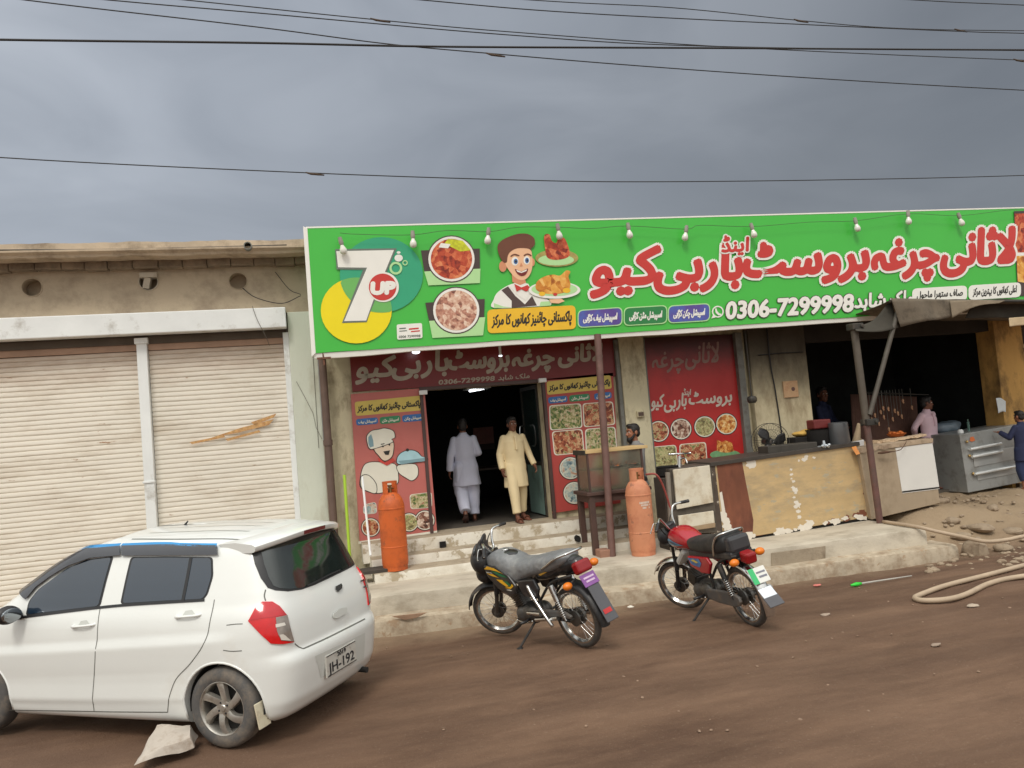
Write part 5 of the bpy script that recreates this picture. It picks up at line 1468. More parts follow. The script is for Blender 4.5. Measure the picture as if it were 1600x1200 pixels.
tag(mb.build('yellow_bundle', M('yellow_cloth', srgb(206, 166, 84), .85, 0, .15, 7, bump=.2), smooth=True), 'yellow cloth bundle lying on the black tray box', 'bundle')
mb = MB()
for i in range(14):
    p = onct(1288 + random.uniform(-9, 9), 10.16 + random.uniform(-.05, .05)) + Vector((0, 0, random.uniform(.01, .04))); mb.ell(p, (.025, .02, .02), None, 8, 6)
p = onct(1288, 10.17) + Vector((0, 0, .05)); mb.cyl(p + Vector((0, 0, -.05)), p + Vector((0, 0, .06)), .035, .02, 10)
mb.jitter(.008, 30)
tag(mb.build('foil_scraps', M('crumpled_foil', srgb(198, 204, 208), .25, .8, .1, 20), smooth=35), 'crumpled shiny foil heaped in front of the steel canister', 'foil')
PAPER = M('news_paper', srgb(206, 182, 152), .8, 0, .15, 9, dirt=(srgb(140, 100, 76), .3, 12))
def sheetlet(nm, lab, cat, pts, Y, m, th=.012):
    mb = MB(); mb.slab([at(x, y, yy) for (x, y), yy in zip(pts, Y)][::-1], (.01, .02, th)); return tag(mb.build(nm, m, bevel=.003), lab, cat)
sheetlet('white_packet', 'white flat packet lying just left of the awning pole on the counter', 'packet', [(1325, 693), (1350, 688), (1350, 696), (1326, 699)], [10.3]*4, M('white_packet', srgb(224, 222, 220), .6, 0, .04, 5))
sheetlet('orange_packet', 'small orange packet hanging over the counter edge beside the awning pole', 'packet', [(1331, 700), (1338, 698), (1344, 709), (1338, 711)], [10.16, 10.16, 10.1, 10.1], M('orange_packet', srgb(214, 140, 72), .5, 0, .1, 9))
random.seed(5)
mb = MB()
for i in range(9):
    x = 1366 + i * 8.5; p = at(x, 690 - i * 1.3, 10.6); mb.box((p.x - .09, p.y - .12, p.z - .03), (p.x + .09, p.y + .12, p.z + random.uniform(-.012, .012)), Matrix.Rotation(random.uniform(-.5, .5), 3, 'Z') @ Matrix.Rotation(random.uniform(-.12, .12), 3, 'Y'))
tag(mb.build('paper_heap', PAPER), 'heap of crumpled brown wrapping paper spread along the tan counter top', 'paper')
mb = MB(); p = at(1401, 682, 10.9); mb.lathe([(0, 0), (.10, 0), (.16, .05), (.15, .05), (.09, .01), (0, .01)], p, n=20); mb.mat(SNACK)
bw = tag(mb.build('bread_bowl', None, smooth=40), 'shallow bowl of brown snacks at the back of the tan counter', 'bowl')
mb = MB()
for i in range(9): mb.ell(at(1401, 680, 10.9) + Vector((random.uniform(-.09, .09), random.uniform(-.08, .08), random.uniform(.02, .06))), (.04, .035, .025), None, 8, 6)
mb.build('snacks', SNACK, None, smooth=True)
sn = bpy.data.objects['snacks']; sn.parent = bw; sn.matrix_parent_inverse = Matrix.Translation(-bw.location)
# torn brown edge cloth on the tan counter
mb = MB(); mb.tube([at(1372, 708, 10.13), at(1392, 706, 10.14), at(1408, 702, 10.16), at(1414, 693, 10.2), at(1416, 690, 10.25)], [.012, .02, .018, .010, .006], 7, sub=3); mb.jitter(.012, 14)
tag(mb.build('burnt_rag', M('burnt_rag', srgb(92, 66, 50), .9, 0, .3, 12), smooth=True), 'twisted dark brown rag along the torn edge of the tan counter', 'rag')

# pedestal fan
fp = at(1204, 690, 10.75)
fn = thing('table_fan', 'black table fan with a round wire guard standing on the painted counter', 'fan', (fp.x, 10.75, zct(fp.x)))
R_ = .29
ax = Vector((-.15, -1, 0)).normalized()
mb = MB()
for r_, d in ((R_, 0), (R_, .12), (R_ * .66, -.035), (R_ * .66, .155), (R_ * .3, -.05), (R_ * .3, .17)):
    c = fp - ax * d + ax * .05; rg = mb.ring(c, ax, r_, 40); mb.tube(rg, .0045 if r_ == R_ else .0025, 5, closed=True)
for i in range(36):
    a_ = 2*pi*i/36; u_ = Vector((0, 0, 1)); w_ = ax.cross(u_)
    dr = u_ * cos(a_) + w_ * sin(a_)
    for sgn in (0, 1):
        dd = [(.04, -.055 if not sgn else .175), (.30, -.05 if not sgn else .17), (.66, -.035 if not sgn else .155), (1.0, 0 if not sgn else .12)]
        mb.tube([fp + dr * (R_ * t_) - ax * d + ax * .05 for t_, d in dd], .0018, 4)
mb.build('wire_guard', DARKM, fn)
mb = MB()
for i in range(3):
    a0 = 2*pi*i/3 + .5; u_ = Vector((0, 0, 1)); w_ = ax.cross(u_); V = []
    for s in range(7):
        t_ = s / 6; r_ = R_ * (.16 + .74 * t_); wid = (.42 + .75 * sin(pi * min(1, t_ * .8 + .15)))
        for e in range(5):
            a_ = a0 + (e / 4 - .5) * wid * (1.15 - .3 * t_) + .25 * t_
            V.append(fp + (u_ * cos(a_) + w_ * sin(a_)) * r_ + ax * ((e / 4 - .5) * .06))
    mb.mesh(V, [(s*5+e, s*5+e+1, (s+1)*5+e+1, (s+1)*5+e) for s in range(6) for e in range(4)])
bl_ = mb.build('blade_set', M('fan_black', srgb(40, 38, 38), .4, 0, .1, 5), fn, smooth=True)
bl_.modifiers.new('t', 'SOLIDIFY').thickness = .004
mb = MB(); mb.cyl(fp + ax * .10, fp + ax * .06, .03, .045, 18); mb.build('hub_cap', M('hub_grey', srgb(150, 146, 142), .3, .4, .05, 6), fn, smooth=40)
mb = MB(); mb.cyl(fp - ax * .04, fp - ax * .24, .065, .05, 18); mb.build('motor', M('fan_black', srgb(40, 38, 38)), fn, smooth=40)
mb = MB(); zb = fn.location.z; b0_ = fp - ax * .12; mb.cyl((b0_.x, b0_.y, zb + .03), (b0_.x, b0_.y, fp.z - .05), .02, .018, 12); mb.lathe([(0, 0), (.13, 0), (.13, .015), (.04, .04), (0, .04)], (b0_.x, b0_.y, zb), n=24); mb.build('stand', M('fan_black', srgb(40, 38, 38)), fn, smooth=40)

# hanging skewers against a ribbed screen
scn = thing('ribbed_screen', 'dim brown corrugated screen standing behind the tan counter', 'screen', (9.9, 12.6, .55))
pa, pb, pcx, pdx = at(1330, 690, 12.4), at(1432, 690, 12.4), at(1432, 620, 12.4), at(1330, 616, 12.4)
rows = []
N = 90
for i in range(N + 1):
    t_ = i / N; a_ = pa.lerp(pb, t_); d_ = pdx.lerp(pcx, t_); o_ = .022 * sin(i * 2.1)
    rows.append([(a_.x, 12.4 + o_, .55), (d_.x, 12.4 + o_, d_.z), (d_.x, 12.43 + o_, d_.z), (a_.x, 12.43 + o_, .55)])
mb = MB(); mb.loft(rows); mb.build('sheet', M('screen_brown', srgb(110, 78, 66), .7, 0, .25, 5), scn, smooth=True)
mb = MB(); mb.cyl((pdx.x, 12.2, pdx.z + .02), (pcx.x + .1, 12.2, pcx.z + .02), .012, None, 8)
rail = tag(mb.build('hanging_rail', DARKM), 'thin dark rail above the ribbed screen carrying the skewers', 'rail')
BRASS = M('pale_meat', srgb(222, 172, 132), .5, 0, .15, 12)
SKW = [(1362, 655), (1367, 648), (1376, 643), (1373, 661), (1381, 651), (1388, 638), (1389, 670), (1395, 654), (1398, 641), (1403, 645), (1409, 650), (1411, 626), (1380, 637), (1425, 636)]
sk0 = None
random.seed(3)
for i, (x, y) in enumerate(SKW):
    if sk0 is None:
        t = thing('skewer', 'thin metal skewer tipped with pale meat hanging in front of the ribbed screen', 'skewer', (0, 0, 0), group='skewers hanging in the kitchen')
        mb = MB(); mb.cyl((0, 0, 0), (0, 0, .55), .004, None, 6); mb.build('rod', GREYM, t)
        mb = MB(); mb.ell((0, 0, 0), (.020, .020, .034), None, 10, 8); mb.ell((.004, 0, -.036), (.014, .014, .022), None, 10, 8); mb.jitter(.006, 30); mb.build('meat_piece', BRASS, t, smooth=True)
        sk0 = t; c = t
    else: c = copy_tree(sk0)
    p = at(x, y, 12.2); c.location = p; c.scale = (1, 1, max(.2, (pdx.z + .02 - p.z) / .55))
    for chd in c.children:
        if chd.name.startswith('meat'): chd.scale = (1, 1, 1 / c.scale.z)
# steel drawer cabinet
ov = thing('steel_drawer_cabinet', 'grey steel cabinet with three long pull handles, in front of the ochre pillar', 'cabinet', (11.6, 11.2, .5))
YO = 11.15
oq = lambda x, y, dy=0: at(x, y, YO + dy)
mb = MB(); mb.slab([oq(1513, 770), oq(1604, 752), oq(1598, 662), oq(1499, 679)], (-.02, .7, 0)); mb.build('carcass', M('steel_body', srgb(158, 160, 158), .35, .2, .1, 2.5, dirt=(srgb(110, 106, 98), .35, 4)), ov, bevel=.008)
mb = MB(); Lf = [oq(1480, 770, .62), oq(1513, 770, .003), oq(1499, 679, .003), oq(1466, 686, .62)]; mb.slab(Lf, (.05, .05, 0)); mb.build('side_panel', M('cabinet_side', srgb(104, 92, 72), .6, .2, .15, 3), ov)
STB = M('steel_bright', srgb(226, 228, 226), .22, .4, .04, 4)
for k, (a_, b_) in enumerate((((1516, 702), (1564, 693)), ((1519, 714), (1566, 705)), ((1523, 741), (1585, 729)))):
    p, q2 = oq(*a_, -.05), oq(*b_, -.05); mb = MB(); mb.cyl(p, q2, .026, None, 10)
    for e in (p, q2): mb.cyl(e, e + Vector((0, .06, 0)), .012, None, 8)
    mb.build('pull_handle', STB, ov, smooth=40)
for q4 in ([(1520, 709), (1590, 697), (1594, 716), (1523, 730)], [(1526, 737), (1594, 724), (1596, 738), (1528, 751)]):
    mb = MB(); mb.slab([oq(*q4[3], -.012), oq(*q4[2], -.012), oq(*q4[1], -.012), oq(*q4[0], -.012)], (0, .01, 0)); mb.build('drawer_front', M('steel_front', srgb(178, 180, 178), .25, .3, .1, 3), ov, bevel=.004)
for x, y in ((1511, 690), (1515, 712), (1521, 740)):
    mb = MB(); mb.ell(oq(x, y, -.025), (.025,)*3, None, 12, 8); mb.build('knob', M('brass_knob', srgb(196, 166, 110), .3, .8, .05, 9), ov, smooth=True)
mb = MB(); mb.face([oq(x, y, -.013) for x, y in ((1516, 683), (1521, 682), (1524, 688), (1519, 690), (1515, 689))]); mb.build('orange_sticker', M('orange_sticker', srgb(206, 110, 60), .5, 0, .1, 9), ov)
for x, y in ((1524, 772), (1596, 757)):
    p = oq(x, y, .08); mb = MB(); mb.box((p.x - .04, p.y, gz(p.x, 11.2) - .02), (p.x + .04, p.y + .08, p.z + .02)); mb.build('foot', M('foot_dark', srgb(110, 92, 74), .8), ov)
mb = MB(); p = at(1501, 677, 11.35); mb.lathe([(0, 0), (.05, 0), (.05, .04), (.03, .07), (0, .07)], p, n=14); tag(mb.build('white_cup', WHITEM, smooth=40), 'small white lidded cup on the left corner of the steel cabinet', 'cup')
mb = MB(); p = at(1514, 672, 11.4); mb.cyl(p + Vector((0, 0, -.05)), p + Vector((0, 0, .15)), .022, .02, 10); mb.cyl(p + Vector((0, 0, .15)), p + Vector((0, 0, .20)), .01, None, 8); tag(mb.build('glass_bottle', M('green_glass', srgb(120, 160, 150), .1, 0, .05, 5, trans=.5), smooth=40), 'slim greenish bottle standing on the steel cabinet', 'bottle')
mb = MB(); p = at(1478, 668, 12.0); mb.ell(p, (.3, .2, .12)); mb.ell(p + Vector((.12, -.05, .04)), (.18, .14, .1)); mb.jitter(.05, 5); fuse(mb, .02, 2)
tag(mb.build('plastic_bundle', M('clear_plastic', srgb(110, 124, 134), .25, 0, .2, 9), smooth=True), 'crumpled clear plastic bundle behind the gap beside the steel cabinet', 'bundle')
# white cloth hung on the ochre pillar
hang_o = hang('hung_cloth', [(1556, 622), (1563, 622), (1571, 627)], [(1558, 646), (1564, 643), (1570, 644)], 11.28, M('white_cloth', srgb(214, 220, 222), .85, 0, .06, 9), .05)
tag(hang_o, 'small white cloth hanging on the ochre pillar above the steel cabinet', 'cloth')

# ---- on the ground: hose, broom, stones, litter
gp = lambda x, y, dz=.0: (lambda p: Vector((p.x, p.y, gz(p.x, p.y) + dz)))(atz(x, y, gz(*atz(x, y, .1).xy)))
HOSE = M('pale_hose', srgb(178, 158, 134), .7, 0, .12, 6)
mb = MB(); mb.tube([gp(1700, 862, .03), gp(1600, 889, .03), gp(1540, 905, .03), gp(1480, 920, .03), gp(1444, 932, .03), gp(1430, 939, .03), gp(1445, 943, .03), gp(1480, 941, .03), gp(1510, 933, .03), gp(1550, 915, .03), gp(1600, 905, .03), gp(1700, 893, .03)], .028, 8, sub=6)
tag(mb.build('ground_hose', HOSE, smooth=True), 'pale hose lying in a long narrow loop on the dirt road', 'hose')
hz = lambda x, y, z: atz(x, y, z)
mb = MB(); mb.tube([hz(1380, 815, .46), hz(1432, 823, .46), hz(1462, 830, .40), hz(1500, 838, .34), hz(1540, 846, .30), hz(1575, 843, .32), hz(1600, 838, .34), hz(1680, 828, .38)], .026, 8, sub=6)
tag(mb.build('rope', HOSE, smooth=True), 'pale rope trailing over the rubble from the awning pole to the right', 'rope')
br = thing('broom_stick', 'thin grey stick with a bright green end lying along the kerb', 'stick', tuple(gp(1330, 916)))
p, q2, e = gp(1346, 915, .03), gp(1425, 903, .03), gp(1330, 918, .03)
mb = MB(); mb.cyl(p, q2, .012, .007, 8); mb.build('stick', M('pale_stick', srgb(170, 166, 158), .6), br)
mb = MB(); mb.tube([e, e.lerp(p, .5), p], [.012, .026, .016], 8); mb.build('green_end', M('bright_green', srgb(50, 200, 60), .5, 0, .05, 9), br, smooth=True)
STONE = M('rubble_stone', srgb(160, 142, 120), .95, 0, .25, 5, dirt=(srgb(110, 90, 72), .4, 6), bump=.4)
def stone(lab, c, r, seed, m=STONE, grp=None, name='stone'):
    mb = MB(); mb.ell((0, 0, 0), r, Matrix.Rotation(seed * 1.3, 3, 'Z') @ Matrix.Rotation(.2 * sin(seed), 3, 'X'), 14, 9)
    for v in mb.bm.verts:
        d = noise.noise(v.co * (1.3 / max(r)) + Vector((seed * 7, 0, 0))) * .35; v.co *= 1 + d
        v.co += noise.noise_vector(v.co * (4 / max(r)) + Vector((seed, 3, 0))) * max(r) * .05
    mb.xf(Matrix.Translation(c)); return tag(mb.build(name, m, smooth=40), lab, 'stone', grp)
def sp(x, y): p = atz(x, y, .3); return Vector((p.x, p.y, gz(p.x, p.y)))
random.seed(21)
big = [(1522, 832, (.20, .15, .17), 'large pale broken concrete lump beside the end of the platform'), (1500, 822, (.13, .1, .07), 'flat stone tucked left of the large pale lump'), (1565, 828, (.16, .12, .08), 'flat brown stone right of the large pale lump'),
       (1530, 815, (.22, .14, .08), 'long flat stone behind the large pale lump'), (1488, 815, (.12, .1, .07), 'small stone above the rope near the platform end'), (1578, 812, (.15, .12, .07), 'low brown stone towards the right edge above the rope'), (1470, 800, (.14, .1, .06), 'flat stone below the right end of the tan counter'), (1552, 802, (.1, .08, .06), 'small grey stone in front of the steel cabinet')]
for i, (x, y, r, lab) in enumerate(big):
    p = sp(x, y); stone(lab, p + Vector((0, 0, r[2] * .35)), r, i + 1, grp='rubble stones by the platform end')
mb = MB(); p = sp(1519, 850); 
for i in range(160):
    x, y = random.uniform(1440, 1640), random.uniform(790, 872); q_ = atz(x, y, .25); q_ = Vector((q_.x, q_.y, gz(q_.x, q_.y)))
    if q_.x < 8.75 and q_.y > 8.8: continue
    s_ = random.uniform(.012, .05); mb.ell(q_ + Vector((0, 0, s_ * .3)), (s_ * random.uniform(.8, 1.5), s_, s_ * .6), Matrix.Rotation(random.uniform(0, 3), 3, 'Z'), 7, 5)
mb.jitter(.006, 25); tag(mb.build('rubble', STONE), kind='stuff'); mb = MB()
for i in range(80):
    x, y = random.uniform(560, 1600), random.uniform(880, 1150); q_ = gp(x, y)
    if 9.0 < q_.y: continue
    s_ = random.uniform(.005, .014); mb.ell(q_ + Vector((0, 0, s_ * .3)), (s_ * random.uniform(.8, 1.6), s_, s_ * .6), Matrix.Rotation(random.uniform(0, 3), 3, 'Z'), 6, 4)
mb.jitter(.006, 25); tag(mb.build('pebbles', M('road_pebble', srgb(146, 122, 102), .95, 0, .35, 20)), kind='stuff')
for i, (x, y, s_, c, lab) in enumerate(((985, 948, .05, (226, 220, 206), 'small white scrap on the dirt between the two motorcycles'), (1277, 913, .06, (206, 120, 110), 'pinkish litter scrap at the foot of the kerb'), (1520, 948, .07, (176, 160, 142), 'flat pale scrap inside the loop of the hose'), (1290, 962, .06, (164, 146, 130), 'flat pale scrap on the road right of the red motorcycle'), (1463, 1010, .05, (150, 132, 116), 'small pale chip lying out on the open road'))):
    p = gp(x, y, .012); mb = MB(); mb.ell(p, (s_, s_ * .6, .012), None, 9, 5); mb.jitter(.012, 18, i); tag(mb.build('litter_scrap', M('scrap_%d' % i, srgb(*c), .8, 0, .1, 9), smooth=30), lab, 'litter', 'litter scraps on the road')
# pale stone wedged by the car's rear wheel
mb = MB()
pts = [(205, 1198), (228, 1172), (252, 1146), (258, 1144), (262, 1152), (302, 1152), (300, 1166), (300, 1176), (262, 1188), (222, 1200)]
def chock():
    mb = MB(); zb = .22
    top_ = []; 
    base = [atz(x, y, .24) for x, y in ((206, 1196), (302, 1170), (310, 1150), (235, 1160))]
    mb.loft([[base[0], base[1], base[2], base[3]], [base[0].lerp(base[2], .12) + Vector((0, 0, .03)), base[1].lerp(base[3], .06) + Vector((0, 0, .075)), base[2].lerp(base[0], .1) + Vector((0, 0, .10)), base[3].lerp(base[1], .15) + Vector((0, 0, .13))]])
    bmesh.ops.subdivide_edges(mb.bm, edges=mb.bm.edges[:], cuts=7, use_grid_fill=True)
    for v in mb.bm.verts: v.co += noise.noise_vector(v.co * 6) * .022 + noise.noise_vector(v.co * 22) * .006
    return mb
tag(chock().build('wedge_stone', M('pale_grey_stone', srgb(184, 174, 162), .9, 0, .12, 6, dirt=(srgb(150, 134, 118), .4, 9), bump=.3), smooth=50), 'pale grey wedge-shaped stone on the dirt beside the car\'s rear wheel', 'stone')
# ================================================================== people
SKIN = M('skin', srgb(150, 98, 72), .5, 0, .08, 9)
SKIND = M('skin_dark', srgb(118, 76, 58), .5, 0, .08, 9)
HAIRM = M('black_hair', srgb(34, 30, 28), .6, 0, .25, 30, bump=.3, bscale=80)
EYEW = M('eye_white', srgb(226, 222, 214), .3, 0, 0)
LEATH = M('sandal_leather', srgb(112, 64, 46), .6, 0, .2, 9)
def Rz(a): return Matrix.Rotation(a, 3, 'Z')
def head_parts(mb, c, R):
    f = lambda x, y, z: c + R @ Vector((x, y, z))
    mb.ell(f(0, .012, .028), (.074, .094, .096), R, 20, 14)
    mb.ell(f(0, -.024, -.03), (.060, .068, .082), R, 18, 12)
    mb.ell(f(0, -.062, -.094), (.032, .030, .026), R)
    mb.ell(f(0, -.030, -.075), (.052, .056, .034), R)
    mb.cap(f(0, -.088, .008), f(0, -.106, -.030), .009, .014, 10)
    mb.ell(f(.013, -.094, -.034), (.010, .012, .009), R, 10, 6); mb.ell(f(-.013, -.094, -.034), (.010, .012, .009), R, 10, 6)
    mb.ell(f(0, -.080, .034), (.052, .018, .011), R)
    mb.ell(f(0, -.087, -.060), (.024, .012, .006), R, 12, 6); mb.ell(f(0, -.085, -.071), (.020, .012, .007), R, 12, 6)
    for s in (-1, 1):
        mb.ell(f(s*.078, .014, -.008), (.011, .024, .032), R, 12, 8)
        mb.ell(f(s*.034, -.070, -.022), (.022, .02, .018), R, 12, 8)
def hand_parts(mb, w, d, nrm, side, curl=.35):
    """palm with four fingers and a thumb; d points along the hand, nrm out of the palm, side towards the thumb"""
    d = d.normalized(); side = (side - d * side.dot(d)).normalized(); nrm = (nrm - d * nrm.dot(d)); nrm = (nrm - side * nrm.dot(side)).normalized()
    R = Matrix((side, d, nrm)).transposed()
    mb.ell(w + d * .048, (.040, .055, .017), R, 14, 9)
    mb.cap(w - d * .02, w + d * .03, .026, .026, 10)
    for k, (o, l) in enumerate(((.029, .070), (.010, .080), (-.010, .074), (-.028, .058))):
        b_ = w + d * .088 + side * o
        d1 = (d * cos(curl) + nrm * sin(curl) + side * o * .9).normalized(); m_ = b_ + d1 * l * .52
        d2 = (d * cos(curl * 2.3) + nrm * sin(curl * 2.3)).normalized(); e = m_ + d2 * l * .48
        mb.cap(b_ - d * .012, m_, .0095, .0088, 8); mb.cap(m_, e, .0088, .0075, 8)
    t0 = w + d * .028 + side * .032; t1 = t0 + (side * .7 + d * .75 + nrm * .25).normalized() * .036; t2 = t1 + (d * .95 + nrm * .35 - side * .05).normalized() * .03
    mb.cap(w + d * .02 + side * .015, t0, .016, .013, 8); mb.cap(t0, t1, .0125, .0105, 8); mb.cap(t1, t2, .0105, .0085, 8)
def ellring(c, rx, ry, n=24, rot=0.0):
    return [Vector((c[0] + rx*cos(2*pi*i/n)*cos(rot) - ry*sin(2*pi*i/n)*sin(rot), c[1] + rx*cos(2*pi*i/n)*sin(rot) + ry*sin(2*pi*i/n)*cos(rot), c[2])) for i in range(n)]
def folds(bm, amp, sx=9, sz=2.0, seed=0.0):
    bm.normal_update()
    for v in bm.verts:
        p = v.co
        n_ = noise.noise((p.x*sx + seed, p.y*sx, p.z*sz)) * .65 + noise.noise((p.x*sx*.5 + p.z*3.5, p.y*sx*.6 + seed, p.z*5 - p.x*3)) * .5
        v.co += v.normal * amp * n_
def person(label, loc, rz, height, J, skin, wear, hair=True, beard=False, head_yaw=0, head_pitch=0, group=None):
    """J: joints in metres for a 1.70 m body that faces -Y; +X is the person's left"""
    t = thing('person', label, 'person', loc, (0, 0, rz), group)
    t.scale = (height / 1.70,) * 3
    D = dict(neck=(0, .015, 1.44), head=(0, -.01, 1.585), shL=(.175, .01, 1.385), shR=(-.175, .01, 1.385), elL=(.225, .03, 1.12), elR=(-.225, .03, 1.12), wrL=(.235, -.03, .88), wrR=(-.235, -.03, .88),
             hipL=(.09, 0, .90), hipR=(-.09, 0, .90), knL=(.10, -.02, .49), knR=(-.10, -.02, .49), anL=(.105, .02, .085), anR=(-.105, .02, .085), toeL=(.12, -.15, .025), toeR=(-.12, -.15, .025), chest=(0, 0, 1.25), waist=(0, 0, 1.03))
    D.update(J); D = {k: Vector(v) for k, v in D.items() if k != 'curl'}
    Rh = Rz(head_yaw) @ Matrix.Rotation(head_pitch, 3, 'X')
    mb = MB()
    head_parts(mb, D['head'], Rh)
    mb.cap(D['neck'] + Vector((0, 0, -.02)), D['head'] + Rh @ Vector((0, .012, -.06)), .056, .052)
    mb.loft([ellring(D['neck'] + Vector((0, 0, .0)), .075, .06), ellring(D['chest'].lerp(D['neck'], .62), .155, .085), ellring(D['chest'], .165, .105), ellring(D['waist'], .145, .095), ellring((D['hipL'] + D['hipR'])/2, .165, .11), ellring((D['hipL'] + D['hipR'])/2 - Vector((0, 0, .08)), .14, .10)])
    for s in 'LR':
        mb.cap(D['sh'+s] + Vector((-.02 if s == 'L' else .02, 0, -.02)), D['el'+s], .040, .038); mb.cap(D['el'+s], D['wr'+s], .039, .026)
        mb.cap(D['hip'+s] - Vector((0,0,.03)), D['kn'+s], .080, .054); mb.cap(D['kn'+s], D['an'+s], .052, .036)
        a_, to = D['an'+s], D['toe'+s]; mb.cap(a_, a_.lerp(to, .35) - Vector((0, 0, .015)), .036, .034); mb.cap(a_ + (a_ - to).normalized() * .03 - Vector((0, 0, .045)), to, .030, .022)
        fd = (D['wr'+s] - D['el'+s]); sg_ = 1 if s == 'L' else -1
        hd = J.get('hand'+s, fd.normalized()); hd = Vector(hd)
        hand_parts(mb, D['wr'+s], hd, Vector(J.get('palm'+s, (-sg_, .2, 0))), Vector(J.get('thumb'+s, (0, -1, .1))), J.get('curl', .4))
    fuse(mb, .0075, 3, .45)
    mb.build('body', skin, t, smooth=True)
    for s in (-1, 1):
        e = MB(); e.ell(D['head'] + Rh @ Vector((s*.031, -.079, .012)), (.013, .009, .008), Rh, 12, 8); eo = e.build('eye', EYEW, t, smooth=True)
        e = MB(); e.ell(D['head'] + Rh @ Vector((s*.031, -.0865, .012)), (.0055, .003, .0055), Rh, 10, 6); e.build('iris', INK, eo, smooth=True)
        e = MB(); e.cap(D['head'] + Rh @ Vector((s*.014, -.096, .033)), D['head'] + Rh @ Vector((s*.052, -.082, .035)), .0045, .003, 6); e.build('eyebrow', HAIRM, t, smooth=True)
    if hair:
        m = MB(); f = lambda x, y, z: D['head'] + Rh @ Vector((x, y, z))
        m.ell(f(0, .022, .056), (.081, .096, .080), Rh, 20, 12); m.ell(f(0, .058, -.005), (.072, .058, .072), Rh, 16, 10); m.ell(f(0, -.045, .098), (.055, .045, .032), Rh, 14, 8)
        for s in (-1, 1): m.ell(f(s*.068, -.012, .03), (.013, .028, .042), Rh, 10, 8)
        fuse(m, .008, 2); m.jitter(.006, 45); m.build('hair', HAIRM, t, smooth=True)
    if beard:
        m = MB(); f = lambda x, y, z: D['head'] + Rh @ Vector((x, y, z))
        m.ell(f(0, -.062, -.098), (.048, .042, .048), Rh, 16, 10); m.ell(f(0, -.05, -.125), (.036, .032, .04), Rh); m.ell(f(0, -.094, -.052), (.028, .010, .006), Rh, 12, 6)
        for s in (-1, 1): m.cap(f(s*.070, -.005, -.02), f(s*.045, -.05, -.085), .014, .024, 10)
        fuse(m, .007, 2); m.jitter(.004, 60); m.build('beard', HAIRM, t, smooth=True)
    wear(t, D)
    return t
def sleeves(mb, D, r0=.060, r1=.058, r2=.05, end=1.0):
    for s in 'LR':
        mb.cap(D['sh'+s] * 1.0 + Vector((-.012 if s == 'L' else .012, 0, -.016)), D['el'+s], r0, r1)
        e = D['el'+s].lerp(D['wr'+s], end); mb.cyl(D['el'+s], e, r1, r2, 14); mb.ell(D['el'+s], (r1,)*3)
def torso(mb, D, hem, w=1.0, flare=1.0, rot=0):
    h = (D['hipL'] + D['hipR'])/2
    ch_, wa = D['chest'], D['waist']
    nb = D['neck']
    rings = [ellring(nb + Vector((0, 0, .022)), .064, .060), ellring(nb - Vector((0, 0, .015)), .100, .070), ellring(nb - Vector((0, 0, .045)), .165, .082), ellring(ch_ + Vector((0, 0, .06)), .185*w, .112*w), ellring(ch_ - Vector((0, 0, .06)), .180*w, .118*w), ellring(wa, .168*w, .112*w), ellring(h, .186*w*flare, .128*w)]
    if hem < h.z - .03:
        rings.append(ellring((h.x, h.y, (h.z + hem)/2), .198*w*flare, .140*w)); rings.append(ellring((h.x, h.y, hem + .01), .210*w*flare, .150*w)); rings.append(ellring((h.x, h.y, hem), .207*w*flare, .147*w))
    mb.loft(rings)
def kameez(colour, hem=.56, amp=.014, seed=0, w=1.0, collar=True, name='kameez', end=1.0, flare=1.0, pl=True):
    def f(t, D):
        mb = MB(); torso(mb, D, hem, w, flare); sleeves(mb, D, end=end)
        fuse(mb, .0105, 4, .5); folds(mb.bm, amp, 9, 1.6, seed)
        k = mb.build(name, colour, t, smooth=True)
        if collar:
            mb = MB(); c = D['neck'] + Vector((0, -.004, .005)); mb.loft([ellring(c, .070, .064), ellring(c + Vector((0, 0, .038)), .062, .058), ellring(c + Vector((0, 0, .038)), .056, .052), ellring(c, .062, .056)], False); mb.build('collar', colour, k, smooth=40)
        if pl:
            mb = MB(); c = D['chest']; mb.box((-.016, c.y - .132*w, c.z - .08), (.016, c.y - .10*w, c.z + .15), Matrix.Rotation(-.14, 3, 'X')); mb.build('placket', colour, k, bevel=.004)
    return f
def legs(colour, r=(.115, .098, .070), seed=0, amp=.014, name='shalwar', stop=.0):
    def f(t, D):
        mb = MB()
        for s in 'LR':
            a_ = D['an'+s] + Vector((0, 0, .03 + stop))
            mb.cap(D['hip'+s], D['kn'+s], r[0], r[1]); mb.cyl(D['kn'+s], a_, r[1], r[2], 16); mb.ell(D['kn'+s], (r[1],)*3)
        h = (D['hipL'] + D['hipR'])/2; mb.ell(h + Vector((0, 0, .0)), (.17, .12, .12))
        fuse(mb, .0105, 4, .5); folds(mb.bm, amp, 10, 2.2, seed + 4)
        mb.build(name, colour, t, smooth=True)
    return f
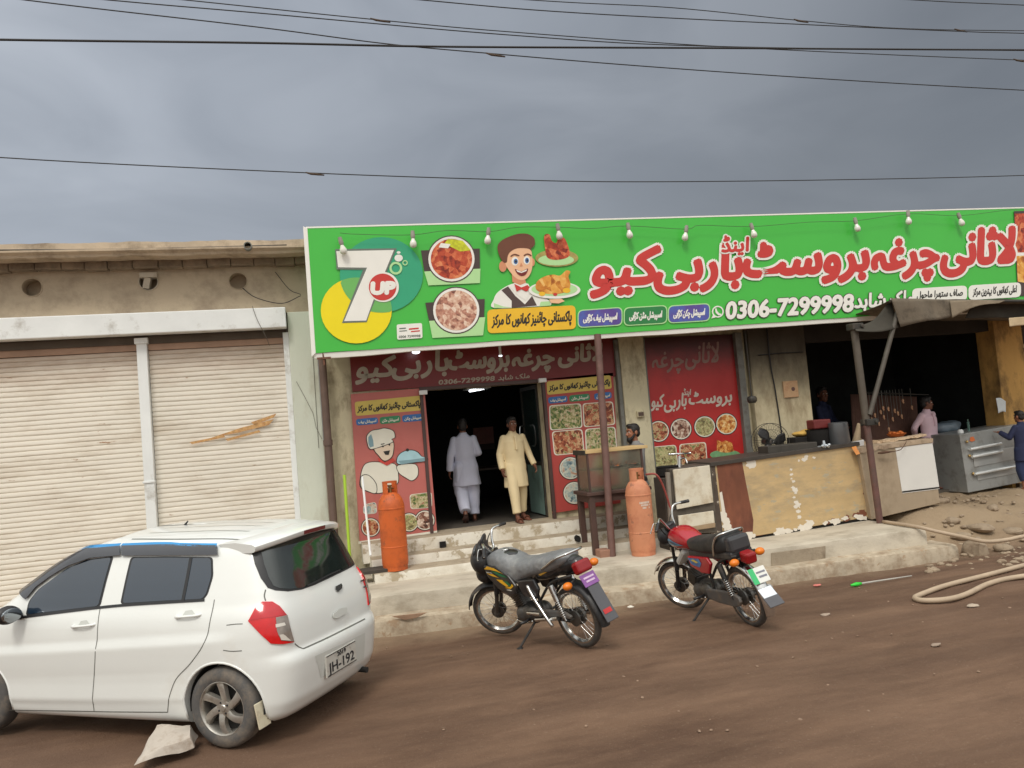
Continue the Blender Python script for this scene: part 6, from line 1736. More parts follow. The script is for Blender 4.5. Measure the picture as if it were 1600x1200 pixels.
def sandals(m):
    def f(t, D):
        for s in 'LR':
            a_, to = D['an'+s], D['toe'+s]; d = (to - a_); d.z += .06; d.normalize()
            heel = a_ - d * .05 - Vector((0, 0, .065)); tip = to + d * .03 - Vector((0, 0, .012))
            mb = MB(); mb.cap(heel, tip, .036, .042, 12); up = d.cross(Vector((1, 0, 0))); 
            c = heel.lerp(tip, .5)
            for v in mb.bm.verts:
                k = (v.co - c); nrm_ = Vector((1, 0, 0)).cross(d).normalized()
                h_ = k.dot(nrm_); v.co -= nrm_ * h_ * .72
            so_ = mb.build('sandal', m, t, smooth=True)
            mb = MB(); p = a_.lerp(to, .68) + Vector((0, 0, .0)); 
            mb.tube([p + Vector((-.047, 0, -.025)), p + Vector((-.036, 0, .012)), p + Vector((0, 0, .028)), p + Vector((.036, 0, .012)), p + Vector((.047, 0, -.025))], .011, 7, sub=3); mb.build('strap', m, so_, smooth=True)
    return f
def wearing(*fs):
    def f(t, D):
        for g_ in fs: g_(t, D)
    return f
WHITEK = M('bluish_white_cotton', srgb(206, 208, 226), .85, 0, .05, 5)
CREAMK = M('cream_cotton', srgb(226, 206, 164), .85, 0, .05, 5)
PINKS = M('pale_pink_cotton', srgb(226, 196, 206), .85, 0, .05, 6)
GREYS = M('grey_jersey', srgb(128, 126, 124), .9, 0, .08, 6)
NAVY = M('navy_cotton', srgb(38, 44, 74), .85, 0, .15, 5)
NAVYD = M('navy_trousers', srgb(40, 50, 82), .85, 0, .15, 5)
DTRO = M('dark_trousers', srgb(54, 50, 50), .85, 0, .15, 5)
# walking into the restaurant, seen from behind
p = atz(734, 812, FZ + .03)
person('person in bluish white tunic and trousers walking into the doorway, seen from behind', (p.x, p.y, FZ), pi - .12, 1.66,
       dict(elR=(-.235, .03, 1.13), wrR=(-.19, -.20, 1.10), handR=(.1, -1, .1), elL=(.24, .07, 1.12), wrL=(.27, .02, .87), hipL=(.085, .03, .90), knL=(.10, .0, .50), anL=(.08, .26, .17), toeL=(.085, .17, .03), knR=(-.095, -.06, .49), anR=(-.09, -.03, .085), toeR=(-.10, -.20, .025)),
       SKIND, wearing(kameez(WHITEK, .60, .016, 1, 1.06, flare=1.08, pl=False), legs(WHITEK, (.125, .12, .085), 1, .018), sandals(M('dark_leather', srgb(74, 50, 42), .6, 0, .2, 9))))
# coming out, in cream
p = atz(812, 812, FZ + .02)
person('person in a cream tunic and trousers stepping out of the doorway towards the street', (p.x, p.y, FZ), .10, 1.62,
       dict(elR=(-.235, .05, 1.12), wrR=(-.245, -.04, .87), elL=(.255, .03, 1.13), wrL=(.315, -.06, .90), knR=(-.095, -.10, .50), anR=(-.09, -.16, .085), toeR=(-.10, -.33, .025), hipL=(.09, .02, .90), knL=(.10, .04, .50), anL=(.115, .12, .09), toeL=(.14, -.04, .025), curl=.5),
       SKIND, wearing(kameez(CREAMK, .56, .014, 6, 1.0, flare=1.0), legs(CREAMK, (.105, .088, .072), 6, .012, stop=.03), sandals(LEATH)))
# bearded man by the food case
p = at(984, 666, 10.95)
person('bearded person in a grey shirt in profile, reaching over the food display case', (p.x + .06, 10.98, PZ), -pi/2 + .12, p.z - PZ + .02,
       dict(elL=(.22, -.06, 1.13), wrL=(.16, -.26, 1.12), handL=(0, -1, 0), palmL=(0, 0, -1), thumbL=(-1, 0, 0), elR=(-.23, -.10, 1.15), wrR=(-.20, -.34, 1.14), handR=(0, -1, 0), palmR=(0, 0, -1), thumbR=(1, 0, 0)),
       SKIN, wearing(kameez(GREYS, .82, .010, 3, 1.0, collar=False, name='shirt', end=.0, pl=False), legs(DTRO, (.10, .085, .07), 3, .01, 'trousers'), sandals(LEATH)), beard=True)
# cook in a pink shirt
ph = at(1446, 621, 11.9)
person('person in a pale pink shirt looking right, hands behind the back, in the kitchen', (ph.x, 11.9, .55), .22, ph.z - .55,
       dict(elR=(-.285, .10, 1.14), wrR=(-.12, .22, 1.02), handR=(1, .1, -.2), elL=(.245, .10, 1.13), wrL=(.10, .20, 1.0), handL=(-1, .1, -.1)),
       SKIND, wearing(kameez(PINKS, .84, .013, 9, 1.04, name='shirt'), legs(DTRO, (.11, .09, .075), 9, .01, 'trousers'), sandals(LEATH)), head_yaw=.95)
# boy in navy leaning at the steel cabinet
pb_ = at(1588, 643, 10.75); zb = gz(pb_.x, 10.75)
person('child in navy clothes leaning on the right end of the steel cabinet, back turned', (pb_.x + .05, 10.75, zb), pi + .05, pb_.z - zb,
       dict(elL=(.27, -.06, 1.16), wrL=(.27, -.28, 1.28), handL=(.0, -1, .1), elR=(-.23, -.04, 1.12), wrR=(-.2, -.26, 1.16), handR=(0, -1, 0)),
       SKIN, wearing(kameez(NAVY, .66, .012, 12, 1.05, name='tunic', end=.95, pl=False), legs(NAVYD, (.11, .095, .075), 12, .012, 'trousers', stop=.12), sandals(LEATH)))
# dim figure at the left of the kitchen
pd_ = at(1283, 606, 13.0)
person('dim person in dark navy standing at the left side of the unlit kitchen', (pd_.x, 13.0, .55), .5, pd_.z - .55, dict(elL=(.22, -.06, 1.13), wrL=(.14, -.24, 1.05), elR=(-.22, -.06, 1.13), wrR=(-.14, -.24, 1.05)),
       SKIND, wearing(kameez(NAVY, .80, .012, 15, 1.05, name='shirt'), legs(DTRO, (.11, .09, .075), 15, .01, 'trousers'), sandals(LEATH)), head_yaw=-.6)
mb = MB(); p = at(1340, 690, 11.3); mb.cap(p + Vector((-.02, 0, -.05)), p + Vector((.03, 0, .30)), .085, .035); mb.ell(p + Vector((.04, 0, -.05)), (.10, .09, .12)); mb.jitter(.05, 7); fuse(mb, .015, 2); folds(mb.bm, .01, 12, 4)
tag(mb.build('beige_sack', M('beige_sack', srgb(186, 164, 134), .9, 0, .12, 7), smooth=True), 'upright beige sack behind the counter just left of the awning pole', 'sack')
# ================================================================== motorcycles (x forward, y to the rider's left, rear contact patch at the origin)
TYRE = M('tyre_rubber', srgb(66, 62, 58), .85, 0, .15, 12, dirt=(srgb(120, 104, 88), .45, 9), bump=.2, bscale=60)
CHROME = M('bike_chrome', srgb(206, 206, 204), .2, 1, .05, 8, dirt=(srgb(120, 110, 100), .2, 9))
ALLOY = M('cast_alloy', srgb(98, 96, 93), .45, .7, .15, 9, dirt=(srgb(92, 82, 70), .4, 12))
BLACKP = M('black_plastic', srgb(40, 40, 42), .45, 0, .12, 6, dirt=(srgb(96, 88, 80), .3, 5))
BFRAME = M('black_frame', srgb(42, 42, 42), .5, .2, .15, 8, dirt=(srgb(92, 80, 68), .35, 8))
AMBER = M('amber_lens', srgb(226, 122, 30), .25, 0, .06, 12)
TAILR = M('tail_lens', srgb(140, 22, 26), .2, 0, .1, 12)
WB = 1.21; WR = .275
def wheel(t, cx, R=WR, steer=None, drum=.066):
    c = Vector((cx, 0, R)); ax = Vector((0, 1, 0))
    fin = (lambda b: b.xf(steer)) if steer else (lambda b: b)
    w = MB(); pr = []
    for i in range(14):
        a_ = 2*pi*i/14; pr.append((R - .030 + .030*cos(a_), .031*sin(a_)))
    w.lathe(pr, c, ax, 56, closed=True)
    fin(w); wo = w.build('wheel', TYRE, t, smooth=True)
    w = MB(); w.lathe([(R-.058, -.026), (R-.045, -.027), (R-.052, -.018), (R-.066, 0), (R-.052, .018), (R-.045, .027), (R-.058, .026), (R-.074, 0)], c, ax, 48, closed=True); fin(w); w.build('rim', CHROME, wo, smooth=40)
    w = MB()
    for i in range(32):
        a_ = 2*pi*i/32; b_ = a_ + (.42 if i % 2 else -.42); s_ = .022 * (1 if i % 4 < 2 else -1)
        w.cyl(c + Vector((.05*cos(b_), s_, .05*sin(b_))), c + Vector(((R-.06)*cos(a_), 0, (R-.06)*sin(a_))), .0017, None, 5)
    fin(w); w.build('spokes', CHROME, wo)
    w = MB(); w.lathe([(0, -.055), (drum*.5, -.055), (drum, -.04), (drum, -.012), (.03, -.005), (.03, .02), (drum*.9, .026), (drum*.95, .045), (drum*.5, .052), (0, .052)], c, ax, 28); w.cyl(c - ax*.10, c + ax*.10, .011, None, 8); fin(w); w.build('hub', ALLOY, wo, smooth=40)
    return wo
def mudguard(t, cx, R, a0, a1, wid, m, name='mudguard', steer=None, flare=0, cz=WR):
    mb = MB(); rings = []; n = 22
    for i in range(n + 1):
        a_ = radians(a0 + (a1 - a0) * i / n); row = []
        ww = wid * (1 - .25 * (abs(i / n - .5) * 2) ** 4); rr = R + (flare * (i / n) ** 3)
        for th, sgn in [(k, 0) for k in (-1.15, -.8, -.4, 0, .4, .8, 1.15)] + [(k, 1) for k in (1.15, .8, .4, 0, -.4, -.8, -1.15)]:
            r_ = rr - (1 - cos(th)) * ww * .75 - (.003 if sgn else 0)
            row.append(Vector((cx + r_*cos(a_), sin(th) * ww, cz + r_*sin(a_))))
        rings.append(row)
    mb.loft(rings)
    if steer: mb.xf(steer)
    return mb.build(name, m, t, smooth=50)
def strip_side(mb, pts, y, d=.002):
    """flat decal lying on a flank: polygon in x, z at height y of the flank"""
    mb.face([Vector((x, yy if callable(y) is False else y(x, z), z)) for x, z in pts for yy in [y]])
def indicator(t, base, tip, name='indicator', steer=None):
    base, tip = Vector(base), Vector(tip)
    d = (tip - base).normalized()
    mb = MB(); mb.cyl(base, base.lerp(tip, .45), .008, None, 8)
    if steer: mb.xf(steer)
    st_ = mb.build(name, BLACKP, t, smooth=40)
    mb = MB(); mb.ell(base.lerp(tip, .78), (.040, .046, .034), None, 14, 9)
    if steer: mb.xf(steer)
    mb.build('lens', AMBER, st_, smooth=True)
def surf_decal(t, src, pts, m, name='decal', side=1, off=.003):
    """thin printed shape wrapped on the flank of part src (polygon given in x, z, seen from the side)"""
    bvh = BVHTree.FromObject(src, bpy.context.evaluated_depsgraph_get())
    P2 = [Vector(p) for p in pts]
    bm_ = bmesh.new(); f_ = bm_.faces.new([bm_.verts.new((p.x, p.y, 0)) for p in P2])
    bmesh.ops.triangulate(bm_, faces=[f_]); bmesh.ops.subdivide_edges(bm_, edges=bm_.edges[:], cuts=6, use_grid_fill=True)
    bmesh.ops.triangulate(bm_, faces=bm_.faces[:])
    ok = True
    last = None
    for v in bm_.verts:
        hit = bvh.ray_cast(Vector((v.co.x, side * 2, v.co.y)), Vector((0, -side, 0)))
        if hit[0] is None: hit = bvh.find_nearest(Vector((v.co.x, side * .3, v.co.y)))
        v.co = hit[0] + hit[1] * (off + .002)
    me = bpy.data.meshes.new(name); bm_.to_mesh(me); bm_.free(); me.materials.append(m)
    o = bpy.data.objects.new(name, me); COL.objects.link(o); o.parent = t
    for p in me.polygons: p.use_smooth = True
    return o

def hull(prof, n=28, ex=2.6):
    """smooth body from stations (x, z low, z high, half width); cross-sections are soft rounded boxes"""
    P = catmull([Vector((p[1], p[2], p[3])) for p in prof], 5); X = catmull([Vector((p[0], 0, 0)) for p in prof], 5)
    rings = []
    for q, x in zip(P, X):
        zl, zh, w = q; c = (zl + zh) / 2; h = max((zh - zl) / 2, .004); row = []
        for i in range(n):
            a_ = 2*pi*i/n; cc, ss = cos(a_), sin(a_)
            e = 2 / ex
            row.append(Vector((x.x, max(w, .004) * abs(cc)**e * (1 if cc > 0 else -1), c + h * abs(ss)**e * (1 if ss > 0 else -1))))
        rings.append(row)
    mb = MB(); mb.loft(rings); return mb
def motorcycle(label, front_px, rear_px, kind, steer_deg, lean):
    pf = atz(*front_px, .06); pf = atz(*front_px, gz(pf.x, pf.y)); pr = atz(*rear_px, .1); pr = atz(*rear_px, gz(pr.x, pr.y))
    pr.z = gz(pr.x, pr.y); pf.z = gz(pf.x, pf.y)
    d = pf - pr; hd = atan2(d.y, d.x); sc = min(1.10, max(.98, d.xy.length / WB))
    t = thing('motorcycle', label, 'motorcycle', tuple(pr), (radians(-lean), math.asin(-(pf.z - pr.z) / d.length), hd), 'motorcycles parked by the steps')
    t.scale = (sc,) * 3
    # steering: rotate the front assembly about the head axis
    hp = Vector((1.02, 0, .82)); hx = Vector((-.42, 0, .91)).normalized()
    ST = Matrix.Translation(hp) @ Matrix.Rotation(radians(steer_deg), 4, hx) @ Matrix.Translation(-hp)
    wheel(t, 0, drum=.075); wheel(t, WB, steer=ST, drum=.07)
    red = kind == 'red'
    # fork
    for s in (-1, 1):
        mb = MB(); mb.cyl((WB, s*.078, WR), (WB - .085, s*.078, WR + .19), .021, None, 12); mb.cyl((WB - .07, s*.078, WR + .17), (1.0, s*.078, .88), .0165, None, 12); mb.ell((WB, s*.078, WR), (.03, .022, .03)); mb.xf(ST); fo = mb.build('fork_leg', ALLOY if not red else BFRAME, t, smooth=40)
        mb = MB(); mb.lathe([(.024, 0), (.027, .01)] + [(.024 + .004*(k % 2), .02 + k*.012) for k in range(9)] + [(.024, .14)], Vector((WB - .092, s*.078, WR + .205)), Vector((-.37, 0, .93)), 12); mb.xf(ST); mb.build('fork_gaiter', BLACKP, fo, smooth=30)
    mb = MB(); mb.box((.985, -.10, .855), (1.04, .10, .885)); mb.box((1.0, -.10, .74), (1.07, .10, .765)); mb.xf(ST); mb.build('fork_yoke', BFRAME, t, bevel=.006)
    mudguard(t, WB, WR + .045, 18 if not red else 35, 172 if not red else 190, .062, BLACKP if not red else CHROME, 'front_mudguard', ST)
    # headlamp and cowl
    hl = Vector((1.13, 0, .83))
    if red:
        mb = MB(); mb.lathe([(0, -.11), (.05, -.10), (.085, -.04), (.092, .02), (.088, .035), (0, .035)], hl, Vector((.97, 0, -.12)), 24); mb.xf(ST); hlo = mb.build('headlamp', BLACKP, t, smooth=40)
        mb = MB(); mb.lathe([(0, .05), (.05, .047), (.084, .034), (.090, .022)], hl, Vector((.97, 0, -.12)), 24); mb.xf(ST); mb.build('lens', M('headlamp_glass', srgb(206, 214, 214), .08, 0, 0, spec=.8), hlo, smooth=True)
        mb = MB(); mb.box((.985, -.05, .90), (1.06, .05, .955)); mb.ell((1.02, 0, .955), (.055, .055, .02)); mb.xf(ST); mb.build('speedometer', BLACKP, t, smooth=40)
    else:
        mb = MB(); mb.ell(hl + Vector((.0, 0, .0)), (.135, .155, .145)); mb.ell(hl + Vector((.04, 0, -.13)), (.095, .125, .10)); mb.ell(hl + Vector((-.03, 0, .12)), (.055, .125, .10), Matrix.Rotation(-.45, 3, 'Y')); mb.ell(hl + Vector((-.08, 0, .20)), (.022, .085, .07), Matrix.Rotation(-.5, 3, 'Y')); fuse(mb, .012, 3); mb.xf(ST); hlo = mb.build('headlamp_cowl', BLACKP, t, smooth=True)
        mb = MB(); mb.ell(hl + Vector((.055, 0, -.01)), (.045, .085, .062)); mb.xf(ST); mb.build('lens', M('headlamp_glass', srgb(206, 214, 214), .08, 0, 0, spec=.8), hlo, smooth=True)
        mb = MB(); mb.ell(hl + Vector((.035, .0, .12)), (.03, .095, .06), Matrix.Rotation(-.5, 3, 'Y')); mb.xf(ST); mb.build('windscreen', M('smoke_screen', srgb(70, 72, 74), .12, 0, .05), hlo, smooth=True)
    # handlebar with grips and levers
    mb = MB(); hb = [(.93, -.36, 1.0), (.955, -.24, 1.04), (.99, -.155, 1.05), (1.005, -.09, .97), (1.0, -.05, .915), (1.0, .05, .915), (1.005, .09, .97), (.99, .155, 1.05), (.955, .24, 1.04), (.93, .36, 1.0)]
    if red: hb = [(x, y, z + .03 if abs(y) > .06 else z) for x, y, z in hb]
    mb.tube(hb, .0125, 10, sub=5); mb.xf(ST); hbo = mb.build('handlebar', CHROME, t, smooth=True)
    for s in (-1, 1):
        a_, b_ = Vector(hb[-1 if s > 0 else 0]), Vector(hb[-2 if s > 0 else 1])
        mb = MB(); mb.cyl(a_, a_.lerp(b_, .9), .018, .017, 12); mb.xf(ST); mb.build('grip', BLACKP, hbo, smooth=40)
        mb = MB(); q = a_.lerp(b_, .98); mb.tube([q + Vector((.02, 0, 0)), q + Vector((.06, -s*.0, .0)), a_ + Vector((.07, 0, .0)), a_ + Vector((.055, s*.02, 0))], .0055, 6, sub=3); mb.xf(ST); mb.build('brake_lever', CHROME if s < 0 else CHROME, hbo, smooth=True)
    mb = MB()
    for s in (-1, 1): mb.tube([(1.0, s*.2, 1.04), (1.06, s*.12, .98), (1.07, s*.06, .86), (1.0, s*.03, .74)], .006, 5, sub=4)
    mb.xf(ST); mb.build('control_cable', BFRAME, t, smooth=True)
    # frame, engine
    mb = MB()
    mb.tube([(1.0, 0, .80), (.84, 0, .74), (.60, 0, .70), (.30, 0, .66), (-.12, 0, .68)], .021, 8, sub=4)
    mb.tube([(1.01, 0, .74), (.86, 0, .50), (.80, 0, .34)], .019, 8, sub=4)
    for s in (-1, 1): mb.tube([(.40, s*.09, .66), (.34, s*.10, .44), (.38, s*.09, .28)], .015, 8, sub=3); mb.tube([(.32, s*.10, .46), (.1, s*.11, .62), (-.18, s*.10, .68)], .013, 8, sub=3)
    mb.build('frame', BFRAME, t, smooth=True)
    mb = MB(); mb.ell((.60, 0, .30), (.17, .105, .10)); mb.ell((.52, .07, .30), (.10, .05, .085)); mb.ell((.70, .06, .29), (.085, .055, .08)); mb.ell((.52, -.07, .30), (.10, .05, .085)); mb.cyl((.70, 0, .32), (.79, 0, .40), .07, .06, 16); fuse(mb, .012, 2); mb.build('engine', ALLOY, t, smooth=True)
    mb = MB(); d_ = Vector((.62, 0, .78)) if red else Vector((.35, 0, .93)); d_.normalize(); b0_ = Vector((.70, 0, .37))
    d_ = Vector((.86, 0, .5)).normalized() if red else d_
    for k in range(9):
        c = b0_ + d_ * (k * .019); u_ = Vector((0, 1, 0)); w_ = d_.cross(u_)
        r_ = .082 if k not in (0, 8) else .070
        mb.loft([[c + u_*(x*r_) + w_*(y*r_) - d_*.004 for x, y in ((-1,-.8),(1,-.8),(1,.8),(-1,.8))], [c + u_*(x*r_) + w_*(y*r_) + d_*.004 for x, y in ((-1,-.8),(1,-.8),(1,.8),(-1,.8))]])
    mb.cyl(b0_, b0_ + d_*.18, .06, None, 14); mb.build('cylinder_fins', ALLOY, t)
    mb = MB(); mb.tube([b0_ + d_*.14 + Vector((.05, -.04, -.02)), Vector((.93, -.07, .42)), Vector((.92, -.10, .27)), Vector((.75, -.12, .21)), Vector((.45, -.14, .22))], .016, 10, sub=5); mb.cyl((.45, -.145, .22), (-.12, -.17, .30), .036, .046, 16); mb.build('exhaust', CHROME, t, smooth=40)
    # swing arm with chain case, shock absorbers
    mb = MB()
    for s in (-1, 1): mb.tube([(.38, s*.085, .30), (.0, s*.095, WR)], .017, 8)
    mb.build('swing_arm', BFRAME, t, smooth=True)
    mb = MB(); n = 16; ring_ = []
    top_ = [(.46, .345), (.30, .35), (.03, .345), (-.07, .31), (-.085, .265), (-.05, .225), (.02, .21), (.30, .225), (.46, .25)] if red else [(.46, .355), (.25, .375), (.02, .37), (-.07, .325), (-.05, .30), (.1, .315), (.46, .30)]
    mb.prism(top_, (0, .115, 0), (1, 0, 0), (0, 0, 1), .016); mb.build('chain_case', M('chain_case_grey', srgb(92, 90, 88), .5, .2, .15, 8, dirt=(srgb(120, 104, 88), .4, 9)), t, bevel=.012)
    for s in (-1, 1):
        a_, b_ = Vector((.015, s*.125, WR + .01)), Vector((.10, s*.125, .60))
        mb = MB(); mb.cyl(a_, b_, .012, None, 10); mb.cyl(a_.lerp(b_, .55), b_, .027, .029, 14); so_ = mb.build('shock_absorber', CHROME if not red else BFRAME, t, smooth=40)
        hx_ = []; ax_ = (b_ - a_).normalized(); u_ = Vector((0, 1, 0)); w_ = ax_.cross(u_)
        for k in range(66):
            a2 = 2*pi*k/8; hx_.append(a_.lerp(b_, .10 + .46*k/65) + (u_*cos(a2) + w_*sin(a2))*.024)
        mb = MB(); mb.tube(hx_, .005, 5); mb.build('spring', CHROME, so_, smooth=True)
    # tank, seat, side covers, tail
    if red:
        REDT = M('red_tank', srgb(166, 20, 36), .22, 0, .06, 6, coat=.6)
        mb = hull([(1.03, .78, .80, .03), (1.01, .74, .86, .085), (.93, .70, .915, .125), (.82, .69, .925, .135), (.70, .69, .885, .120), (.60, .70, .83, .095), (.56, .72, .79, .06)], ex=2.4); fuse(mb, .011, 4); tank = mb.build('tank', REDT, t, smooth=True)
        mb = hull([(.66, .74, .77, .06), (.63, .72, .815, .10), (.52, .69, .825, .125), (.36, .675, .83, .138), (.20, .675, .855, .145), (.06, .68, .875, .145), (-.03, .69, .875, .135), (-.07, .72, .84, .11), (-.08, .75, .80, .06)], ex=3.2); fuse(mb, .012, 3)
        for v in mb.bm.verts: v.co += noise.noise_vector(v.co * 12) * .003
        seat = mb.build('seat', M('seat_vinyl', srgb(38, 38, 38), .55, 0, .15, 9, dirt=(srgb(72, 64, 58), .35, 6), bump=.1), t, smooth=True)
        mb = MB(); mb.box((-.13, -.12, .64), (.62, .12, .715)); mb.build('seat_base', BLACKP, t, bevel=.02)
        for s in (-1, 1):
            mb = MB(); mb.prism([(.62, .66), (.60, .56), (.42, .50), (.30, .50), (.22, .60), (.27, .66)], (0, s*.125, 0), (1, 0, 0), (0, 0, 1), .018); cv = mb.build('side_cover', REDT, t, bevel=.012)
            if s > 0:
                surf_decal(cv, cv, [(.60, .645), (.56, .585), (.42, .56), (.37, .60), (.40, .645)], M('decal_blue', srgb(70, 130, 180), .3, 0, .2, 9, dirt=(srgb(60, 60, 130), .5, 14)))
                surf_decal(cv, cv, [(.55, .625), (.46, .60), (.42, .61), (.50, .635)], M('decal_yellow', srgb(220, 190, 60), .3, 0, .1, 9), 'decal', 1, .005)
        surf_decal(tank, tank, [(1.0, .80), (.90, .83), (.78, .785), (.68, .755), (.80, .755), (.92, .765)], M('decal_sky', srgb(90, 160, 190), .3, 0, .2, 8, dirt=(srgb(50, 70, 120), .45, 16)))
        surf_decal(tank, tank, [(.97, .80), (.86, .80), (.74, .765), (.86, .775)], M('decal_dark', srgb(40, 50, 90), .3, 0, .1, 8), 'decal', 1, .005)
        mb = MB(); mb.ell((.78, .0, .885), (.04, .04, .016)); mb.build('fuel_cap', CHROME, t, smooth=True)
        # rear of the seat: shiny black hump with chrome strip, carrier rail
        mb = MB(); mb.tube([(.10, .150, .68), (.06, .152, .78), (-.02, .14, .865), (-.07, .07, .885), (-.07, -.07, .885), (-.02, -.14, .865), (.06, -.152, .78), (.10, -.150, .68)], .011, 9, sub=5); mb.build('grab_rail', CHROME, t, smooth=True)
        mb = MB(); mb.box((-.15, -.11, .70), (-.03, .11, .845)); mb.build('seat_end', M('gloss_black', srgb(60, 60, 62), .2, 0, .05), t, bevel=.03)
        mudguard(t, 0, WR + .055, 60, 205, .068, CHROME, 'rear_mudguard', None, .02)
        mb = MB(); mb.box((-.27, -.055, .60), (-.15, .055, .70), Matrix.Rotation(-.25, 3, 'Y')); mb.build('tail_lamp', TAILR, t, bevel=.02)
        indicator(t, (-.16, .04, .65), (-.20, .17, .63)); indicator(t, (-.16, -.04, .65), (-.20, -.17, .66))
        mb = MB(); R_ = Matrix.Rotation(.42, 3, 'Y'); c = (-.295, 0, .49); mb.box((-.298, -.085, .42), (-.292, .085, .56), R_, c); pl = mb.build('number_plate', M('plate_white', srgb(222, 222, 216), .5, 0, .06, 9), t, bevel=.003)
        mb = MB(); mb.box((-.304, .035, .42), (-.299, .088, .56), R_, c); mb.build('green_band', M('plate_green', srgb(60, 180, 110), .5, 0, .06, 9), pl)
        mb = MB(); V, F = _textmesh('LEK 27'); R4 = Matrix.Translation(Vector(c)) @ R_.to_4x4()
        mb.box((-.3015, -.07, .505), (-.2985, .02, .52), R_, c); mb.box((-.3015, -.07, .465), (-.2985, .01, .482), R_, c); mb.build('plate_marking', M('plate_ink', srgb(120, 120, 130), .6), pl)
        mb = MB(); R_ = Matrix.Rotation(.75, 3, 'Y'); c2 = Vector((-.345, 0, .345)); mb.box(c2 - Vector((.004, .07, .05)), c2 + Vector((.004, .07, .05)), R_, c2); mb.build('steel_flap', M('bright_steel', srgb(220, 224, 228), .15, 1, .03), t, bevel=.004)
        c2 = Vector((-.40, 0, .28)); mb = MB(); mb.box(c2 - Vector((.006, .075, .06)), c2 + Vector((.006, .075, .05)), R_, c2); mb.build('mud_flap', M('flap_grey', srgb(70, 74, 82), .7), t, bevel=.004)
        mb = MB(); mb.box((.74, -.10, .585), (.98, .10, .655), Matrix.Rotation(.62, 3, 'Y')); mb.build('leg_shield', M('white_shield', srgb(196, 196, 190), .4, 0, .1, 6), t, bevel=.03)
    else:
        BT = M('black_gloss', srgb(38, 38, 40), .28, 0, .1, 6, dirt=(srgb(90, 84, 78), .3, 5), coat=.4)
        COVER = M('grey_seat_wrap', srgb(122, 124, 126), .38, 0, .12, 5, dirt=(srgb(150, 150, 148), .4, 6), bump=.35, bscale=26)
        mb = MB(); mb.ell((.82, 0, .80), (.20, .135, .10), Matrix.Rotation(.10, 3, 'Y')); mb.ell((.72, 0, .76), (.16, .11, .09)); mb.ell((.90, 0, .75), (.12, .125, .10)); mb.ell((.86, 0, .68), (.13, .12, .06)); fuse(mb, .011, 5); tank = mb.build('tank', BT, t, smooth=True)
        mb = hull([(1.04, .79, .81, .05), (1.02, .76, .86, .10), (.92, .71, .905, .145), (.80, .68, .905, .155), (.68, .60, .87, .150), (.60, .58, .835, .145), (.50, .62, .825, .142), (.36, .66, .83, .148), (.18, .69, .855, .155), (.02, .72, .875, .152), (-.08, .76, .88, .135), (-.13, .79, .86, .09), (-.15, .81, .84, .05)], ex=2.7); fuse(mb, .011, 3)
        for v in mb.bm.verts:
            v.co += noise.noise_vector(v.co * 7) * .005 + noise.noise_vector(v.co * 22) * .0035
        seat = mb.build('seat', COVER, t, smooth=True)
        YEL = M('decal_amber', srgb(232, 176, 40), .3, 0, .1, 9); GRN = M('decal_green', srgb(30, 110, 70), .3, 0, .1, 9); WHT = M('decal_white', srgb(214, 214, 206), .3, 0, .05, 9)
        # tank shroud reaching down to the engine, with flame-like stripes
        for s in (-1, 1):
            mb = MB(); mb.prism([(1.00, .80), (.98, .70), (.86, .58), (.70, .50), (.60, .52), (.56, .60), (.64, .70), (.80, .79)], (0, s*.150, 0), (1, 0, 0), (0, 0, 1), .016); shd = mb.build('tank_shroud', BT, t, bevel=.012)
            mb = MB(); mb.prism([(.58, .64), (.52, .50), (.34, .47), (.28, .56), (.32, .66)], (0, s*.118, 0), (1, 0, 0), (0, 0, 1), .02); scv = mb.build('side_cover', BT, t, bevel=.014)
            if s > 0:
                for m_, pts in ((YEL, [(.99, .765), (.93, .79), (.82, .775), (.70, .72), (.80, .745), (.90, .76)]), (GRN, [(.88, .745), (.80, .74), (.68, .70), (.64, .68), (.76, .695)]), (YEL, [(.96, .725), (.86, .715), (.78, .68), (.90, .70)]), (WHT, [(.97, .74), (.88, .73), (.86, .722), (.96, .731)]),
                                (YEL, [(.83, .665), (.73, .66), (.66, .60), (.70, .595), (.78, .635)]), (GRN, [(.74, .655), (.66, .645), (.61, .60), (.65, .60)]), (YEL, [(.73, .585), (.64, .575), (.585, .60), (.60, .625), (.64, .595)]), (WHT, [(.72, .565), (.64, .555), (.62, .56), (.66, .57)])):
                    surf_decal(shd, shd, pts, m_)
        mb = MB(); mb.ell((.16, 0, .70), (.26, .115, .07), Matrix.Rotation(.22, 3, 'Y')); mb.ell((-.06, 0, .75), (.17, .10, .075), Matrix.Rotation(.30, 3, 'Y')); mb.ell((-.18, 0, .765), (.07, .075, .06)); fuse(mb, .012, 3); tail = mb.build('tail_cowl', BT, t, smooth=True)
        surf_decal(tail, tail, [(.28, .70), (.18, .735), (.04, .765), (.10, .72), (.22, .685)], YEL)
        mb = MB(); mb.tube([(.12, .158, .76), (.02, .160, .80), (-.10, .150, .85), (-.19, .07, .87), (-.19, -.07, .87), (-.10, -.150, .85), (.02, -.160, .80), (.12, -.158, .76)], .012, 9, sub=5); mb.build('grab_rail', CHROME, t, smooth=True)
        mb = MB(); mb.box((-.275, -.085, .675), (-.19, .085, .785), Matrix.Rotation(.30, 3, 'Y')); mb.build('tail_lamp', TAILR, t, bevel=.025, seg=3)
        indicator(t, (-.17, .05, .64), (-.17, .19, .60)); indicator(t, (-.20, -.05, .70), (-.22, -.19, .72))
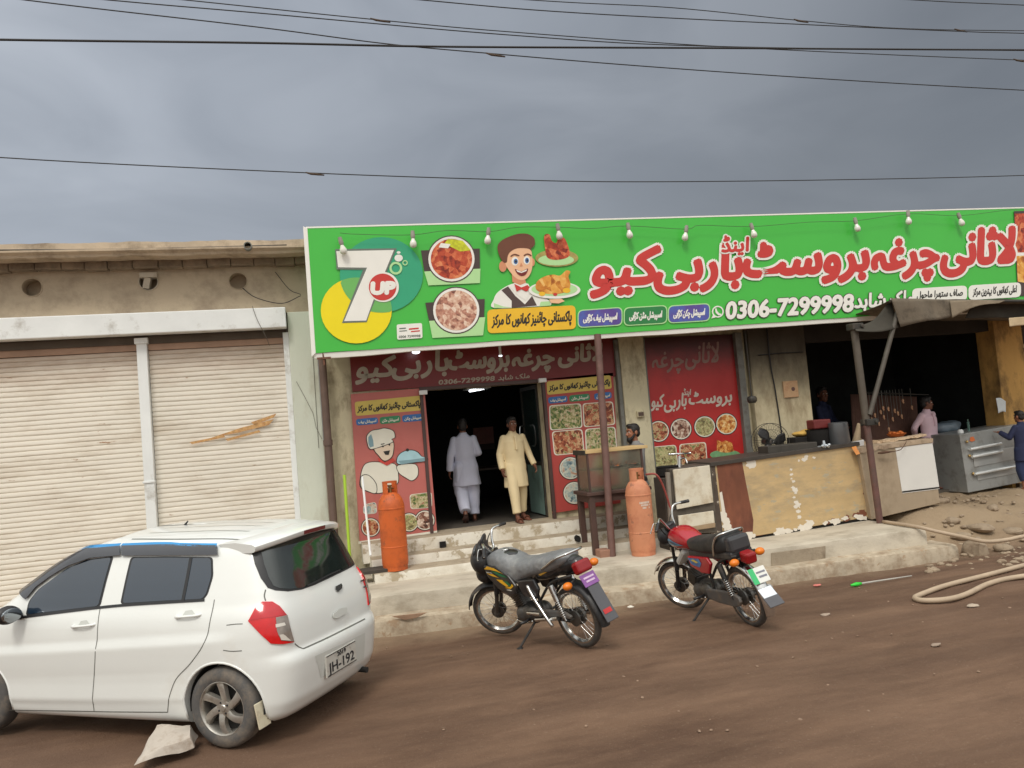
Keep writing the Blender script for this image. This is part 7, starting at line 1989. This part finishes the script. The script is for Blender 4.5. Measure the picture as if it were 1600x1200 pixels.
        mb = MB(); R_ = Matrix.Rotation(.45, 3, 'Y'); c = Vector((-.285, 0, .62)); mb.box(c - Vector((.004, .085, .055)), c + Vector((.004, .085, .055)), R_, c); pl = mb.build('number_plate', M('plate_violet', srgb(134, 84, 150), .5, 0, .12, 12), t, bevel=.003)
        mb = MB()
        for zz, w_ in ((.018, .06), (-.014, .05)): mb.box(c + Vector((-.0075, -w_, zz - .008)), c + Vector((-.0045, w_, zz + .008)), R_, c)
        mb.build('plate_marking', M('plate_pale', srgb(206, 180, 206), .5, 0, .3, 60), pl)
        mb = MB(); mb.tube([(.42, .135, .60), (.36, .15, .50), (.22, .17, .32), (.17, .165, .24)], .017, 10, sub=4); mb.build('saree_guard', CHROME, t, smooth=True)
        mb = MB(); mb.cyl((.30, .16, .345), (.50, .15, .345), .022, .018, 12); mb.cyl((.1, .14, .31), (.42, .14, .28), .02, None, 10); mb.build('guard_bar', CHROME, t, smooth=40)
        mudguard(t, 0, WR + .07, 70, 190, .075, BLACKP, 'rear_mudguard', None, .02)
        c2 = Vector((-.365, 0, .42)); R_ = Matrix.Rotation(.42, 3, 'Y'); mb = MB(); mb.box(c2 - Vector((.006, .075, .17)), c2 + Vector((.006, .06, .17)), R_, c2); fl_ = mb.build('mud_flap', M('flap_grey', srgb(84, 84, 88), .6, 0, .1, 6), t, bevel=.0055)
        mb = MB(); mb.box(c2 + Vector((-.010, -.045, -.10)), c2 + Vector((-.004, .045, -.06)), R_, c2); mb.build('reflector', M('reflector_red', srgb(190, 40, 40), .3), fl_)
        mb = MB(); mb.ell((.80, 0, .90), (.035, .035, .015)); mb.build('fuel_cap', CHROME, t, smooth=True)
    # foot controls and side stand
    mb = MB(); mb.tube([(.56, .10, .27), (.53, .17, .27), (.53, .24, .275)], .013, 8); mb.tube([(.56, -.10, .27), (.53, -.17, .27), (.53, -.24, .275)], .013, 8); mb.build('foot_peg', BLACKP, t, smooth=True)
    mb = MB(); mb.tube([(.72, .125, .27), (.66, .15, .26), (.52, .15, .25), (.46, .15, .27)], .008, 7, sub=3); mb.build('gear_lever', CHROME, t, smooth=True)
    mb = MB(); L_ = radians(lean); s0 = Vector((.50, .10, .24)); foot = Vector((.56, .30, -.30 * math.tan(L_) + .015)); foot.z = foot.y * math.tan(L_) + .02
    mb.cyl(s0, foot, .012, .011, 8); mb.ell(foot, (.035, .03, .01)); mb.build('side_stand', BFRAME, t, smooth=40)
    return t
motorcycle('black motorcycle with yellow green stripes and a grey wrapped seat on its side stand', (762, 992), (916, 1013), 'black', 34, 9)
motorcycle('red motorcycle with a black seat and white number plate parked by the kerb', (1046, 948), (1180, 979), 'red', 30, 9)
# ================================================================== the white hatchback (x forward from the rear axle, y to its left side, z up)
CARW = M('white_car_paint', srgb(228, 230, 226), .28, 0, .02, 2, coat=.7, dirt=(srgb(216, 213, 203), .1, 2))
CGL = M('car_glass', srgb(26, 42, 58), .04, 0, .05, 1.5, spec=1.0, coat=.5)
CGLR = M('car_rear_glass', srgb(34, 42, 40), .05, 0, .3, 2.2, spec=.9, coat=.3)
CBLK = M('car_black_trim', srgb(40, 40, 42), .45, 0, .1, 8)
GAP = M('panel_gap', srgb(104, 104, 98), .7, 0, .05, 8)
car = thing('parked_car', 'white five-door hatchback with red tail lamps parked on the dirt at lower left', 'car', (-.296, 6.782, gz(-.296, 6.782)), (0, 0, 2.552))
car.location.z = .180
bpy.context.view_layer.update()
CM = Matrix.Translation(car.location) @ Matrix.Rotation(2.552, 4, 'Z')
CI = CM.inverted()
XM = 1.2
LAY = [  # z, rear x, front x, half width, rear squareness, front squareness
    (.140, -.30, 2.90, .60, 10.5, 5), (.145, -.36, 2.98, .715, 10.5, 5), (.20, -.44, 3.04, .765, 10.5, 5), (.30, -.495, 3.08, .786, 9.8, 4.6), (.46, -.520, 3.10, .797, 9.5, 4.4), (.56, -.530, 3.08, .802, 9.5, 4.4), (.605, -.530, 3.07, .803, 9.5, 4.4), (.63, -.512, 3.05, .803, 9.8, 4.4),
    (.645, -.488, 3.04, .803, 10.5, 4.4), (.70, -.486, 3.00, .803, 10.8, 4.4), (.80, -.476, 2.92, .800, 11.2, 4.6), (.88, -.462, 2.80, .792, 11.2, 5), (.94, -.444, 2.66, .780, 11.2, 5.5), (.975, -.430, 2.50, .768, 10.8, 6), (1.02, -.412, 2.36, .752, 9.6, 7), (1.10, -.382, 2.20, .727, 9.6, 8), (1.20, -.346, 2.02, .695, 9.3, 8),
    (1.30, -.306, 1.84, .660, 9.3, 8), (1.39, -.270, 1.66, .626, 9.0, 7), (1.445, -.235, 1.54, .594, 8.3, 6), (1.485, -.19, 1.43, .552, 5.5, 5), (1.512, -.13, 1.32, .49, 4.8, 4), (1.532, -.03, 1.20, .40, 4.1, 3.4), (1.547, .16, 1.04, .28, 3.8, 3.2), (1.554, .42, .86, .12, 3.6, 3), (1.555, .60, .72, .02, 3.6, 3)]
def crease(x, z):
    zc = .765 - .055 * (x - .2) ; d = z - zc
    o = .016 * (max(0, 1 + d / .20) if d < 0 else max(0, 1 - d / .07))
    zl = .355 - .03 * (x - .3); d = z - zl
    o += .008 * (max(0, 1 - d / .12) if d > 0 else max(0, 1 + d / .04))
    return o * sm(-.25, .15, x) * (1 - sm(2.4, 2.8, x))
def car_body():
    mb = MB()
    P = [Vector((*l, )[0:3]) for l in LAY]
    K = []
    for i in range(len(LAY) - 1):
        n_ = max(1, int(round(max(abs(LAY[i+1][0] - LAY[i][0]) / .018, .99))))
        for k in range(n_):
            t_ = k / n_; K.append([LAY[i][q] + (LAY[i+1][q] - LAY[i][q]) * t_ for q in range(6)])
    K.append(list(LAY[-1]))
    # light smoothing of the profile
    for it in range(2):
        K2 = [K[0]] + [[K[i][0]] + [(K[i-1][q] + 2*K[i][q] + K[i+1][q]) / 4 for q in range(1, 6)] for i in range(1, len(K) - 1)] + [K[-1]]
        K = K2
    uv = []
    def seg(p, q, k): return [(p[0] + (q[0] - p[0]) * i / k, p[1] + (q[1] - p[1]) * i / k) for i in range(k)]
    uv = seg((1, -1), (1, 1), 26) + seg((1, 1), (0, 1), 30) + seg((0, 1), (-1, 1), 36) + seg((-1, 1), (-1, -1), 34) + seg((-1, -1), (0, -1), 36) + seg((0, -1), (1, -1), 30)
    rings = []
    for z, xr, xf, w, n_, nf_ in K:
        row = []
        for u0, v0 in uv:
            nn = n_ if u0 < 0 else nf_
            k = (abs(u0) ** nn + abs(v0) ** nn) ** (-1 / nn)
            u1, v1 = u0 * k, v0 * k
            x = XM + u1 * ((xf - XM) if u1 > 0 else (XM - xr)); y = v1 * w
            rel = max(0, -u1)
            y *= 1 - .045 * rel ** 2.2
            if abs(y) > .3 and z < 1.0: y += (1 if y > 0 else -1) * crease(x, z) * sm(.5, .74, abs(y))
            if u1 < 0: x -= .030 * (1 - min(1, abs(y) / .72) ** 2) * sm(.6, 1.0, rel)
            row.append(Vector((x, y, z)))
        rings.append(row)
    mb.loft(rings); return mb
body_mb = car_body()
cut = MB()
for ax_x in (0, 2.425):
    for s in (-1, 1):
        cut.cyl((ax_x, s*.52, .29), (ax_x, s*1.0, .29), .335, None, 48); 
        cut.box((ax_x - .335, s*.76 - .24, -.05), (ax_x + .335, s*.76 + .24, .26))
me_c = cut.build('cutter', CBLK)
bo = body_mb.build('body', CARW, car, smooth=True)
# boolean runs in world space, so the cutter is placed like the car
me_c.data.transform(Matrix.Translation(me_c.location)); me_c.matrix_world = CM
fz = evaluated
cb = bmesh.new(); cb.from_mesh(me_c.data); 
me_c.modifiers.new('r', 'REMESH').mode = 'VOXEL'; me_c.modifiers['r'].voxel_size = .02
bpy.context.view_layer.update()
clean = bpy.data.objects.new('clean', bo.data.copy()); COL.objects.link(clean)
CB = BVHTree.FromObject(clean, bpy.context.evaluated_depsgraph_get())
md = bo.modifiers.new('arches', 'BOOLEAN'); md.object = me_c; md.operation = 'DIFFERENCE'; md.solver = 'EXACT'
bpy.context.view_layer.update()
apply_mods(bo)
for p in bo.data.polygons: p.use_smooth = True
bo.data.set_sharp_from_angle(angle=radians(32))
bpy.data.objects.remove(me_c); bpy.data.objects.remove(clean)

def oncar(px, py):
    """point of the body shell behind a pixel, in the car's own coordinates"""
    o_ = CI @ O; d_ = CI.to_3x3() @ ray(px, py).normalized()
    h = CB.ray_cast(o_, d_)
    if h[0] is not None: return h[0]
    return min((CB.find_nearest(o_ + d_ * (4.5 + .05*i)) for i in range(90)), key=lambda r: r[3])[0]
def cpatch(name, P, d, m, par=None, off=.002, thick=0, mirror=False, cuts=5, smoothn=1):
    """closed outline P (points on the shell) filled with a panel that follows the shell; d = direction of view onto it"""
    d = Vector(d).normalized(); u = Vector((0, 0, 1)).cross(d); u = u.normalized() if u.length > .1 else Vector((1, 0, 0)); w = d.cross(u)
    P = [Vector(p) for p in P]
    bm_ = bmesh.new()
    f_ = bm_.faces.new([bm_.verts.new((p.dot(u), p.dot(w), 0)) for p in P])
    bmesh.ops.triangulate(bm_, faces=[f_])
    for it in range(cuts):
        le = [e for e in bm_.edges if e.calc_length() > .035]
        if not le: break
        bmesh.ops.subdivide_edges(bm_, edges=le, cuts=1, use_grid_fill=False); bmesh.ops.triangulate(bm_, faces=bm_.faces[:])
    bmesh.ops.beautify_fill(bm_, faces=bm_.faces[:], edges=bm_.edges[:])
    for v in bm_.verts:
        q = u * v.co.x + w * v.co.y
        h = CB.ray_cast(q - d * 4, d)
        if h[0] is None:
            t0_ = sum(p.dot(d) for p in P) / len(P); h = CB.find_nearest(q + d * t0_)
        v.co = h[0] + h[1] * (off + thick)
    if thick:
        be = [e for e in bm_.edges if e.is_boundary]
        r_ = bmesh.ops.extrude_edge_only(bm_, edges=be)
        for v in r_['geom']:
            if isinstance(v, bmesh.types.BMVert):
                h = CB.find_nearest(v.co); v.co -= h[1] * thick
    if mirror:
        for v in bm_.verts: v.co.y = -v.co.y
        bmesh.ops.reverse_faces(bm_, faces=bm_.faces[:])
    me = bpy.data.meshes.new(name); bm_.to_mesh(me); bm_.free(); me.materials.append(m)
    for p in me.polygons: p.use_smooth = True
    me.set_sharp_from_angle(angle=radians(40))
    o = bpy.data.objects.new(name, me); COL.objects.link(o); o.parent = par or car
    return o
def cline(name, P, wid, d, m, par=None, off=.0015, mirror=False, sub=6):
    """narrow strip (a shut line, a moulding) that follows the shell along P"""
    d = Vector(d).normalized(); L = catmull([Vector(p) for p in P], sub)
    V = []
    for i, p in enumerate(L):
        tn = (L[min(i+1, len(L)-1)] - L[max(i-1, 0)]).normalized(); sd_ = tn.cross(d).normalized() * wid / 2
        for q in (p + sd_, p - sd_):
            h = CB.ray_cast(q - d * 2, d)
            hp_, hn_ = (h[0], h[1]) if h[0] is not None else (q, -d)
            c = hp_ + hn_ * off
            V.append(Vector((c.x, -c.y, c.z)) if mirror else c)
    mb = MB(); mb.mesh(V, [(2*i, 2*i+1, 2*i+3, 2*i+2) for i in range(len(L)-1)])
    return mb.build(name, m, par or car, smooth=True, norm=False)
z6c = lambda x, y: oncar(x/2.5, 780 + y/2.5)
z3c = lambda x, y: oncar(380 + x/4.2875, 800 + y/4.2875)
SIDE = (0, -1, 0); REAR = (1, 0, 0); DIAG = (.75, -.66, 0)
def roundp(P, r=.25, n=4):
    """soften the corners of an outline"""
    out = []
    for i in range(len(P)):
        a_, b_, c_ = Vector(P[i-1]), Vector(P[i]), Vector(P[(i+1) % len(P)])
        la, lc = (a_ - b_).length, (c_ - b_).length; k = min(r, la*.45, lc*.45)
        p0, p2 = b_ + (a_ - b_).normalized()*k, b_ + (c_ - b_).normalized()*k
        for q in range(n + 1):
            t_ = q / n; out.append(p0*(1-t_)**2 + b_*2*t_*(1-t_) + p2*t_*t_)
    return out
# side glazing (left side as seen, mirrored to the right)
fw_ = [z6c(*q) for q in ((100,455),(112,400),(150,352),(205,312),(262,270),(340,236),(446,222),(392,421))]
rw_ = [z6c(*q) for q in ((512,226),(660,224),(832,226),(834,300),(812,372),(796,392),(640,400),(470,410))]
for mir in (False, True):
    dF, dR = ('door', 'door')
    for P, hinge, nm in ((fw_, 0, 'front'), (rw_, 1, 'rear')):
        rb = roundp(P, .03)
        wo_ = cpatch('window', rb, SIDE, CBLK, None, .002, mirror=mir)
        c_ = sum(P, Vector()) / len(P)
        gp_ = roundp([c_ + (p - c_) * .955 for p in P], .03)
        cpatch('pane', gp_, SIDE, CGL, wo_, .0045, mirror=mir)
        if nm == 'rear':
            dv_ = [z6c(748,228), z6c(735,300), z6c(716,397)]; cline('divider', dv_, .028, SIDE, CBLK, wo_, .007, mirror=mir)
    cline('belt_moulding', [z6c(80,462), z6c(250,440), z6c(450,417), z6c(650,403), z6c(800,394)], .020, SIDE, CBLK, None, .005, mirror=mir)
# wind deflectors with a blue bright edge
DEF = M('smoke_deflector', srgb(52, 54, 60), .15, 0, .05, 6, coat=.4); BLU = M('blue_chrome', srgb(60, 150, 210), .2, .5, .05, 6)
for P, E in (([(84,352),(120,306),(170,268),(240,228),(340,200),(476,188),(478,222),(360,232),(275,262),(205,304),(150,345),(110,392)], [(84,350),(120,303),(170,264),(240,225),(340,198),(476,186)]), ([(482,188),(640,183),(853,186),(857,220),(660,222),(484,224)], [(480,187),(640,182),(853,186)])):
    for mir in (False, True):
        dfo = cpatch('wind_deflector', [z6c(*q) for q in P], SIDE, DEF, None, .022, .004, mirror=mir)
        cline('bright_edge', [z6c(*q) for q in E], .016, SIDE, BLU, dfo, .026, mirror=mir)
# door shut lines, sill line, fuel flap
for mir in (False, True):
    cline('shut_line', [z6c(392,424), z6c(382,500), z6c(372,600), z6c(366,720), z6c(368,828)], .007, SIDE, GAP, None, mirror=mir)
    cline('shut_line', [z6c(838,392), z6c(822,470), z6c(798,560), z6c(745,640), z6c(690,700), z6c(665,760), z6c(655,832)], .007, SIDE, GAP, None, mirror=mir)
    cline('shut_line', [z6c(5,822), z6c(200,826), z6c(420,830), z6c(655,832)], .008, SIDE, GAP, None, mirror=mir)
    for (x0, y0), (x1, y1) in (((284,497),(372,489)), ((688,459),(786,451))):
        a_, b_ = z6c(x0, y0), z6c(x1, y1)
        mb = MB(); o3 = Vector((0, .012, 0)); mb.tube([a_ - o3*.8, a_.lerp(b_, .12) + o3*1.6, a_.lerp(b_, .5) + o3*2.4, a_.lerp(b_, .88) + o3*1.6, b_ - o3*.8], [.010, .014, .016, .014, .010], 10, sub=3)
        if mir:
            for v in mb.bm.verts: v.co.y = -v.co.y
        ho = mb.build('door_handle', CARW, car, smooth=True)
        cp_ = [a_.lerp(b_, .25) + Vector((0, 0, .002)), a_.lerp(b_, .35) + Vector((0, 0, .035)), a_.lerp(b_, .6) + Vector((0, 0, .038)), a_.lerp(b_, .78) + Vector((0, 0, .002))]
        cpatch('handle_recess', cp_, SIDE, M('recess_shade', srgb(196, 198, 192), .4, 0, 0), ho, .002, mirror=mir)
cline('fuel_flap_line', [z6c(872,590), z6c(905,594), z6c(945,592)], .007, SIDE, GAP, None); cline('fuel_flap_line', [z6c(885,492), z6c(920,488), z6c(948,487)], .006, SIDE, GAP, None)
# rear window and tailgate
rp = [z3c(*q) for q in ((44,252),(200,203),(330,165),(470,128),(596,96),(660,150),(735,245),(768,322),(745,352),(640,412),(480,488),(390,520),(300,532),(215,526),(165,510),(118,445),(78,350))]
rwo = cpatch('rear_window', rp, REAR, CBLK, None, .003)
c_ = sum(rp, Vector()) / len(rp)
ri = [c_ + (p - c_) * .93 for p in rp]
cpatch('pane', ri, REAR, CGLR, rwo, .0055)
cline('wiper_arm', [z3c(420,498), z3c(480,470), z3c(560,428), z3c(640,392)], .012, REAR, CBLK, rwo, .018)
for P in ([(402,916),(560,845),(700,775),(816,716)], [(150,520),(142,560),(150,596)], [(345,882),(370,902),(402,916)]):
    cline('tailgate_line', [z3c(*q) for q in P], .009, REAR if P[0][0] > 300 else DIAG, GAP, None)
hr = roundp([z3c(*q) for q in ((592,686),(640,645),(690,640),(684,676),(630,712),(598,714))], .03)
cpatch('tailgate_handle', hr, REAR, M('handle_shade', srgb(206, 208, 202), .35, 0, 0), None, .008, .006)
EMB = M('emblem_chrome', srgb(120, 122, 124), .25, .8, .1, 9)
def emb(pts, par=None, nm='emblem'):
    return cpatch(nm, [z3c(*q) for q in pts], REAR, EMB, par, .008, .005)
emb([(650,482),(657,494),(634,500),(655,514),(628,538),(612,520),(634,515),(612,502)])
for x, y, w_ in ((778,462,40), (800,500,36)): 
    mb_ = emb([(x, y), (x + w_, y - 20), (x + w_ + 1, y - 10), (x + 1, y + 10)], None, 'model_badge')
# plate: recessed field in the bumper and the number plate on it
pq = [z3c(*q) for q in ((547,956),(722,872),(733,1010),(575,1090))]
pc_ = sum(pq, Vector()) / 4
cpatch('plate_field', [z3c(*q) for q in ((480,965),(815,808),(806,985),(520,1110))], REAR, M('bumper_field', srgb(206, 208, 202), .4, 0, .03, 5), None, .002)
npz, npx = pc_.z, pc_.x - .016
hw, hh = max(abs(p.y - pc_.y) for p in pq) , .085
mb = MB(); mb.box((npx - .004, pc_.y - hw, npz - hh), (npx + .012, pc_.y + hw, npz + hh)); npo = mb.build('number_plate', M('plate_grey', srgb(206, 204, 196), .4, .2, .08, 12, dirt=(srgb(160, 152, 138), .3, 14)), car, bevel=.004)
mb = MB(); mb.box((npx - .006, pc_.y - hw + .006, npz + hh - .012), (npx - .003, pc_.y + hw - .006, npz + hh - .006)); mb.box((npx - .006, pc_.y - hw + .006, npz - hh + .006), (npx - .003, pc_.y + hw - .006, npz - hh + .012)); mb.build('border', CBLK, npo)
def platetext(s, zc, h, w_):
    mb = MB(); k = 0; gl = [glyph(c) for c in s]; tw = sum(g_[2] for g_ in gl)
    for V, F, adv in gl:
        for dx, dz in ((0, 0), (.004, 0), (-.004, 0), (0, .004)):
            mb.mesh([Vector((npx - .0052 - abs(dx)*.05 - abs(dz)*.03, pc_.y + w_/2 - (v[0] + k)*w_/tw + dx, zc + v[1]*h + dz)) for v in V], F)
        k += adv
    return mb.build('plate_number', M('plate_ink_dark', srgb(56, 56, 58), .5), npo)
platetext('JH-192', npz - .058, .105, hw * 1.7); platetext('2019', npz + .036, .045, hw * .6)
# tail lamps
LR = M('lamp_red', srgb(190, 16, 30), .15, 0, .12, 14, coat=.6); LRD = M('lamp_red_deep', srgb(206, 12, 18), .15, 0, .12, 20, coat=.6); LCL = M('lamp_clear', srgb(150, 140, 132), .12, .3, .3, 16, coat=.5)
LP = [(36,730),(80,650),(130,602),(192,602),(240,634),(286,690),(305,770),(334,872),(260,884),(186,880),(120,820)]
lp = [z3c(*q) for q in LP]; lcl = [z3c(*q) for q in ((216,708),(288,692),(306,770),(333,868),(246,858),(222,790))]; lup = [z3c(*q) for q in ((50,726),(84,654),(132,606),(190,606),(238,636),(282,688),(210,704),(140,712))]
hl_ = [z3c(*q) for q in ((214,752),(268,742),(276,760),(216,774))]; hl2 = [z3c(*q) for q in ((236,822),(262,818),(312,862),(248,856))]
for mir in (False, True):
    tl = cpatch('tail_lamp', lp, DIAG, LRD, None, -.004, .016, mirror=mir)
    cpatch('upper_lens', lup, DIAG, LR, tl, .0145, mirror=mir); cpatch('reverse_lens', lcl, DIAG, LCL, tl, .0145, mirror=mir)
    for h_ in (hl_, hl2): cpatch('reflector', h_, DIAG, M('lamp_white', srgb(222, 216, 206), .15, .2, .05), tl, .017, mirror=mir)
# roof spoiler with brake lamp
mb = MB(); rows = []
n = 26
for i in range(n + 1):
    y = -.585 + 1.17 * i / n; e = abs(y) / .585; pull = .13 * e ** 3.2
    zt_ = 1.515 - .055 * e ** 2.2; xr_ = -.365 + pull - .015 * (1 - e*e)
    rows.append([(xr_ + .34, y, zt_ - .004), (xr_ + .18, y, zt_ + .004), (xr_ + .03, y, zt_ - .016), (xr_, y, zt_ - .032), (xr_ + .004, y, zt_ - .062), (xr_ + .02, y, zt_ - .074), (xr_ + .12, y * .99, zt_ - .078), (xr_ + .30, y * .97, zt_ - .05)])
mb.loft(rows); spo = mb.build('roof_spoiler', CARW, car, smooth=50)
mb = MB(); rows = []
for i in range(9):
    y = -.15 + .30 * i / 8; xr_ = -.365 - .015 * (1 - (y/.585)**2) - .003; rows.append([(xr_, y, 1.480), (xr_ + .004, y, 1.450), (xr_ + .03, y, 1.450), (xr_ + .03, y, 1.480)])
mb.loft(rows); mb.build('brake_lamp', M('brake_lens', srgb(110, 24, 26), .25, 0, .05), spo, smooth=40)
# roof ribs, aerial, tailgate gap on the roof
DOWN = (0, 0, -1)
for y in (-.34, -.17, 0, .17, .34): cline('roof_rib', [Vector((.0, y, 1.5)), Vector((.5, y, 1.53)), Vector((1.0, y, 1.52))], .022, DOWN, CARW, None, .006)
for y in (-.50, .50): cline('roof_gutter', [Vector((-.05, y*.98, 1.48)), Vector((.5, y, 1.49)), Vector((1.05, y*.95, 1.47))], .012, DOWN, GAP, None, .002)
mb = MB(); mb.cyl((.95, 0, 1.54), (.90, 0, 1.585), .012, .006, 8); mb.build('aerial', CBLK, car)
# bumper step, mirrors, flaps, wheel-arch lips
mb = MB()
for s in (-1, 1):
    mb = MB(); mb.ell((1.93, s*.90, 1.005), (.055, .10, .075), Rz(-s*.15)); mb.ell((1.96, s*.87, 1.0), (.05, .11, .065)); mb.cap((1.95, s*.72, .955), (1.95, s*.86, .975), .025, .03); fuse(mb, .01, 4); mr0 = mb.build('door_mirror', CBLK, car, smooth=True)
    mb = MB(); mb.ell((1.875, s*.905, 1.005), (.006, .082, .056), Rz(-s*.15)); mb.build('mirror_glass', M('mirror_glass', srgb(150, 156, 160), .04, 1, 0), mr0, smooth=True)
    mb = MB(); mb.slab([(-.335, s*.66, .16), (-.335, s*.79, .16), (-.31, s*.80, .34), (-.31, s*.64, .34)], (.012, 0, 0)); mb.build('mud_flap', M('cream_flap', srgb(212, 204, 178), .6, 0, .08, 8, dirt=(srgb(170, 150, 120), .4, 9)), car, bevel=.004)
    for ax_x in (0, 2.425):
        pts = []
        for k in range(25):
            a_ = radians(-14 + 208 * k / 24); q = Vector((ax_x + .338*cos(a_), 0, .29 + .338*sin(a_)))
            h = CB.ray_cast(Vector((q.x, s*2, q.z)), Vector((0, -s, 0)))
            if h[0] is not None and q.z > .20: pts.append(h[0] + Vector((0, -s*.004, 0)))
        mb = MB(); mb.tube(pts, .010, 8); mb.build('arch_lip', CARW, car, smooth=True)
    # dark liner behind the wheels
    for ax_x in (0, 2.425):
        mb = MB(); n = 24; rows = []
        for k in range(n + 1):
            a_ = radians(-8 + 196 * k / n); rows.append([(ax_x + r_*cos(a_), s*yy, .29 + r_*sin(a_)) for r_, yy in ((.332, .50), (.332, .725), (.326, .725), (.326, .50))])
        mb.loft(rows); mb.build('arch_liner', M('liner_black', srgb(36, 36, 36), .9), car, smooth=40)
mb = MB(); mb.box((-.30, -.55, .17), (2.8, .55, .22)); mb.cyl((-.52, -.42, .2), (-.2, -.42, .22), .025, None, 12); mb.build('underbody', M('underbody_black', srgb(40, 38, 36), .9), car)
# wheels
RIMM = M('alloy_rim', srgb(182, 178, 170), .35, .75, .08, 8, dirt=(srgb(140, 126, 108), .38, 10))
CTY = M('car_tyre', srgb(84, 82, 80), .85, 0, .12, 9, dirt=(srgb(124, 112, 98), .42, 8), bump=.1, bscale=50)
def carwheel(ax_x, s):
    c = Vector((ax_x, s*.700, .293)); ax = Vector((0, s, 0)); R = .293
    mb = MB(); mb.lathe([(.186, .070), (.200, .082), (.235, .086), (.270, .078), (.286, .060), (R, .035), (R, -.035), (.286, -.060), (.270, -.078), (.235, -.086), (.195, -.082), (.186, -.070)], c, ax, 64, closed=True); wo_ = mb.build('wheel', CTY, car, smooth=40)
    mb = MB(); mb.lathe([(.200, .078), (.192, .080), (.184, .070), (.176, .030), (.172, -.05), (.186, -.07), (.196, -.07)], c, ax, 48, closed=True); ro = mb.build('rim', RIMM, wo_, smooth=40)
    mb = MB(); mb.cyl(c - ax*.03, c - ax*.01, .172, None, 40); mb.build('brake_back', M('brake_dark', srgb(58, 56, 54), .7, .2, .2, 9), wo_)
    u_, w_ = Vector((1, 0, 0)), ax.cross(Vector((1, 0, 0)))
    mb = MB(); ns = 6
    for k in range(ns):
        a0 = 2*pi*k/ns + .35; rows = []
        for j in range(9):
            t_ = j / 8; r_ = .035 + .150 * t_; a_ = a0 + .38 * (t_ - .3) * s; wd = (.030 + .012 * abs(t_ - .4)) ; dep = .052 + .012 * sin(pi*t_) + .012 * t_
            dr = u_*cos(a_) + w_*sin(a_); tg = -u_*sin(a_) + w_*cos(a_); p = c + dr * r_
            rows.append([p + tg*wd + ax*(dep - .03), p + tg*wd*.8 + ax*dep, p + tg*wd*.1 + ax*(dep + .006), p - tg*wd*.8 + ax*dep, p - tg*wd + ax*(dep - .03)])
        mb.loft(rows)
    mb.build('spokes', RIMM, ro, smooth=35)
    mb = MB(); mb.lathe([(0, .068), (.020, .068), (.026, .062), (.055, .060), (.062, .045), (.062, .02), (0, .02)], c, ax, 24); hb_ = mb.build('hub', RIMM, ro, smooth=35)
    mb = MB()
    for k in range(4):
        a_ = 2*pi*k/4 + .5; p = c + (u_*cos(a_) + w_*sin(a_))*.042 + ax*.058; mb.cyl(p, p + ax*.006, .008, None, 8)
    mb.build('wheel_nuts', CBLK, hb_)
for ax_x in (0, 2.425):
    for s in (1, -1): carwheel(ax_x, s)
